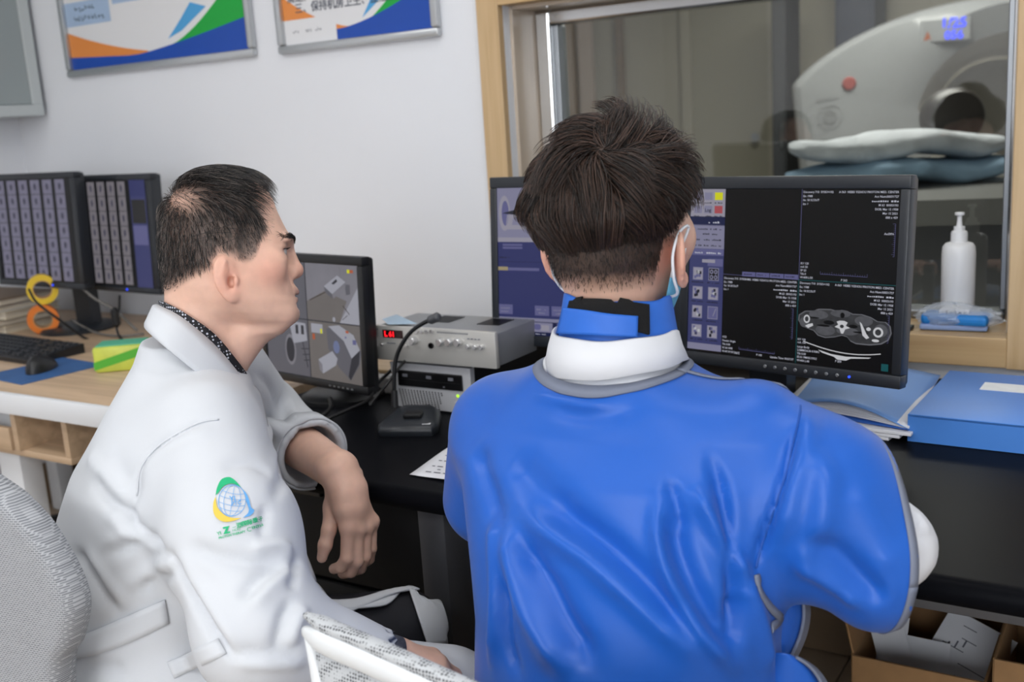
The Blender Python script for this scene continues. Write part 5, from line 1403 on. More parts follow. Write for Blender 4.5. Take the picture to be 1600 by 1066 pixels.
# ---- body: one continuous skin surface
v = Vol(axis_lines([(-0.86, -0.68, .012), (-0.68, -0.46, .0035), (-0.46, -0.08, .012)]), axis_lines([(0.78, 1.04, .012), (1.04, 1.29, .0035), (1.29, 1.56, .012)]), axis_lines([(0.46, 0.98, .012), (0.98, 1.30, .0035)]))
v.ell(HC+[0, -0.012, 0.010], (0.074, 0.094, 0.098), 0.0)
v.ell(HC+[0, 0.045, -0.035], (0.063, 0.060, 0.085), 0.04)
v.ell(HC+[0, 0.060, -0.095], (0.045, 0.045, 0.035), 0.04)
v.ell(HC+[0, -0.045, -0.03], (0.050, 0.050, 0.065), 0.03)
v.cone(HC+[0, -0.018, -0.085], nb_+[0, 0.01, 0], 0.046, 0.055, 0.035)
v.cone(HC+[0, 0.088, -0.012], HC+[0, 0.108, -0.040], 0.010, 0.014, 0.012)
for sx in (-1, 1):
    v.ell(HC+[sx*0.036, 0.083, 0.004], (0.018, 0.014, 0.012), 0.012, 'sub')
    v.ell(HC+[sx*0.036, 0.076, 0.004], (0.014, 0.014, 0.012), 0.004)
    v.ell(HC+[sx*0.050, 0.055, -0.03], (0.025, 0.03, 0.025), 0.03)
    e = HC+[sx*0.084, -0.002, -0.046]                       # ear
    Re = np.array(Matrix.Rotation(sx*math.radians(30), 3, 'Z') @ Matrix.Rotation(math.radians(12), 3, 'X'))
    v.ell(e, (0.0065, 0.021, 0.034), 0.006, R=Re)
    v.ell(e+[sx*0.006, 0.004, 0.002], (0.005, 0.011, 0.022), 0.006, 'sub', R=Re)
    v.ell(e+[sx*0.001, 0.006, -0.026], (0.005, 0.008, 0.010), 0.006)
# trunk, arms and hands (mostly below the clothes)
v.loft([(0.46, -0.50, 0.98, .165, .12), (.62, -.505, .99, .145, .105), (.80, -.525, 1.045, .155, .10), (.92, -.545, 1.08, .16, .085), (.97, -.555, 1.09, .12, .07), (1.0, -.56, 1.095, .06, .055)], 0.02)
shR, elR = np.array([-0.392, 1.105, 0.918]), at(1384, 850, 1.150)
shL, elL = np.array([-0.715, 1.095, 0.905]), np.array([-0.765, 1.145, 0.775])
wrR, wrL = np.array([-0.430, 1.345, 0.768]), np.array([-0.680, 1.385, 0.765])
v.cone(shR, elR, 0.050, 0.040, 0.03); v.cone(elR, wrR, 0.038, 0.026, 0.02)
v.cone(shL, elL, 0.050, 0.040, 0.03); v.cone(elL, wrL, 0.038, 0.026, 0.02)
body2_vol = v
def hand_sdf(v, w, fwd, side, up, sc_=1.0, k=0.006):
    """relaxed hand resting flat: palm, four fingers of different length, thumb"""
    fwd, side, up = [np.array(q, float)/np.linalg.norm(q) for q in (fwd, side, up)]
    pal = w+fwd*0.05*sc_
    v.cone(w, pal, 0.024*sc_, 0.034*sc_, 0.015, flat=(up, 0.5))
    for i, (o, L_) in enumerate(((0.030, 0.070), (0.010, 0.078), (-0.010, 0.072), (-0.029, 0.057))):
        a = pal+fwd*0.030*sc_+side*o*sc_; b = a+(fwd*L_*0.55+side*o*0.1+up*0.012)*sc_; c = b+(fwd*L_*0.45-up*0.022)*sc_
        v.cone(a, b, 0.0095*sc_, 0.0085*sc_, k); v.cone(b, c, 0.0085*sc_, 0.0072*sc_, k)
    a = w+fwd*0.02*sc_+side*0.028*sc_; b = a+(fwd*0.035+side*0.028)*sc_; c = b+(fwd*0.03+side*0.006-up*0.006)*sc_
    v.cone(a, b, 0.013*sc_, 0.010*sc_, 0.01); v.cone(b, c, 0.010*sc_, 0.008*sc_, k)
# hands need finer cells, so they are made in their own finer block and welded at the wrist
V1, Q1 = v.mesh(2)
def cut_join(V1, Q1, parts):
    for Vb, Qb in parts:
        Q1 = np.concatenate([Q1, Qb+len(V1)]); V1 = np.concatenate([V1, Vb])
    return V1, Q1
hands = []
for w, el, sd in ((wrR, elR, -1), (wrL, elL, 1)):
    f_ = (w-el)/np.linalg.norm(w-el); c = w+f_*0.07
    vh = Vol(axis_lines([(c[0]-0.12, c[0]+0.12, .003)]), axis_lines([(c[1]-0.13, c[1]+0.13, .003)]), axis_lines([(c[2]-0.06, c[2]+0.06, .003)]))
    f2 = f_*np.array([1, 1, 0.0]); hand_sdf(vh, w, f2, np.cross([0, 0, 1.0], f2)*sd, [0, 0, 1.0]); vh.cone(w-f_*0.03, w, 0.027, 0.025, 0.01)
    hands.append(vh.mesh(1))
V1, Q1 = cut_join(V1, Q1, hands)
man2 = arr_mesh('person', V1, Q1, 'skin')
tag(man2, 'person seen from behind in a bright blue lead tunic, wearing a face mask', 'person')
def skin_cols(V, base, HCn, ears=(), lips=None):
    c = np.tile(np.array(srgb(base)[:3]), (len(V), 1))
    return c
c = np.tile(np.array(srgb('#e8bca6')[:3]), (len(V1), 1))
red = np.array(srgb('#d98d78')[:3])
for sx in (-1, 1):
    e = HC+[sx*0.085, 0.004, -0.048]; w = np.exp(-(np.linalg.norm(V1-e, axis=1)/0.032)**2)[:, None]*0.8; c = c*(1-w)+red*w
# cropped hair fading out down the nape and at the temples
rel = V1-HC
fade = np.clip((rel[:, 2]+0.076+0.25*np.clip(rel[:, 1]+0.03, 0, 1))/0.026, 0, 1)
fade *= np.clip((0.052-rel[:, 1])/0.03, 0, 1)
side = np.clip((rel[:, 2]+0.035)/0.03, 0, 1)
mask = np.where(rel[:, 1] > -0.018, np.minimum(fade, side), fade)
mask *= (np.abs(rel[:, 0]) < 0.074)
hcol = np.array(srgb('#17110f')[:3]); mask = (mask**0.8*0.93)[:, None]
c = c*(1-mask)+hcol*mask
paint(man2, c)

# ---- trousers
v = Vol(axis_lines([(-0.78, -0.22, .012)]), axis_lines([(0.78, 1.66, .012)]), axis_lines([(0.06, 0.66, .012)]))
v.loft([(0.44, -0.50, 0.97, .175, .125), (.60, -.505, .985, .150, .11)], 0.02)
for sx in (-1, 1):
    hp_ = np.array([-0.525+sx*0.07, 1.0, 0.46]); kn = np.array([-0.60+sx*0.085, 1.42, 0.47]); an = np.array([-0.60+sx*0.085, 1.40, 0.13])
    v.cone(hp_, kn, 0.078, 0.062, 0.03); v.cone(kn, an, 0.062, 0.048, 0.02)
arr_mesh('trousers', *v.mesh(1), 'trouser_navy', man2)
for sx in (-1, 1):
    vs_ = Vol(axis_lines([(-0.60+sx*0.085-0.07, -0.60+sx*0.085+0.07, .008)]), axis_lines([(1.32, 1.66, .008)]), axis_lines([(0.03, 0.2, .008)]))
    q = np.array([-0.60+sx*0.085, 1.40, 0.10]); vs_.cone(q, q+[0, 0.17, -0.012], 0.045, 0.038, 0.02); vs_.func(lambda X, Y, Z: FL+0.001-Z+0*X+0*Y, (-2, 0, 0), (0, 3, 0.3), 0, 'sub') if False else None
    Vv, Qq = vs_.mesh(1); Vv[:, 2] = np.maximum(Vv[:, 2], FL+0.001); arr_mesh('shoe', Vv, Qq, 'black_plastic', man2)

# ---- white coat below the tunic: upper back, sleeves
v = Vol(axis_lines([(-0.88, -0.10, .008)]), axis_lines([(0.82, 1.50, .008)]), axis_lines([(0.60, 1.06, .008)]))
v.loft([(0.60, -0.505, .995, .165, .12), (.82, -.53, 1.045, .178, .122), (.90, -.545, 1.075, .19, .112), (.955, -.555, 1.09, .155, .095), (.995, -.56, 1.095, .092, .082), (1.030, -.563, 1.10, .066, .070)], 0.02)
v.cone(shR, elR, 0.060, 0.044, 0.03); v.cone(elR, elR+(wrR-elR)*0.82, 0.050, 0.040, 0.02); v.cone(elR+CU*0.030-CR*0.01, elR+CR*0.018-CU*0.004, 0.030, 0.033, 0.010); v.cone(elR+CR*0.018-CU*0.004, elR-CU*0.030+CR*0.002, 0.033, 0.026, 0.010)
v.cone(shL, elL, 0.066, 0.060, 0.03); v.cone(elL, elL+(wrL-elL)*0.82, 0.060, 0.046, 0.02)
for el, w in ((elR, wrR), (elL, wrL)):
    f_ = (w-el)/np.linalg.norm(w-el); p = el+(w-el)*0.82; v.cone(p+f_*0.02, p+f_*0.10, 0.044, 0.05, 0.004, 'sub')
V, Q = v.mesh(2); V = folds(V, Q, [([(1402, 792), (1425, 828), (1450, 850)], 0.008, -0.007), ([(1418, 905), (1435, 880), (1452, 862)], 0.008, -0.005), ([(1425, 800), (1448, 835)], 0.008, 0.006)]); V = wrinkle(V, Q, 0.003, 7, 3)
coat2 = arr_mesh('white_coat', V, Q, 'coat_white2', man2)

# ---- blue tunic
v = Vol(axis_lines([(-0.86, -0.16, .0048)]), axis_lines([(0.76, 1.30, .0048)]), axis_lines([(0.46, 1.06, .0048)]))
v.loft([(0.46, -0.50, 0.96, .198, .158), (.52, -.500, .965, .192, .152), (.62, -.505, .985, .182, .145), (.72, -.515, 1.01, .180, .140), (.82, -.53, 1.04, .192, .138), (.90, -.545, 1.068, .205, .126), (.945, -.552, 1.085, .190, .110), (.975, -.556, 1.09, .150, .098), (1.000, -.56, 1.095, .100, .088), (1.02, -.56, 1.095, .05, .06)], 0.02, n=2.15)
slE = at(1372, 874, 1.125)
v.cone(shR+[0.0, -0.002, -0.004], shR*0.45+slE*0.55, 0.074, 0.086, 0.045, flat=((0.1, 0.2, 1.0), 1.10))
v.cone(shR*0.45+slE*0.55, slE, 0.086, 0.070, 0.03, flat=((0.1, 0.2, 1.0), 1.10))
v.cone(shL, np.array([-0.770, 1.130, 0.792]), 0.074, 0.066, 0.04)
# mouth of the sleeve
dirR = CR*0.99+CF*0.10-CU*0.03; dirR /= np.linalg.norm(dirR)
v.func(lambda X, Y, Z: -((X-slE[0]-dirR[0]*0.012)*dirR[0]+(Y-slE[1]-dirR[1]*0.012)*dirR[1]+(Z-slE[2]-dirR[2]*0.012)*dirR[2]), slE-0.16, slE+0.16, 0.0, 'sub')
v.cone(slE-dirR*0.01, slE+dirR*0.2, 0.052, 0.054, 0.004, 'sub', flat=((0.1, 0.2, 1.0), 1.10))
dirL = np.array([-0.10, 0.25, -0.95]); dirL /= np.linalg.norm(dirL); pL = np.array([-0.770, 1.130, 0.758])
v.func(lambda X, Y, Z: -((X-pL[0])*dirL[0]+(Y-pL[1])*dirL[1]+(Z-pL[2])*dirL[2]), pL-0.12, pL+[0.055, 0.12, 0.12], 0.0, 'sub') if False else None
NK = np.array([-0.560, 1.098, 1.035])
v.ell(NK+[0.006, -0.010, -0.004], (0.088, 0.092, 0.058), 0.006, 'sub')
V, Q = v.mesh(3)
TUN = [ # ridges and valleys seen on the back of the tunic
 ([(791, 815), (805, 880), (826, 955), (870, 1030), (890, 1060)], 0.018, 0.011),
 ([(812, 795), (872, 838), (929, 878), (990, 930), (1050, 985), (1100, 1035)], 0.017, 0.010),
 ([(806, 845), (850, 905), (885, 975), (930, 1040)], 0.016, -0.010),
 ([(850, 790), (925, 838), (990, 895), (1040, 950), (1085, 1005)], 0.018, -0.011),
 ([(1027, 780), (1030, 844), (1052, 920), (1105, 1000), (1155, 1055)], 0.010, 0.009),
 ([(1050, 800), (1060, 860), (1090, 930), (1140, 1010)], 0.015, -0.009),
 ([(1085, 760), (1110, 810), (1150, 880), (1172, 905)], 0.012, 0.009),
 ([(1106, 712), (1122, 752), (1132, 800), (1140, 870), (1148, 980)], 0.009, -0.008),
 ([(1043, 752), (1056, 785), (1066, 830)], 0.008, -0.005),
 ([(1148, 930), (1149, 1010)], 0.013, -0.008), ([(1160, 900), (1190, 980), (1205, 1050)], 0.012, 0.006),
 ([(772, 790), (775, 900), (770, 1050)], 0.012, 0.007), ([(790, 900), (793, 1000), (810, 1060)], 0.010, -0.006),
 ([(800, 720), (850, 770), (900, 800)], 0.022, -0.006), ([(860, 640), (930, 652), (1000, 640)], 0.010, -0.0025), ([(830, 615), (900, 632), (960, 632)], 0.007, 0.0025),
 ([(745, 700), (765, 770), (780, 830)], 0.016, -0.007),
 ([(1252, 612), (1248, 660), (1232, 720), (1212, 790), (1190, 850), (1180, 888)], 0.0055, -0.007),
 ([(1262, 640), (1258, 700), (1240, 770), (1215, 850)], 0.014, 0.006),
 ([(1275, 700), (1290, 760), (1280, 830), (1240, 890)], 0.016, 0.006), ([(1250, 850), (1300, 860), (1350, 910), (1385, 945)], 0.015, -0.008), ([(1240, 880), (1290, 905), (1350, 950)], 0.012, 0.006),
 ([(1330, 760), (1370, 830), (1390, 900)], 0.02, 0.003)]
V = folds(V, Q, [(p, w*0.85, a*1.45) for p, w, a in TUN]); V = wrinkle(V, Q, 0.0015, 5, 11)
tunic = arr_mesh('lead_tunic', V, Q, 'tunic_blue', man2)
tbv = bvh_of(V, Q)
def on_cloth(bvh, pix, off=0.002, back=1.2):
    out = []
    for x, y in pix:
        r = ray(x, y); r = r/np.linalg.norm(r); h = bvh.ray_cast(Vector(CO), Vector(r))
        if h[0] is None:
            h = bvh.find_nearest(Vector(at(x, y, back)))
        p, n_ = np.array(h[0]), np.array(h[1])
        if n_ @ r > 0: n_ = -n_
        out.append((p+n_*off, n_))
    return out
def trim(name, bvh, pix, width, m, parent, off=0.0015, back=1.2, n=6, thick=0.0015):
    """a flat band sewn along a traced line"""
    q = on_cloth(bvh, [tuple(p) for p in spline([(a, b, 0) for a, b in pix], n)] if False else [(p[0], p[1]) for p in spline([(a, b, 0.0) for a, b in pix], n)], off, back)
    P = np.array([a for a, _ in q]); N = np.array([b for _, b in q])
    for _ in range(2): P[1:-1] = (P[:-2]+2*P[1:-1]+P[2:])/4
    T = np.gradient(P, axis=0); S_ = np.cross(T, N); S_ /= np.linalg.norm(S_, axis=1, keepdims=True)+1e-9
    return ribbon(name, P-S_*width/2, P+S_*width/2, m, parent, thick)
mat('seam_blue', '#1450a8', 0.6)
trim('armhole_seam', tbv, [(1252, 612), (1249, 660), (1234, 720), (1213, 790), (1191, 850), (1180, 888)], 0.0022, 'seam_blue', man2, off=0.0016, thick=0.0008)
A, B = [], []
for i in range(73):
    a_ = 2*math.pi*i/72; dv = np.array([math.cos(a_), math.sin(a_), 0.0]); best = None
    for r_ in np.arange(0.060, 0.150, 0.0025):
        h = tbv.ray_cast(Vector((NK[0]+dv[0]*r_, NK[1]-0.012+dv[1]*r_, 1.09)), Vector((0, 0, -1)))
        if h[0] is not None and (best is None or h[0][2] > best[1]): best = (r_, h[0][2])
    r_ = best[0]
    pr_ = []
    for q in (r_, r_+0.011):
        h = tbv.ray_cast(Vector((NK[0]+dv[0]*q, NK[1]-0.012+dv[1]*q, 1.09)), Vector((0, 0, -1))); pr_.append(np.array(h[0])+np.array(h[1])*0.0018)
    A.append(pr_[0]); B.append(pr_[1])
for L_ in (A, B):
    for _ in range(3):
        q = np.array(L_); q[:-1] = (np.roll(q[:-1], 1, 0)+2*q[:-1]+np.roll(q[:-1], -1, 0))/4; q[-1] = q[0]; L_[:] = list(q)
ribbon('neck_binding', A, B, 'trim_grey', man2, 0.0025)
trim('shoulder_binding', tbv, [(1078, 556), (1110, 565), (1150, 577), (1185, 588), (1220, 603), (1244, 616)], 0.007, 'trim_grey', man2)

def ring_band(name, bvh, c, nrm, o0, o1, rmax, m, parent, n=64, off=0.0012, thick=0.0012):
    """band running round a tubular piece of cloth, between two offsets along its axis"""
    nrm = np.array(nrm)/np.linalg.norm(nrm); u = np.cross(nrm, [0, 0, 1.0]); u /= np.linalg.norm(u); w = np.cross(nrm, u)
    A, B = [], []
    for i in range(n+1):
        a = 2*math.pi*i/n; d = u*math.cos(a)+w*math.sin(a)
        for o, lst in ((o0, A), (o1, B)):
            p = c+nrm*o+d*rmax; h = bvh.ray_cast(Vector(p), Vector(-d), rmax)
            lst.append(np.array(h[0])+d*off if h[0] is not None else c+nrm*o+d*rmax*0.6)
    for L_ in (A, B):
        for _ in range(2):
            q = np.array(L_); L_[:] = list(np.concatenate([q[:1], (q[:-2]+2*q[1:-1]+q[2:])/4, q[-1:]]))
    return ribbon(name, A, B, m, parent, thick)
ring_band('sleeve_binding', tbv, slE, dirR, 0.0105, 0.0005, 0.14, 'trim_grey', man2)
def patch(name, bvh, top, bot, m, parent, off=0.0015, rows=4, n=5, back=1.2, thick=0.001, soft=1):
    """piece of cloth lying on a surface between two traced lines"""
    A = [(p[0], p[1]) for p in spline([(a, b, 0.0) for a, b in top], n)]; B = [(p[0], p[1]) for p in spline([(a, b, 0.0) for a, b in bot], n)]
    k = min(len(A), len(B)); vs = []; fs = []
    for r in range(rows+1):
        t = r/rows
        vs += [tuple(p) for p, _ in on_cloth(bvh, [(A[i][0]*(1-t)+B[i][0]*t, A[i][1]*(1-t)+B[i][1]*t) for i in range(k)], off, back)]
    g_ = np.array(vs).reshape(rows+1, k, 3)
    for _ in range(soft):
        g_[:, 1:-1] = (g_[:, :-2]+2*g_[:, 1:-1]+g_[:, 2:])/4; g_[1:-1] = (g_[:-2]+2*g_[1:-1]+g_[2:])/4
    vs = [tuple(p) for p in g_.reshape(-1, 3)]
    for r in range(rows):
        for i in range(k-1): fs.append((r*k+i, r*k+i+1, (r+1)*k+i+1, (r+1)*k+i))
    o = MB().add(vs, fs).build(name, m, parent, smooth=True)
    mo = o.modifiers.new('t', 'SOLIDIFY'); mo.thickness = thick; mo.offset = 0
    return o
def sheet_px(name, rows, m, parent, thick=0.002):
    """free-hanging cloth; rows of (px, py, depth)"""
    vs = [tuple(at(*p)) for r in rows for p in r]; k = len(rows[0])
    fs = [(r*k+i, r*k+i+1, (r+1)*k+i+1, (r+1)*k+i) for r in range(len(rows)-1) for i in range(k-1)]
    o = MB().add(vs, fs).build(name, m, parent, smooth=True)
    mo = o.modifiers.new('s', 'SUBSURF'); mo.levels = mo.render_levels = 2
    mo = o.modifiers.new('t', 'SOLIDIFY'); mo.thickness = thick; mo.offset = 0
    return o
# back panel hem at the side, and the front panel showing behind it
trim('side_binding', tbv, [(1181, 898), (1187, 925), (1203, 950), (1222, 968), (1233, 985)], 0.009, 'trim_grey', man2, back=1.1)
fpx = [(1240, 896), (1258, 925), (1263, 962), (1254, 1000), (1240, 1026), (1226, 1060), (1222, 1100)]
sheet_px('front_panel', [[(1165, y-4, 1.17), (1195, y-2, 1.15), (x-18, y, 1.15), (x, y, 1.175)] for x, y in fpx], 'tunic_blue', man2)
sheet_px('front_panel_binding', [[(x-5, y, 1.158), (x+1, y, 1.172), (x+4, y, 1.185)] for x, y in fpx], 'trim_grey', man2, 0.003)
sheet_px('hip_tie', [[(1200, y, 1.13), (1228, y, 1.12), (x-12, y+4, 1.12), (x, y+8, 1.15)] for x, y in ((1246, 1020), (1268, 1032), (1284, 1050), (1296, 1075), (1300, 1110))], 'tunic_blue', man2)
sheet_px('hip_tie_binding', [[(x-7, y+5, 1.12), (x, y+7, 1.135), (x+4, y+9, 1.15)] for x, y in ((1246, 1020), (1268, 1032), (1284, 1050), (1296, 1075), (1300, 1110))], 'trim_grey', man2, 0.003)

# ---- collars
def collar_ring(name, levels, m, parent, n=72, a0=0, a1=360, thick=0.002, zf=None):
    """levels [(z, cx, cy, rx, ry)]; zf(angle, level index) adds height"""
    rings = []
    closed = (a1-a0) >= 360
    for li, (z, cx, cy, rx, ry) in enumerate(levels):
        r_ = []
        for i in range(n if closed else n+1):
            a = math.radians(a0+(a1-a0)*i/n); r_.append((cx+rx*math.cos(a), cy+ry*math.sin(a), z+(zf(a, li) if zf else 0)))
        rings.append(r_)
    k = len(rings[0]); vs = [p for r in rings for p in r]; fs = []
    for i in range(len(rings)-1):
        for j in range(k if closed else k-1): fs.append((i*k+j, i*k+(j+1) % k, (i+1)*k+(j+1) % k, (i+1)*k+j))
    o = MB().add(vs, fs).build(name, m, parent, smooth=True)
    mo = o.modifiers.new('t', 'SOLIDIFY'); mo.thickness = thick; mo.offset = -1
    return o, vs, fs
col, cv, cf_ = collar_ring('neck_shield', [(1.015, -.556, 1.108, .076, .075), (1.040, -.556, 1.110, .071, .072), (1.070, -.558, 1.115, .066, .069), (1.086, -.559, 1.118, .063, .067), (1.088, -.559, 1.118, .061, .064)], 'collar_blue', man2, zf=lambda a, l: -0.012*max(0, math.sin(a))-0.004*math.cos(a)+0.0015*math.sin(5*a))
cb = BVHTree.FromPolygons(cv, cf_)
patch('velcro_strip', cb, [(896, 471), (920, 469), (960, 470), (1010, 477)], [(890, 494), (920, 500), (960, 510), (1011, 524)], 'velcro_black', man2, 0.0045, rows=8, n=9, thick=0.004, soft=0)
patch('overlap_flap', cb, [(889, 482), (920, 486), (955, 492), (993, 496)], [(880, 522), (920, 524), (955, 526), (992, 528)], 'collar_blue', man2, 0.0080, rows=8, n=9, thick=0.003, soft=0)
wc, wv, wf = collar_ring('coat_collar', [(1.036, -.556, 1.104, .070, .072), (1.0475, -.556, 1.103, .072, .0745), (1.0465, -.556, 1.102, .0745, .0775), (1.030, -.556, 1.100, .079, .083), (1.006, -.555, 1.098, .086, .090)], 'coat_white2', man2, thick=0.0025, zf=lambda a, l: -0.016*max(0, math.sin(a))+(0.007 if l == 4 else 0)*math.cos(a)+0.0008*math.sin(6*a))

# ---- hair
def comb(n, centre, radii, keep, whorl, length, lift, cut, seed, steps=11, gravity=0.6, noise=0.35, clumps=300, clump_w=0.55, swirl=0.3, taper=0.05):
    """strands growing out of an ellipsoidal scalp and combed away from the whorl; cut(rel) gives the lowest height"""
    r = np.random.default_rng(seed)
    radii = np.array(radii); whorl = np.array(whorl)/np.linalg.norm(whorl)
    D = r.normal(size=(n*6, 3)); D /= np.linalg.norm(D, axis=1, keepdims=True)
    D = D[keep(D*radii)][:n]; n = len(D)
    C = D[r.integers(0, n, clumps)]
    near = np.argmax(D@C.T, axis=1)
    cn = r.normal(size=(clumps, 3)); cl = r.uniform(0.75, 1.2, clumps); ch = r.uniform(0.55, 1.25, clumps)
    def run(D0, dirn, Ls, hs):
        P = D0*radii; out = [P.copy()]
        for k in range(1, steps):
            nn = P/radii**2; nn /= np.linalg.norm(nn, axis=1, keepdims=True)
            u = P/np.linalg.norm(P, axis=1, keepdims=True)
            t = u-whorl*(u@whorl)[:, None]*0-whorl; t -= nn*(t*nn).sum(1)[:, None]; t /= np.linalg.norm(t, axis=1, keepdims=True)+1e-6
            t = t+swirl*np.cross(nn, t)
            g = np.array([0, 0, -1.0])-nn*(-nn[:, 2:3]); t = t+gravity*g*(k/steps)+dirn*noise
            t -= nn*(t*nn).sum(1)[:, None]*0.9; t /= np.linalg.norm(t, axis=1, keepdims=True)+1e-6
            P = P+t*(Ls/steps)[:, None]
            s_ = k/(steps-1); h = hs*(1-(1-s_)**2)*np.clip((P[:, 2]+taper)/0.055, 0.30, 1.0)
            e = np.sqrt(((P/radii)**2).sum(1)); tgt = 1+h/np.linalg.norm(radii)*1.73
            P = P*(tgt/e)[:, None]; out.append(P.copy())
        return np.stack(out, 1)
    Ls = length(D*radii)*cl[near]*r.uniform(0.75, 1.1, n); hs = lift(D*radii)*ch[near]*r.uniform(0.35, 1.1, n)
    own = run(D, cn[near]*0.7+r.normal(size=(n, 3))*0.5, Ls, hs)
    gd_ = run(C, cn, length(C*radii)*cl, lift(C*radii)*ch)
    b = (np.linspace(0, 1, steps)**0.8*clump_w)[None, :, None]
    W = own*(1-b)+(gd_[near]+(own[:, :1]-gd_[near][:, :1])*0.55)*b
    Wz = W[:, :, 2]; lim = cut(W)
    bad = Wz < lim; first = np.where(bad.any(1), bad.argmax(1), steps-1).astype(float)
    first = np.maximum(first-r.uniform(0, 0.8, n), 1.0)
    q = first[:, None]*np.linspace(0, 1, steps)[None, :]; i0 = np.clip(q.astype(int), 0, steps-2); fr_ = (q-i0)[:, :, None]
    ar = np.arange(n)[:, None]
    return W[ar, i0]*(1-fr_)+W[ar, i0+1]*fr_+np.array(centre)
SC = HC+[0, -0.012, 0.010]
wh = at(945, 238, 1.20)-SC
keep2 = lambda p: (p[:, 2] > -0.030+0.55*np.clip(p[:, 1]+0.02, 0, 1)) & (p[:, 1] < 0.082)
H = comb(15000, SC, (0.078, 0.095, 0.099), keep2, wh, lambda p: 0.085+0.0*p[:, 0], lambda p: 0.026+0.012*(p[:, 0] > 0.03)+0.006*(p[:, 0] < -0.03)+0.0*p[:, 0],
         lambda W: -0.036+0.40*np.clip(W[:, :, 1]+0.03, 0, 1)+0.015*np.clip(W[:, :, 0]/0.08, 0, 1), 5, gravity=1.3, clump_w=0.7, clumps=230, noise=0.5, swirl=0.55)
rr = np.random.default_rng(3).uniform(0.00040, 0.00085, len(H)); sel = np.random.default_rng(4).random(len(H)) < 0.55
strands('hair', H[sel], rr[sel], 'hair_dark', man2); strands('hair', H[~sel], rr[~sel], 'hair_brown', man2)
# cropped nape and temples, growing out of the skin itself
Nb = vnormals(V1, Q1); mk_ = mask[:, 0]*(V1[:, 2] > 1.06)*(rel[:, 1] < 0.05); cs_ = np.cumsum(mk_**1.5); cs_ /= cs_[-1]
r = np.random.default_rng(12); ii = np.searchsorted(cs_, r.random(9000)); pp = V1[ii]+r.normal(size=(9000, 3))*0.0014; nn_ = Nb[ii]
dd_ = np.array([0, 0, -0.8])+r.normal(size=(9000, 3))*0.22; dd_ -= nn_*(dd_*nn_).sum(1)[:, None]; ln = r.uniform(0.004, 0.010, 9000)[:, None]*(0.4+0.6*mk_[ii])[:, None]
strands('cropped_hair', np.stack([pp, pp+dd_*ln*0.5+nn_*0.0016, pp+dd_*ln+nn_*0.0020], 1), np.full(9000, 0.00033), 'hair_dark', man2)

# ---- face mask with ear loops
mat('mask_white', '#e6eaf0', 0.8, bump=(500, 0.4, 0.001)); mat('mask_blue', '#6db8dc', 0.7, bump=(500, 0.3, 0.001))
mv = []; mf_ = []; nu, nv = 20, 14
for j in range(nv+1):
    v_ = j/nv
    for i in range(nu+1):
        a = math.radians(-8+196*i/nu)
        z = 0.005-0.120*v_
        rx = 0.074-0.018*v_; ry = 0.113-0.016*abs(v_-0.35)*2-(0.03*(v_ > .8)*(v_-.8)*5)
        edge = abs(math.cos(a))**6
        mv.append((HC[0]+rx*math.cos(a)*1.06, HC[1]+0.012+(ry-0.012)*math.sin(a)+0.005, HC[2]-0.015+z*(1-0.45*edge)-0.030*edge))
for j in range(nv):
    for i in range(nu): mf_.append((j*(nu+1)+i, j*(nu+1)+i+1, (j+1)*(nu+1)+i+1, (j+1)*(nu+1)+i))
mk = MB(); mk.add(mv, [f for k, f in enumerate(mf_) if k//nu < 6], 'mask_white'); mk.add(mv, [f for k, f in enumerate(mf_) if k//nu >= 6], 'mask_blue')
mo = mk.build('face_mask', None, man2, smooth=True); q = mo.modifiers.new('t', 'SOLIDIFY'); q.thickness = 0.002
for sx in (-1, 1):
    e = HC+[sx*0.086, 0.004, -0.048]
    a0 = np.array(mv[(2*(nu+1)+(nu if sx < 0 else 0))]); a1 = np.array(mv[((nv-3)*(nu+1)+(nu if sx < 0 else 0))])
    pts = [a0, e+[sx*0.002, 0.012, 0.036], e+[sx*0.000, -0.010, 0.034], e+[sx*-0.004, -0.022, 0.010], e+[sx*-0.005, -0.020, -0.018], e+[sx*-0.008, -0.004, -0.040], a1]
    MB().tube(spline(pts, 6), 0.0018, 8).build('ear_loop', 'mask_white', man2, smooth=True)
# ================================================================== person in the white coat (in profile, forearm on the desk)
mat('coat_white', '#d0d3d8', 0.75, bump=(1100, 0.10, 0.0005), noise=(6, 0.015))
mat('shirt_dots', '#15161d', 0.7)
_nt = MATS['shirt_dots'].node_tree; _b = _nt.nodes['Principled BSDF']
_tc2 = _nt.nodes.new('ShaderNodeTexCoord'); _vo = _nt.nodes.new('ShaderNodeTexVoronoi'); _vo.inputs['Scale'].default_value = 210.0; _vo.inputs['Randomness'].default_value = 0.12
_mr = _nt.nodes.new('ShaderNodeMapRange'); _mr.inputs[1].default_value = 0.34; _mr.inputs[2].default_value = 0.30
_mx = _nt.nodes.new('ShaderNodeMix'); _mx.data_type = 'RGBA'; _mx.inputs[6].default_value = srgb('#14151c'); _mx.inputs[7].default_value = srgb('#c9ccd8')
_nt.links.new(_tc2.outputs['Object'], _vo.inputs[0]); _nt.links.new(_vo.outputs['Distance'], _mr.inputs[0]); _nt.links.new(_mr.outputs[0], _mx.inputs[0]); _nt.links.new(_mx.outputs[2], _b.inputs['Base Color'])
mat('trouser_black', '#15161e', 0.8, bump=(900, 0.15, 0.0005)); mat('brow_black', '#14110f', 0.6); mat('nail', '#e3b7a4', 0.3); mat('eye_white', '#d8d2cc', 0.2); mat('iris', '#1c120c', 0.15)
mat('hair_black', '#100e0f', 0.4); mat('hair_grey', '#746a64', 0.5)
D1 = 1.55
h0 = at(355, 400, D1)                        # reference point of the head
_by = math.radians(12.5)                     # the face points to the image right and a little away from us
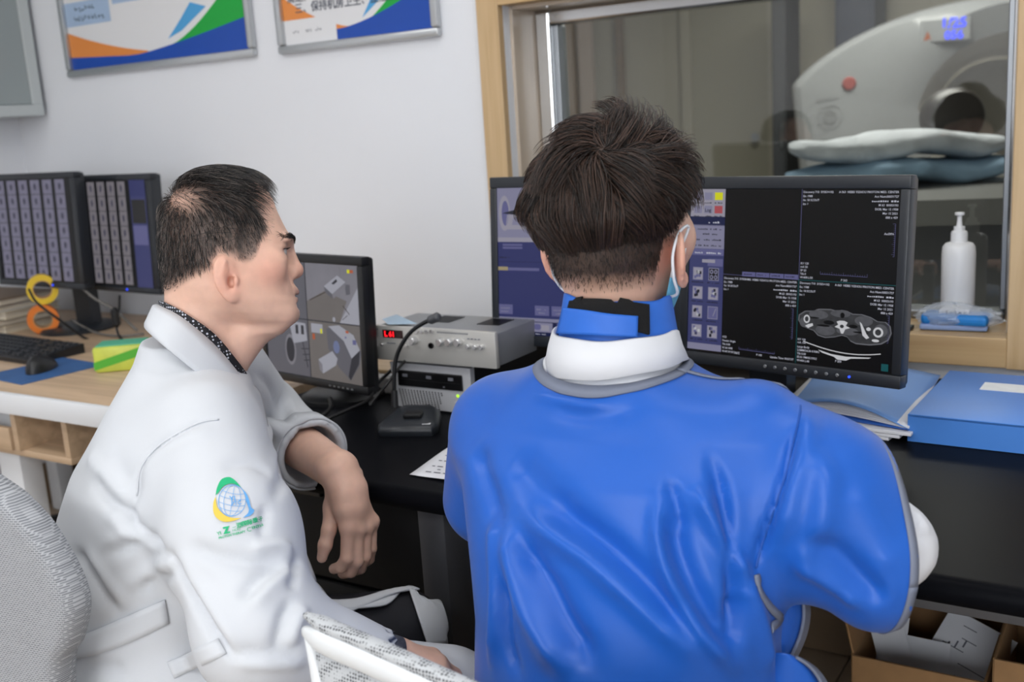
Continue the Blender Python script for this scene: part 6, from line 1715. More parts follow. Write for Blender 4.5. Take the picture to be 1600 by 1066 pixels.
fx1 = CR*math.cos(_by)+CF*math.sin(_by); la1 = -CF*math.cos(_by)+CR*math.sin(_by); up1 = CU.copy()
Rh = np.stack([fx1, la1, up1], 1)            # columns: forward, right side (towards us), up
S1 = D1/CAM_F
def Lh(px, py, lat=0.0):
    """head coordinates of the point that shows at a pixel and lies `lat` beside the middle plane"""
    B0 = h0+la1*lat-CO; u, w = (px-800)/CAM_F, (533-py)/CAM_F
    A_ = np.array([[fx1@CR-u*(fx1@CF), up1@CR-u*(up1@CF)], [fx1@CU-w*(fx1@CF), up1@CU-w*(up1@CF)]])
    r_ = np.array([u*(B0@CF)-B0@CR, w*(B0@CF)-B0@CU])
    X, Z = np.linalg.solve(A_, r_); return np.array([X, lat, Z])
def hp1(px, py, lat=0.0): return h0+Rh@Lh(px, py, lat)
PF = [(368, 276), (392, 280), (408, 288), (420, 300), (428, 315), (433, 330), (443, 351), (450, 364), (455, 374), (453, 386), (451, 398), (451, 412), (453, 428), (457, 438), (461, 450), (462, 457), (460, 464), (462, 470), (459, 479), (461, 488), (460, 496), (452, 503), (430, 510)]
PB = [(325, 276), (305, 281), (287, 290), (272, 302), (259, 322), (251.5, 345), (249, 370), (249.5, 390), (252, 410), (257, 430), (272, 450), (300, 470), (330, 490), (365, 503), (395, 510)]
PFl = np.array([Lh(*p) for p in PF]); PBl = np.array([Lh(*p) for p in PB])
zs = np.linspace(max(PFl[:, 2].min(), PBl[:, 2].min()), min(PFl[:, 2].max(), PBl[:, 2].max()), 60)
o1 = np.argsort(PFl[:, 2]); o2 = np.argsort(PBl[:, 2])
xf = np.interp(zs, PFl[o1, 2], PFl[o1, 0]); xb = np.interp(zs, PBl[o2, 2], PBl[o2, 0])
yy_ = 400-zs/S1
wd_ = np.interp(yy_, [276, 280, 288, 300, 320, 345, 370, 390, 410, 430, 450, 470, 490, 502, 508], [0.022, 0.040, 0.054, 0.064, 0.072, 0.0765, 0.078, 0.077, 0.0755, 0.0725, 0.069, 0.064, 0.053, 0.040, 0.022])
v = Vol(axis_lines([(-0.14, 0.15, .0026)]), axis_lines([(-0.10, 0.10, .0026)]), axis_lines([(-0.17, 0.135, .0026)]))
def headfn(X, Y, Z):
    z = np.clip(Z, zs[0], zs[-1])
    a1 = np.interp(z, zs, xf); a0 = np.interp(z, zs, xb); w = np.interp(z, zs, wd_)
    cx = a0+(a1-a0)*0.47
    u = np.where(X > cx, (X-cx)/(a1-cx), (cx-X)/(cx-a0)); v_ = np.abs(Y)/w
    n = np.where(X > cx, np.interp(Z, [-0.10, -0.06, 0.0, 0.04, 0.08], [2.2, 2.3, 2.35, 2.25, 2.1])+0*X, 2.1)
    g = (np.abs(u)**n+v_**n)**(1/n)
    gr = np.sqrt((u/np.where(X > cx, a1-cx, cx-a0))**2+(v_/w)**2)/(np.sqrt(u*u+v_*v_)+1e-6)
    d = (g-1)/(gr+1e-6)
    return np.maximum(d*0.85, np.maximum(zs[0]-Z, Z-zs[-1])+0*d)
v.func(headfn, (-0.14, -0.1, -0.13), (0.15, 0.1, 0.135), 0.0)
v.F = np.minimum(v.F, 0.1)
def off(p, dx=0.0, lat=0.0, dz=0.0): return np.array([p[0]+dx, lat, p[2]+dz])
Na, Tip, Sn, Eye = Lh(455, 388), Lh(468, 424), Lh(459, 437), Lh(452, 397)
# nose
v.cone(off(Na, -0.004), off(Tip, -0.006, 0, 0.004), 0.0070, 0.0095, 0.010); v.ell(off(Tip, -0.0055), (0.0105, 0.0115, 0.0100), 0.008)
for sx in (-1, 1):
    v.ell(off(Tip, -0.0135, sx*0.0125, -0.005), (0.0105, 0.0070, 0.0078), 0.007)
    v.ell(off(Tip, -0.0085, sx*0.0068, -0.0115), (0.006, 0.0034, 0.003), 0.002, 'sub')
    v.ell(off(Eye, -0.003, sx*0.024, 0.0185), (0.0085, 0.022, 0.0062), 0.012)               # brow
    v.ell(off(Eye, 0.002, sx*0.034, 0.002), (0.011, 0.017, 0.0100), 0.010, 'sub')           # socket
    v.ell(off(Eye, -0.0200, sx*0.032, 0.0), (0.0120, 0.0140, 0.0120), 0.003)                # eyeball bed and lids
    v.ell(off(Eye, -0.0145, sx*0.032, 0.0080), (0.0110, 0.0165, 0.0046), 0.003)
    v.ell(off(Eye, -0.0155, sx*0.032, -0.0080), (0.0105, 0.0155, 0.0046), 0.004)
    v.ell(off(Eye, -0.030, sx*0.050, -0.022), (0.022, 0.013, 0.018), 0.025)                 # cheekbone
    v.cone(off(Lh(438, 494), 0, sx*0.026), off(Lh(372, 462), 0, sx*0.058), 0.020, 0.015, 0.03)     # jaw
    v.ell(off(Sn, -0.010, sx*0.026, -0.020), (0.004, 0.004, 0.005), 0.007, 'sub')           # mouth corner
    v.ell(off(Sn, -0.004, sx*0.021, 0.002), (0.003, 0.003, 0.012), 0.006, 'sub')            # fold beside the nose
    v.ell(off(Eye, -0.045, sx*0.074, 0.014), (0.020, 0.005, 0.020), 0.02, 'sub')            # temple
UL, LL, St = Lh(464.5, 455.5), Lh(464, 469), Lh(466, 462.8)
v.ell(off(UL, -0.008), (0.0085, 0.021, 0.0075), 0.008); v.ell(off(UL, -0.0035, 0, -0.001), (0.0055, 0.016, 0.0042), 0.005); v.ell(off(LL, -0.0042), (0.0055, 0.016, 0.0044), 0.005)
v.ell(off(St, 0.0), (0.0090, 0.024, 0.0011), 0.002, 'sub'); v.ell(off(Lh(463, 479)), (0.0040, 0.020, 0.0045), 0.006, 'sub')
v.ell(off(Lh(461, 491), -0.012), (0.0130, 0.022, 0.0125), 0.014); v.ell(off(Sn, 0.004, 0, -0.008), (0.004, 0.0035, 0.006), 0.004, 'sub')
# ears
for sx in (-1, 1):
    Re = np.array(Matrix.Rotation(math.radians(-10), 3, 'Y') @ Matrix.Rotation(sx*math.radians(-20), 3, 'Z'))
    def E_(px, py, lat): q = Lh(px, py, lat); return np.array([q[0], sx*lat, q[2]])
    e = E_(353, 433, 0.077)
    v.ell(e, (0.0180, 0.0062, 0.0310), 0.004, R=Re); v.ell(E_(362, 461, 0.077), (0.0100, 0.0058, 0.0115), 0.006, R=Re)
    v.ell(e+[0.0030, sx*0.0075, 0.001], (0.0115, 0.0048, 0.0225), 0.003, 'sub', R=Re)
    v.cone(E_(351, 410, 0.081), E_(346, 430, 0.083), 0.0034, 0.0034, 0.003); v.cone(E_(346, 430, 0.083), E_(352, 450, 0.081), 0.0034, 0.0034, 0.003)
    v.cone(E_(354, 420, 0.080), E_(350, 440, 0.081), 0.0028, 0.0028, 0.003)
    v.ell(E_(362, 441, 0.077), (0.0060, 0.007, 0.0085), 0.002, 'sub'); v.ell(E_(369, 440, 0.079), (0.0040, 0.0038, 0.0075), 0.003)
# neck inside this block
nkA, nkB = Lh(316, 470), Lh(312, 560)
v.cone(nkA, nkB, 0.053, 0.050, 0.030); v.cone(Lh(398, 508), Lh(355, 560), 0.028, 0.033, 0.03)
Vh, Qh = v.mesh(2)
Vw = h0+Vh@Rh.T
# ---- trunk, arms and legs
c7 = at(285, 545, 1.57)
f1 = np.array([0.70, 0.714, 0.0]); r1 = np.array([0.714, -0.70, 0.0])
shR1, elR1, wrR1 = at(318, 700, 1.40), at(408, 990, 1.27), at(604, 1038, 1.33)
shL1, elL1, wrL1 = np.array([-1.335, 1.175, 0.915]), onz(408, 655, 0.79), onz(541, 748, 0.760)
hipc = np.array([-1.285, 0.885, 0.52]); kneeL, kneeR = at(628, 985, 1.65), np.array([-0.80, 1.02, 0.50])
v = Vol(axis_lines([(-1.56, -0.60, .012)]), axis_lines([(0.55, 1.50, .012)]), axis_lines([(0.08, 1.02, .012)]))
v.chain([at(245, 1090, 1.53), at(258, 960, 1.53), at(266, 800, 1.53), at(278, 690, 1.53), at(294, 625, 1.53)], [0.10, 0.10, 0.11, 0.09, 0.05], 0.04)
v.cone(at(296, 620, 1.53), hp1(312, 565), 0.050, 0.046, 0.03)
v.cone(shR1, elR1, 0.05, 0.042, 0.03); v.cone(elR1, wrR1, 0.040, 0.028, 0.02); v.cone(shL1, elL1, 0.05, 0.042, 0.03); v.cone(elL1, wrL1, 0.042, 0.029, 0.02)
v.cone(at(285, 650, 1.53), shR1, 0.06, 0.05, 0.03); v.cone(at(285, 650, 1.53), shL1, 0.06, 0.05, 0.03)
Vt, Qt = v.mesh(1)
# ---- left hand hanging over the desk edge (fine block, camera-aligned directions)
w0 = wrL1.copy()
dH = float((w0-CO)@CF)
def hx(px, py, dd=0.0): return at(px, py, dH+dd)
def block(pts, pad, h):
    P = np.array(pts); lo, hi = P.min(0)-pad, P.max(0)+pad
    return Vol(*[axis_lines([(lo[i], hi[i], h)]) for i in range(3)])
kn_ = [hx(544, 824, -0.030), hx(557, 827, -0.018), hx(570, 823, -0.002), hx(580, 815, 0.014)]            # knuckles index..little
pip = [hx(542, 872, -0.030), hx(557, 877, -0.018), hx(570, 870, 0.0), hx(580, 857, 0.016)]
tip = [hx(522, 889, -0.004), hx(536, 896, 0.008), hx(553, 893, 0.024), hx(571, 880, 0.038)]
dip = [hx(533, 886, -0.020), hx(549, 893, -0.006), hx(563, 888, 0.012), hx(577, 874, 0.028)]
thb = [hx(521, 792, -0.006), hx(514, 828, -0.022), hx(508, 852, -0.026), hx(503, 872, -0.026)]
vh = block([elL1*0.35+wrL1*0.65]+kn_+tip+thb+[w0], 0.05, 0.0024)
fa0 = elL1*0.60+wrL1*0.40
ax_ = kn_[3]-kn_[0]; ax_ /= np.linalg.norm(ax_)
vh.cone(fa0, hx(528, 735, -0.004), 0.040, 0.030, 0.01); vh.cone(hx(528, 735, -0.004), hx(544, 765, -0.012), 0.0300, 0.0255, 0.012, flat=(ax_, 1.12))
nrm_h = np.cross(ax_, kn_[1]-w0); nrm_h /= np.linalg.norm(nrm_h)
vh.cone(hx(544, 765, -0.012), hx(548, 792, -0.018), 0.0235, 0.0250, 0.016, flat=(ax_, 1.25))
for i in range(4): vh.cone(hx(540+3*i, 775, -0.016+0.004*i), kn_[i], 0.0150, 0.0128, 0.014)
for i in range(4):
    r_ = (0.0105, 0.0108, 0.0102, 0.0090)[i]
    vh.ell(kn_[i], (r_*1.22,)*3, 0.008)
    vh.cone(kn_[i], pip[i], r_*1.08, r_*0.98, 0.005); vh.cone(pip[i], dip[i], r_*0.98, r_*0.90, 0.003); vh.cone(dip[i], tip[i], r_*0.90, r_*0.80, 0.003)
vh.chain(thb, [0.0150, 0.0112, 0.0106, 0.0080], 0.005)
vh.cone(hx(526, 776, -0.008), thb[0], 0.018, 0.014, 0.010)
VH, QH = vh.mesh(1)
# ---- right hand on the lap
g0 = wrR1; dR = float((g0-CO)@CF)
def gx(px, py, dd=0.0): return at(px+6, py+16, dR+dd)
kR = [gx(668, 1012, 0.05), gx(678, 1022, 0.03), gx(680, 1034, 0.012), gx(674, 1046, -0.002)]
vr = block(kR+[gx(585, 995), gx(745, 1085, 0.05)], 0.05, 0.003)
vr.cone(gx(575, 998), gx(612, 1012, 0.01), 0.028, 0.025, 0.01)
for i in range(4):
    vr.cone(gx(612, 1010+4*i, 0.02-0.008*i), kR[i], 0.019, 0.0135, 0.014)
    p1 = kR[i]+(kR[i]-gx(612, 1010))*0.38+np.array([0, 0, -0.012]); p2 = p1+np.array([0.008, 0.006, -0.034])
    vr.cone(kR[i], p1, 0.0112, 0.0098, 0.005); vr.cone(p1, p2, 0.0098, 0.0082, 0.004)
vr.cone(gx(625, 1022, -0.02), gx(655, 1050, -0.02), 0.015, 0.011, 0.01); vr.cone(gx(655, 1050, -0.02), gx(680, 1070, -0.01), 0.011, 0.009, 0.004)
VR, QR = vr.mesh(1)
Vb, Qb = cut_join(Vw, Qh, [(Vt, Qt), (VH, QH), (VR, QR)])
man1 = arr_mesh('person', Vb, Qb, 'skin'); tag(man1, 'person in a white coat sitting in profile with one hand over the desk edge', 'person')
# own colours of the skin: cheeks, ears, lips, stubble, cropped grey hair
nh = len(Vh); c = np.tile(np.array(srgb('#e8bca6')[:3]), (len(Vb), 1))
def mixc(sel_w, col_):
    global c
    w = np.zeros(len(Vb)); w[:nh] = sel_w; w = np.clip(w, 0, 1)[:, None]; c = c*(1-w)+np.array(srgb(col_)[:3])*w
def gau(p, r): return np.exp(-(((Vh-p)/np.array(r))**2).sum(1))
for sx in (-1, 1):
    mixc(0.5*gau(off(Eye, -0.03, sx*0.055, -0.03), (0.03, 0.04, 0.025)), '#d58c78'); mixc(0.6*gau(off(Lh(354, 440, 0.08), 0, sx*0.08), (0.022, 0.012, 0.034)), '#d68d78')
mixc(0.5*gau(Tip, (0.014, 0.016, 0.014)), '#d38a74')
mixc(0.85*gau(UL, (0.009, 0.018, 0.0042)), '#b9726a'); mixc(0.85*gau(LL, (0.009, 0.018, 0.0042)), '#bd766c')
mixc(0.9*gau(off(St, -0.004), (0.012, 0.022, 0.0016)), '#6e3b36'); mixc(0.25*gau(Lh(430, 485), (0.05, 0.06, 0.03)), '#a58d80')
_m = Vh.copy(); _m[:, 1] = np.abs(_m[:, 1]); _w = h0+_m@Rh.T-CO; pxh = 800+CAM_F*(_w@CR)/(_w@CF); pyh = 533-CAM_F*(_w@CU)/(_w@CF)
# hairline: temple in front of the ear, behind the ear down to the nape
front = np.interp(pyh, [270, 300, 320, 335, 345, 362, 381, 400, 414, 425], [392, 398, 402, 412, 417, 418, 408, 403, 394, 386])
low = np.interp(pxh, [240, 262, 300, 325, 335, 345, 380, 400], [470, 462, 440, 425, 405, 398, 412, 412])
hm = np.clip((front-pxh)/10, 0, 1)*np.clip((low-pyh)/22, 0, 1)*((np.abs(Vh[:, 1]) < 0.0775) | (pyh < 398))
bald = np.exp(-(((pxh-285)/30)**2+((pyh-312)/20)**2))*0.75
hm = np.clip(hm*(1-np.clip(bald, 0, 1)), 0, 1)
grey = np.clip((pxh-315)/55, 0, 1)*np.clip((pyh-335)/40, 0, 1)
mixc(hm*0.88, '#241e1c'); mixc(hm*grey*0.75, '#9a8478')
paint(man1, c)
man1.data.update()
# eyes, brows, lashes
for sx in (-1, 1):
    o = MB(); cE = h0+Rh@off(Eye, -0.0185, sx*0.032, 0.0)
    k = 14; vs = []; fs = []
    for j in range(k+1):
        e = -math.pi/2+math.pi*j/k
        for i in range(20):
            a = 2*math.pi*i/20; q = np.array([math.cos(e)*math.cos(a), math.cos(e)*math.sin(a), math.sin(e)])*0.0128; vs.append(tuple(cE+Rh@q+fx1*0.0022))
    for j in range(k):
        for i in range(20): fs.append((j*20+i, j*20+(i+1) % 20, (j+1)*20+(i+1) % 20, (j+1)*20+i))
    eb = o.add(vs, fs).build('eye', 'eye_white', man1, smooth=True)
    q = MB(); cI = cE+fx1*0.0136; n_ = 16
    q.add([tuple(cI+fx1*0.0014)]+[tuple(cI+0.0058*(la1*math.cos(2*math.pi*i/n_)+up1*math.sin(2*math.pi*i/n_))) for i in range(n_)], [(0, i+1, (i+1) % n_+1) for i in range(n_)]); q.build('iris', 'iris', eb, smooth=True)
r = np.random.default_rng(9); bvh1 = bvh_of(Vw, Qh)
def on_head(px, py, off, sx=1):
    
    tgt = h0+Rh@Lh(px, py, sx*0.03); p = tgt+la1*sx*0.12; h = bvh1.ray_cast(Vector(p), Vector(-la1*sx)) 
    return (np.array(h[0])+la1*sx*off) if h[0] is not None else None
B = []; EL = []
for sx in (1, -1):
    for k in range(380):
        t = r.random(); t_ = 0.048-0.036*t; tg = off(Eye, 0.0, sx*t_, 0.0185+0.004*math.sin(0.4+t*2.2)+0.0018*r.normal())
        h = bvh1.ray_cast(Vector(h0+Rh@(tg+[0.05, 0, 0])), Vector(-fx1))
        if h[0] is None: continue
        a = np.array(h[0]); n_ = np.array(h[1]); n_ = n_ if n_@fx1 > 0 else -n_
        dr = la1*sx*0.75+up1*(0.30+0.25*r.normal()); dr -= n_*(dr@n_); dr = dr/np.linalg.norm(dr); L_ = 0.008*r.uniform(0.6, 1.2)
        B.append([a+dr*L_*s_+n_*(0.0005+0.0016*math.sin(s_*2.6)) for s_ in (0, 0.5, 1.0)])
    for k in range(60):
        t = (k+r.random())/60; la_ = 0.018+0.028*t
        p = h0+Rh@off(Eye, -0.0185+0.0150*math.sqrt(max(0.05, 1-((la_-0.032)/0.0155)**2)), sx*la_, 0.0052-0.004*abs(t-0.45))
        EL.append([p, p+fx1*0.003+up1*0.0006, p+fx1*0.0055+up1*0.0025])
strands('eyelashes', np.array(EL), np.full(len(EL), 0.0003), 'brow_black', man1)
strands('eyebrow', np.array(B), np.full(len(B), 0.00042), 'brow_black', man1)

# ---- hair of the white-coat man: scalp block in head coordinates
def strand_head(N_, gen, seed, mats, radius, name='hair'):
    r = np.random.default_rng(seed); out = []
    for _ in range(N_):
        g = gen(r)
        if g is not None: out.append(g)
    P = np.array(out); P = h0+P@Rh.T
    s_ = r.random(len(P)) < 0.8
    strands(name, P[s_], r.uniform(0.6, 1.1, s_.sum())*radius, mats[0], man1); strands(name, P[~s_], r.uniform(0.6, 1.1, (~s_).sum())*radius, mats[1], man1)
bvl = bvh_of(Vh, Qh); Nh = vnormals(Vh, Qh)
cand = np.nonzero((hm > 0.25) & (pyh < 462))[0]
wgt = hm[cand]*(1-0.85*grey[cand]); wgt /= wgt.sum()
def gen_hair(r):
    i = r.choice(len(cand), p=wgt) if False else cand[int(np.searchsorted(cw1, r.random()))]
    p = Vh[i]+r.normal(size=3)*0.0015; n = Nh[i]; x, y = pxh[i], pyh[i]
    crown = np.array([Lh(283, 315)[0], 0.0, Lh(283, 315)[2]])
    t = p-crown; t -= n*(t@n); t /= np.linalg.norm(t)+1e-6
    top = np.clip((340-y)/50, 0, 1)
    d = t*(0.5)+np.array([0.0, 0, -1.0])*(1-top)*0.9+np.array([0.75, 0.15*np.sign(p[1]), 0.0])*top+r.normal(size=3)*0.18
    d -= n*(d@n); d /= np.linalg.norm(d)+1e-6
    g = np.clip((x-330)/60, 0, 1)*np.clip((y-345)/50, 0, 1); lowf = np.clip((y-405)/45, 0, 1)
    L_ = (0.013+0.026*top)*(1-0.82*max(g, lowf))*r.uniform(0.7, 1.2); lift = (0.004+0.010*top)*(1-0.6*max(g, lowf))
    st = []
    q = p.copy()
    for k in range(6):
        s_ = k/5; st.append(q+n*(lift*math.sin(min(1, s_*1.3)*1.57)+0.0005)); q = q+d*L_/5
        h = bvl.find_nearest(Vector(q)); q = np.array(h[0]); n = np.array(h[1])*(1 if np.array(h[1])@n > 0 else -1)
    return np.array(st)
cw1 = np.cumsum(wgt); cw1[-1] = 1.0
strand_head(8500, gen_hair, 21, ('hair_black', 'hair_grey'), 0.00042)
wgt = hm[cand]*grey[cand]; wgt /= wgt.sum(); cw1 = np.cumsum(wgt); cw1[-1] = 1.0
strand_head(1100, gen_hair, 23, ('hair_grey', 'hair_black'), 0.00032)
# long thin strands combed over the bare forehead
def gen_wisp(r):
    a = r.random(); y0 = r.normal()*0.035
    p0 = np.array([Lh(300+60*a, 0)[0], y0, 0.0]); p0[2] = np.interp(p0[0], [Lh(280, 0)[0], Lh(330, 0)[0], Lh(380, 0)[0], Lh(420, 0)[0]], [Lh(0, 285)[2], Lh(0, 276)[2], Lh(0, 279)[2], Lh(0, 297)[2]])-0.9*y0**2/0.08
    end = np.array([Lh(404+26*r.random(), 0)[0], y0*0.9+r.normal()*0.006, Lh(0, 298+34*r.random()**1.5)[2]-0.5*y0**2/0.08])
    mid = (p0+end)/2+np.array([0.010, 0, 0.014+0.005*r.normal()])
    st = []
    for k in range(8):
        t = k/7; st.append((1-t)**2*p0+2*t*(1-t)*mid+t*t*end)
    return np.array(st)
strand_head(750, gen_wisp, 22, ('hair_black', 'hair_black'), 0.00036, 'forelock')

# ---- trousers and shoes
v = Vol(axis_lines([(-1.50, -0.55, .011)]), axis_lines([(0.68, 1.50, .011)]), axis_lines([(0.06, 0.66, .011)]))
v.cone(hipc+[-0.03, 0.02, -0.02], hipc+[0.03, -0.02, -0.02], 0.13, 0.13, 0.03)
for kn, hh in ((kneeL, hipc+[-0.02, 0.06, -0.01]), (kneeR, hipc+[0.06, -0.06, -0.01])):
    an = np.array([kn[0]+0.02, kn[1]+0.02, 0.13]); v.cone(hh, kn, 0.085, 0.062, 0.03); v.cone(kn, an, 0.060, 0.048, 0.02)
V, Q = v.mesh(1); V = wrinkle(V, Q, 0.004, 8, 6)
arr_mesh('trousers', V, Q, 'trouser_black', man1)
trb = bvh_of(V, Q)
for kn in (kneeL, kneeR):
    q = np.array([kn[0]+0.02, kn[1]+0.02, 0.10]); vs_ = Vol(*[axis_lines([(q[i]-0.24, q[i]+0.24, .010)]) for i in range(2)], axis_lines([(0.03, 0.2, .010)]))
    vs_.cone(q, q+f1*0.17-[0, 0, 0.012], 0.046, 0.038, 0.02); Vv, Qq = vs_.mesh(1); Vv[:, 2] = np.maximum(Vv[:, 2], FL+0.001); arr_mesh('shoe', Vv, Qq, 'black_plastic', man1)
# ---- white coat
v = Vol(axis_lines([(-1.60, -0.66, .0055)]), axis_lines([(0.58, 1.36, .0055)]), axis_lines([(0.44, 1.08, .0055)]))
rot1 = math.atan2(r1[1], r1[0]); dT = 1.53
rg = []
for px, py, a, b in ((240, 1095, .195, .165), (243, 1010, .190, .165), (250, 930, .188, .160), (256, 850, .192, .157), (264, 780, .198, .150), (272, 720, .198, .140), (283, 655, .172, .116), (289, 598, .118, .092), (283, 562, .082, .067), (278, 530, .066, .052)):
    p = at(px, py, dT); rg.append((p[2], p[0], p[1], a, b))
rg.sort()
v.loft(rg, 0.02, rot=rot1, n=2.2)
v.cone(shR1+[-0.02, 0.02, 0.012], shR1*0.5+elR1*0.5, 0.076, 0.083, 0.055); v.cone(shR1*0.5+elR1*0.5, elR1, 0.083, 0.074, 0.03); v.cone(elR1, elR1+(wrR1-elR1)*0.92, 0.072, 0.043, 0.03)
v.cone(shL1+[0.03, -0.02, 0.0], elL1, 0.084, 0.072, 0.05); v.cone(elL1, elL1+(wrL1-elL1)*0.62, 0.072, 0.055, 0.03)
cuffL = elL1+(wrL1-elL1)*0.60; dL1 = (wrL1-elL1)/np.linalg.norm(wrL1-elL1)
v.cone(cuffL-dL1*0.030, cuffL+dL1*0.004, 0.0585, 0.0610, 0.004)
v.func(lambda X, Y, Z: -((X-cuffL[0]-dL1[0]*0.014)*dL1[0]+(Y-cuffL[1]-dL1[1]*0.014)*dL1[1]+(Z-cuffL[2]-dL1[2]*0.014)*dL1[2]), cuffL-[0.09, 0.09, 0.09], cuffL+[0.12, 0.12, 0.10], 0.0, 'sub')
v.cone(cuffL-dL1*0.012, cuffL+dL1*0.06, 0.047, 0.053, 0.003, 'sub')
cuffR = elR1+(wrR1-elR1)*0.93; dR1 = (wrR1-elR1)/np.linalg.norm(wrR1-elR1)
v.cone(cuffR+dR1*0.0, cuffR+dR1*0.08, 0.038, 0.05, 0.003, 'sub')
v.cone(hipc+[0.06, -0.07, 0.02], kneeR+[0.0, 0.0, 0.01], 0.125, 0.098, 0.04); v.cone(hipc+[0.0, 0.05, 0.02], (hipc+kneeL)/2+[0, 0.02, 0.03], 0.125, 0.095, 0.04)
V, Q = v.mesh(3)
COAT = [
 ([(214, 775), (219, 735), (240, 704), (278, 677), (313, 660), (342, 656)], 0.0065, -0.0050),
 ([(228, 765), (236, 728), (262, 704), (300, 684), (335, 672)], 0.014, 0.0045),
 ([(122, 712), (148, 747), (182, 798)], 0.012, -0.008), ([(140, 710), (170, 750), (205, 795)], 0.014, 0.006),
 ([(172, 778), (203, 803), (218, 826), (261, 862)], 0.009, -0.011), ([(165, 800), (200, 832), (240, 858)], 0.012, 0.006),
 ([(163, 869), (203, 852), (247, 846)], 0.009, -0.008), ([(160, 850), (205, 834), (240, 830)], 0.010, 0.004), ([(117, 860), (140, 889), (186, 961)], 0.011, -0.008), ([(135, 860), (162, 900), (200, 950)], 0.011, 0.006),
 ([(198, 935), (232, 915), (275, 892)], 0.009, -0.008), ([(195, 915), (230, 897), (265, 880)], 0.010, 0.005), ([(221, 875), (244, 866), (269, 869)], 0.007, -0.006),
 ([(218, 745), (205, 800), (200, 830)], 0.009, -0.005),
 ([(262, 858), (280, 890), (300, 930), (338, 992), (373, 1035)], 0.009, -0.012),
 ([(280, 860), (305, 910), (340, 965), (380, 1020)], 0.014, 0.006),
 ([(388, 860), (433, 853), (458, 862)], 0.010, 0.008), ([(295, 852), (347, 871), (404, 878), (440, 872)], 0.012, -0.009),
 ([(376, 940), (404, 905), (450, 880)], 0.012, -0.009), ([(390, 955), (425, 915), (462, 890)], 0.012, 0.007),
 ([(452, 922), (462, 886), (470, 870)], 0.009, -0.008), ([(430, 1018), (445, 961), (462, 938)], 0.011, -0.009), ([(450, 1015), (465, 970), (480, 950)], 0.011, 0.007),
 ([(361, 1035), (419, 1037), (479, 1035)], 0.010, 0.006), ([(365, 1018), (419, 1020), (470, 1016)], 0.010, -0.006),
 ([(430, 700), (436, 760), (420, 815)], 0.012, -0.007), ([(415, 790), (408, 840)], 0.008, -0.006), ([(345, 735), (390, 725), (425, 745)], 0.014, -0.004),
 ([(150, 660), (180, 700), (200, 760)], 0.018, -0.003), ([(120, 1000), (170, 975), (230, 940)], 0.02, -0.003), ([(110, 1055), (150, 1040), (200, 1050)], 0.012, -0.006),
 ([(400, 585), (425, 610), (435, 640)], 0.010, -0.006), ([(440, 615), (445, 650), (430, 690)], 0.010, -0.008), ([(456, 622), (462, 655), (450, 695)], 0.008, 0.006), ([(474, 640), (470, 670), (448, 705)], 0.008, -0.006), ([(415, 620), (420, 680), (428, 730)], 0.010, 0.006)]
V = folds(V, Q, [(p, w*0.8, a*0.95) for p, w, a in COAT]); V = wrinkle(V, Q, 0.0016, 6, 31)
coat1 = arr_mesh('white_coat', V, Q, 'coat_white', man1)
wb = bvh_of(V, Q)
ring_band('rolled_cuff', wb, cuffL, dL1, 0.010, -0.030, 0.10, 'coat_white', man1, off=0.003, thick=0.004)
trim('sleeve_seam', wb, [(214, 775), (219, 735), (240, 704), (278, 677), (313, 660), (342, 656)], 0.0022, 'coat_white', man1, off=0.0008, thick=0.001, back=1.5)
patch('back_belt', wb, [(80, 986), (101, 1002), (150, 984), (200, 962), (258, 936)], [(92, 1018), (104, 1031), (152, 1022), (205, 1003), (264, 974)], 'coat_white', man1, 0.0025, thick=0.002, back=1.45)
patch('pocket_welt', wb, [(261, 1035), (300, 1018), (341, 999)], [(272, 1060), (312, 1042), (354, 1022)], 'coat_white', man1, 0.0022, thick=0.002, back=1.4)
# collar of the coat and the dotted shirt collar: (px, py, side offset), mirrored to the far side
def half_ring(name, rows, m, thick=0.0025):
    vs = []; fs = []
    for r_ in rows:
        q = [(p[0]+0.0, p[1], p[2]) for p in r_]
        sp = spline([np.array([a, b, c_*1000]) for a, b, c_ in q], 5)
        near = [hp1(a, b, c_/1000) for a, b, c_ in sp]; far = [hp1(a, b, c_/1000)-la1*(2*c_/1000) for a, b, c_ in sp]
        vs += [tuple(p) for p in (far[::-1]+near[1:])]
    k = len(vs)//len(rows)
    for r_ in range(len(rows)-1):
        for i in range(k-1): fs.append((r_*k+i, r_*k+i+1, (r_+1)*k+i+1, (r_+1)*k+i))
    o = MB().add(vs, fs).build(name, m, man1, smooth=True)
    mo = o.modifiers.new('t', 'SOLIDIFY'); mo.thickness = thick; mo.offset = 0
    return o
half_ring('shirt_collar', [[(256, 500, 0.0), (268, 510, .035), (300, 530, .060), (340, 560, .058), (372, 590, .040), (385, 600, .012)],
                           [(252, 484, 0.0), (262, 490, .036), (295, 510, .063), (338, 540, .061), (372, 578, .042), (386, 594, .012)],
                           [(248, 470, 0.0), (258, 473, .034), (290, 490, .061), (335, 522, .060), (372, 566, .042), (388, 588, .012)]], 'shirt_dots', 0.002)
half_ring('coat_collar', [[(254, 492, 0.0), (262, 498, .040), (292, 514, .068), (336, 548, .066), (366, 580, .052), (379, 600, .034)],
                          [(244, 476, 0.0), (252, 480, .040), (285, 498, .071), (333, 538, .069), (366, 576, .055), (381, 596, .036)],
                          [(239, 478, 0.0), (244, 485, .046), (276, 508, .080), (324, 550, .080), (362, 586, .064), (381, 599, .040)],
                          [(229, 500, 0.0), (232, 509, .052), (258, 532, .094), (303, 568, .096), (345, 604, .080), (372, 606, .050)],
                          [(226, 506, 0.0), (229, 516, .054), (255, 540, .097), (302, 578, .100), (346, 612, .084), (358, 617, .070)]], 'coat_white', 0.0025)
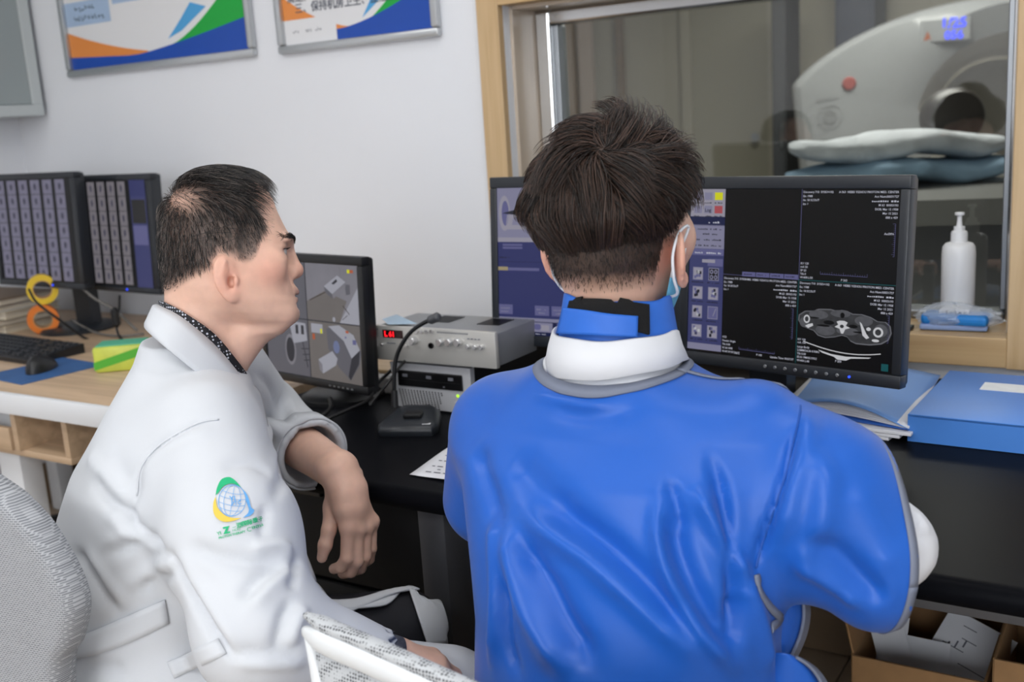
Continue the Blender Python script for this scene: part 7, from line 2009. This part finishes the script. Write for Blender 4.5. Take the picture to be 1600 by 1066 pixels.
# front edges of the coat, skirt over the far thigh
sheet_px('front_placket', [[(376, 592, 1.50), (392, 600, 1.53), (408, 612, 1.58)], [(392, 640, 1.48), (404, 648, 1.51), (416, 660, 1.56)], [(408, 690, 1.47), (418, 698, 1.50), (430, 710, 1.55)], [(424, 745, 1.46), (434, 755, 1.49), (446, 770, 1.54)], [(446, 830, 1.45), (458, 840, 1.48), (470, 850, 1.53)], [(470, 905, 1.45), (486, 912, 1.48), (500, 918, 1.52)]], 'coat_white', man1, 0.003)
patch('coat_skirt', trb, [(470, 918), (520, 914), (575, 914), (625, 920), (652, 930)], [(480, 985), (520, 972), (560, 957), (605, 938), (640, 930)], 'coat_white', man1, 0.010, rows=8, back=1.55, thick=0.003, soft=5)
patch('coat_flap', trb, [(638, 930), (650, 922), (664, 926), (676, 938), (684, 950)], [(664, 1010), (672, 1010), (682, 1008), (690, 1005), (697, 1000)], 'coat_white', man1, 0.010, rows=8, back=1.62, thick=0.003, soft=5)
mat('cuff_grey', '#5a5c66', 0.8, noise=(200, 0.3))
ring_band('shirt_cuff', wb, cuffR, dR1, -0.006, -0.004, 0.10, 'cuff_grey', man1, off=-0.008) if False else None
MB().tube([cuffR-dR1*0.03, cuffR+dR1*0.022], [0.040, 0.037], 28).build('shirt_cuff', 'cuff_grey', man1, smooth=True)
# thumb nail
tn = thb[3]*0.75+thb[2]*0.25; td = (thb[3]-thb[2])/np.linalg.norm(thb[3]-thb[2]); tnn = -CF-0.35*CR; tnn -= td*(tnn@td); tnn /= np.linalg.norm(tnn); tsd = np.cross(td, tnn)
nlv = []
for i in range(5):
    for j in range(5):
        a_, b_ = (i-2)/2, (j-2)/2; nlv.append(tuple(tn+td*b_*0.0068+tsd*a_*0.0056*(1-0.12*b_*b_)+tnn*(0.0088-0.0022*a_*a_-0.0012*(b_ > 0)*b_)))
MB().add(nlv, [(i*5+j, i*5+j+1, (i+1)*5+j+1, (i+1)*5+j) for i in range(4) for j in range(4)]).build('thumb_nail', 'nail', man1, smooth=True)
# ---- emblem printed on the sleeve
mat('emblem_green', '#12b377', 0.6); mat('emblem_yellow', '#e3c54d', 0.6); mat('emblem_blue', '#62a8e4', 0.6)
def lp(zx, zy): return (320+zx*0.13136, 720+zy*0.13136)
em = MB()
def put(pts, mm, off=0.0016):
    q = on_cloth(wb, [lp(*p) for p in pts], off, 1.36); em.poly([tuple(a) for a, _ in q], mm)
def band2(outer, inner, mm, n=4):
    A = [p[:2] for p in spline([(a, b, 0.0) for a, b in outer], n)]; B = [p[:2] for p in spline([(a, b, 0.0) for a, b in inner], n)]
    k = min(len(A), len(B))
    for i in range(k-1):
        a, b, c_, d_ = A[int(i*(len(A)-1)/(k-1))], A[int((i+1)*(len(A)-1)/(k-1))], B[int((i+1)*(len(B)-1)/(k-1))], B[int(i*(len(B)-1)/(k-1))]
        put([a, b, c_, d_], mm)
band2([(130, 420), (150, 325), (190, 242), (245, 210), (305, 210), (372, 258), (427, 327)], [(133, 418), (165, 385), (205, 330), (245, 300), (290, 285), (345, 285), (425, 325)], 'emblem_green')
band2([(130, 435), (104, 520), (108, 620), (150, 692), (230, 732), (330, 724), (430, 690)], [(134, 440), (138, 500), (152, 560), (190, 612), (248, 660), (330, 686), (428, 688)], 'emblem_yellow')
band2([(443, 345), (495, 405), (525, 480), (545, 558), (580, 592), (572, 625), (530, 662), (452, 686)], [(445, 350), (470, 410), (488, 480), (506, 540), (520, 590), (512, 625), (490, 650), (455, 682)], 'emblem_blue')
def lline(pts, mm, w=6, n=3):
    A = [np.array(p[:2]) for p in spline([(a, b, 0.0) for a, b in pts], n)]
    for a, b in zip(A[:-1], A[1:]):
        t = b-a; t = t/(np.linalg.norm(t)+1e-9); nn = np.array([-t[1], t[0]])*w/2; put([a+nn, b+nn, b-nn, a-nn], mm, 0.0013)
gc_, ga = np.array([325, 480]), math.radians(9)
def gpt(u, v_): return (gc_[0]+u*math.cos(ga)-v_*math.sin(ga), gc_[1]+u*math.sin(ga)+v_*math.cos(ga))
lline([gpt(160*math.cos(t), 185*math.sin(t)) for t in np.linspace(0, 2*math.pi, 25)], 'emblem_blue', 7)
for k in (-0.6, 0.0, 0.6): lline([gpt(160*k*math.cos(t), 185*math.sin(t)) for t in np.linspace(-1.57, 1.57, 9)], 'emblem_blue', 5)
for k in (-0.55, -0.2, 0.2, 0.55): lline([gpt(160*math.sqrt(1-k*k)*s_, 185*k+22*(1-s_*s_)) for s_ in np.linspace(-1, 1, 7)], 'emblem_blue', 5)
def ltext(t, zx, zy, size, mm, ang=-0.27, bold=0.02, width=1.0):
    vs, fs = text_geo(t, size, 'LEFT', bold, width)
    c_, s_ = math.cos(ang), math.sin(ang)
    q = on_cloth(wb, [lp(zx+x*c_+z*s_, zy+x*s_-z*c_) for x, _, z in vs], 0.0017, 1.36)
    em.add([tuple(a) for a, _ in q], fs, mm)
ltext('YI', 296, 490, 84, 'emblem_blue', -0.08, 0.02); ltext('PTC', 318, 544, 66, 'emblem_blue', -0.18, 0.02)
ltext('YI', 155, 892, 56, 'emblem_green', -0.27, 0.02); ltext('Z', 232, 872, 105, 'emblem_green', -0.2, 0.06); ltext('一', 330, 822, 52, 'emblem_green', -0.27, 0.0); ltext('HOU', 330, 850, 42, 'emblem_green', -0.2, 0.0)
for k, ch in enumerate('洲国际质子'): ltext(ch, 382+62*k, 806-20*k-(4 if k > 2 else 0), 70-3*k, 'emblem_green', -0.25, 0.03)
ltext('PROTON THERAPY', 172, 936, 37, 'emblem_green', -0.25, 0.025); ltext('C', 500, 852, 75, 'emblem_green', -0.2, 0.0); ltext('ENTER', 556, 820, 48, 'emblem_green', -0.27, 0.02)
em.build('sleeve_emblem', None, man1)
nm_ = MB(); nc = thb[3]
# ================================================================== chairs
m = mat('weave_grey', '#8f9296', 0.85)
nt = m.node_tree; b = nt.nodes['Principled BSDF']; tc = nt.nodes.new('ShaderNodeTexCoord')
br = nt.nodes.new('ShaderNodeTexBrick'); br.inputs['Scale'].default_value = 95.0; br.inputs['Color1'].default_value = srgb('#8a8d92'); br.inputs['Color2'].default_value = srgb('#787b80'); br.inputs['Mortar'].default_value = srgb('#b4b6ba'); br.inputs['Mortar Size'].default_value = 0.05
mpn = nt.nodes.new('ShaderNodeMapping'); mpn.inputs['Rotation'].default_value = (math.radians(90), 0, 0)
nt.links.new(tc.outputs['Object'], mpn.inputs[0]); nt.links.new(mpn.outputs[0], br.inputs[0]); nt.links.new(br.outputs[0], b.inputs['Base Color'])
bpn = nt.nodes.new('ShaderNodeBump'); bpn.inputs['Strength'].default_value = 0.6; bpn.inputs['Distance'].default_value = 0.001; nt.links.new(br.outputs['Fac'], bpn.inputs['Height']); nt.links.new(bpn.outputs[0], b.inputs['Normal'])
mat('chair_white', '#e3e6e8', 0.4); mat('seat_dark', '#3a3c40', 0.9, noise=(120, 0.15))
m = mat('mesh_dark', '#9a9da2', 0.8); nt = m.node_tree; b = nt.nodes['Principled BSDF']; tc = nt.nodes.new('ShaderNodeTexCoord'); vo = nt.nodes.new('ShaderNodeTexVoronoi'); vo.inputs['Scale'].default_value = 260; vo.inputs['Randomness'].default_value = 0.25
mr = nt.nodes.new('ShaderNodeMapRange'); mr.inputs[1].default_value = 0.25; mr.inputs[2].default_value = 0.45; mx = nt.nodes.new('ShaderNodeMix'); mx.data_type = 'RGBA'; mx.inputs[6].default_value = srgb('#33353a'); mx.inputs[7].default_value = srgb('#c0c3c6')
nt.links.new(tc.outputs['Object'], vo.inputs[0]); nt.links.new(vo.outputs['Distance'], mr.inputs[0]); nt.links.new(mr.outputs[0], mx.inputs[0]); nt.links.new(mx.outputs[2], b.inputs['Base Color'])
def chair_base(t, seat_z, seat_m, wid=0.46):
    MB().box((0, 0, seat_z-0.03-FL), (wid, 0.44, 0.06), 0.025, seg=4).build('seat', seat_m, t, auto=40)
    MB().lathe([(0.03, 0.10), (0.03, seat_z-0.07-FL)], n=20).build('gas_lift', 'steel_dull', t, auto=40)
    for k in range(5):
        a = math.radians(72*k+20); c, s = math.cos(a), math.sin(a)
        MB().tube([(0.02*c, 0.02*s, 0.11), (0.15*c, 0.15*s, 0.095), (0.27*c, 0.27*s, 0.075)], [0.024, 0.020, 0.015], 10).build('base_arm', 'chair_white', t, smooth=True)
        MB().lathe([(0, -0.02), (0.026, -0.018), (0.028, 0), (0.026, 0.018), (0, 0.02)], (0.27*c, 0.27*s, 0.029), 18, axis='x').build('castor', 'black_plastic', t, auto=40)
# chair with a woven grey back, left edge
yb_ = 0.66
ed = [ony(*p, yb_) for p in ((-6, 770), (20, 800), (45, 838), (72, 895), (88, 940), (93, 975), (88, 1020), (78, 1066))]
cxm = ed[5][0]-0.235
t = thing('office_chair', 'office chair with a woven grey fabric back at the lower left', 'chair', (cxm, 0.90, FL))
half = [(p[0]-cxm, p[2]-FL) for p in ed]
pts = [(0.02, half[0][1]+0.03), (half[0][0]*0.6, half[0][1]+0.025)]+half+[(half[-1][0]-0.03, 0.46), (0.0, 0.44)]
sp = [(p[0], p[1]) for p in spline([(a, b, 0.0) for a, b in pts], 5)]
outl = sp+[(-x, z) for x, z in sp[::-1][1:-1]]
vs = []; n = len(outl); czz = np.mean([z for _, z in outl])
rings = []
for sc_, yy in ((0.94, -0.022), (0.985, -0.018), (1.0, -0.006), (1.0, 0.006), (0.985, 0.018), (0.94, 0.022)):
    rings.append([(x*sc_, yb_-0.90+yy+0.5*x*x, czz+(z-czz)*sc_) for x, z in outl])
vs = [p for r in rings for p in r]; fs = []
for i in range(len(rings)-1):
    for j in range(n): fs.append((i*n+j, i*n+(j+1) % n, (i+1)*n+(j+1) % n, (i+1)*n+j))
for ri, flip in ((0, True), (len(rings)-1, False)):
    c = len(vs); vs.append((0.0, rings[ri][0][1]-0.5*rings[ri][0][0]**2, czz)); fs += [(c, ri*n+j, ri*n+(j+1) % n) for j in range(n)]
MB().add(vs, fs).build('backrest', 'weave_grey', t, smooth=True)
MB().tube([(0, -0.20, 0.42), (0, -0.27, 0.40), (0, -0.285, 0.50), (0, -0.275, 0.62)], 0.02, 10).build('back_support', 'chair_white', t, smooth=True)
chair_base(t, 0.385, 'seat_dark')
# white framed chair of the person in blue
tipL = at(474, 966, 1.10); 
cx2 = -0.49; cy2 = 0.97
t = thing('office_chair', 'white-framed mesh office chair whose back rail shows below the two persons', 'chair', (cx2, cy2, FL))
def l2(p): return (p[0]-cx2, p[1]-cy2, p[2]-FL)
rail = [at(476, 986, 1.10), at(515, 1006, 1.075), at(570, 1030, 1.045), at(640, 1062, 1.01), at(705, 1092, 0.985), at(790, 1130, 0.95)]
R_ = rail[-1]
rl = spline([l2(p) for p in rail], 6); mir = [(-p[0], p[1], p[2]) for p in rl[::-1]]
mid = [p for p in mir if p[0] > rl[-1][0]+0.03]
path = rl+mid
def flatbar(name, path, w, h, m, upv=(0, 0, 1), off=(0, 0, 0), n=12):
    P = np.array(path)+np.array(off); T = np.gradient(P, axis=0); T /= np.linalg.norm(T, axis=1, keepdims=True)
    U = np.tile(np.array(upv, float), (len(P), 1)); U -= T*(T*U).sum(1)[:, None]; U /= np.linalg.norm(U, axis=1, keepdims=True); S_ = np.cross(T, U)
    vs = []; fs = []; k = len(P)
    for i in range(k):
        e = min(1.0, 0.45+0.55*min(i, k-1-i)/4.0)
        for j in range(n):
            a = 2*math.pi*j/n; c, s = math.cos(a), math.sin(a)
            vs.append(tuple(P[i]+S_[i]*w/2*e*math.copysign(abs(c)**0.7, c)+U[i]*h/2*e*math.copysign(abs(s)**0.7, s)))
    for i in range(k-1):
        for j in range(n): fs.append((i*n+j, i*n+(j+1) % n, (i+1)*n+(j+1) % n, (i+1)*n+j))
    fs += [tuple(range(n)), tuple((k-1)*n+j for j in range(n))]
    return MB().add(vs, fs).build(name, m, t, smooth=True)
flatbar('back_rail', path, 0.020, 0.026, 'chair_white')
flatbar('mesh_roll', path, 0.018, 0.013, 'mesh_dark', off=(0, 0.004, 0.0165))
for sx in (1, -1):
    a = np.array(rl[1]); a[0] *= sx if sx < 0 and a[0] > 0 or sx > 0 else 1
    a = np.array([rl[1][0]*(1 if sx > 0 else -1), rl[1][1], rl[1][2]])
    bq = np.array([-0.10*(1 if sx > 0 else -1), -0.235, 0.36]); mq = np.array([(a[0]+bq[0])/2-0.015*(1 if sx > 0 else -1), -0.262, (a[2]+bq[2])/2])
    flatbar('side_rail', spline([tuple(a), tuple(mq), tuple(bq)], 6), 0.022, 0.022, 'chair_white', upv=(0, 1, 0))
# mesh panel between the rails
vs = []; fs = []; nu, nv = 18, 10
tp_ = np.array(path)[np.linspace(0, len(path)-1, nu+1).astype(int)]
for j in range(nv+1):
    f = j/nv
    for i in range(nu+1):
        u = i/nu; bx_ = -0.10+0.20*u
        p = tp_[i]*(1-f)+np.array([bx_, -0.235, 0.36])*f; vs.append((p[0], p[1]-0.03*math.sin(math.pi*f), p[2]))
for j in range(nv):
    for i in range(nu): fs.append((j*(nu+1)+i, j*(nu+1)+i+1, (j+1)*(nu+1)+i+1, (j+1)*(nu+1)+i))
o = MB().add(vs, fs).build('back_mesh', 'mesh_dark', t, smooth=True); mo = o.modifiers.new('t', 'SOLIDIFY'); mo.thickness = 0.003
chair_base(t, 0.40, 'seat_dark', 0.40)
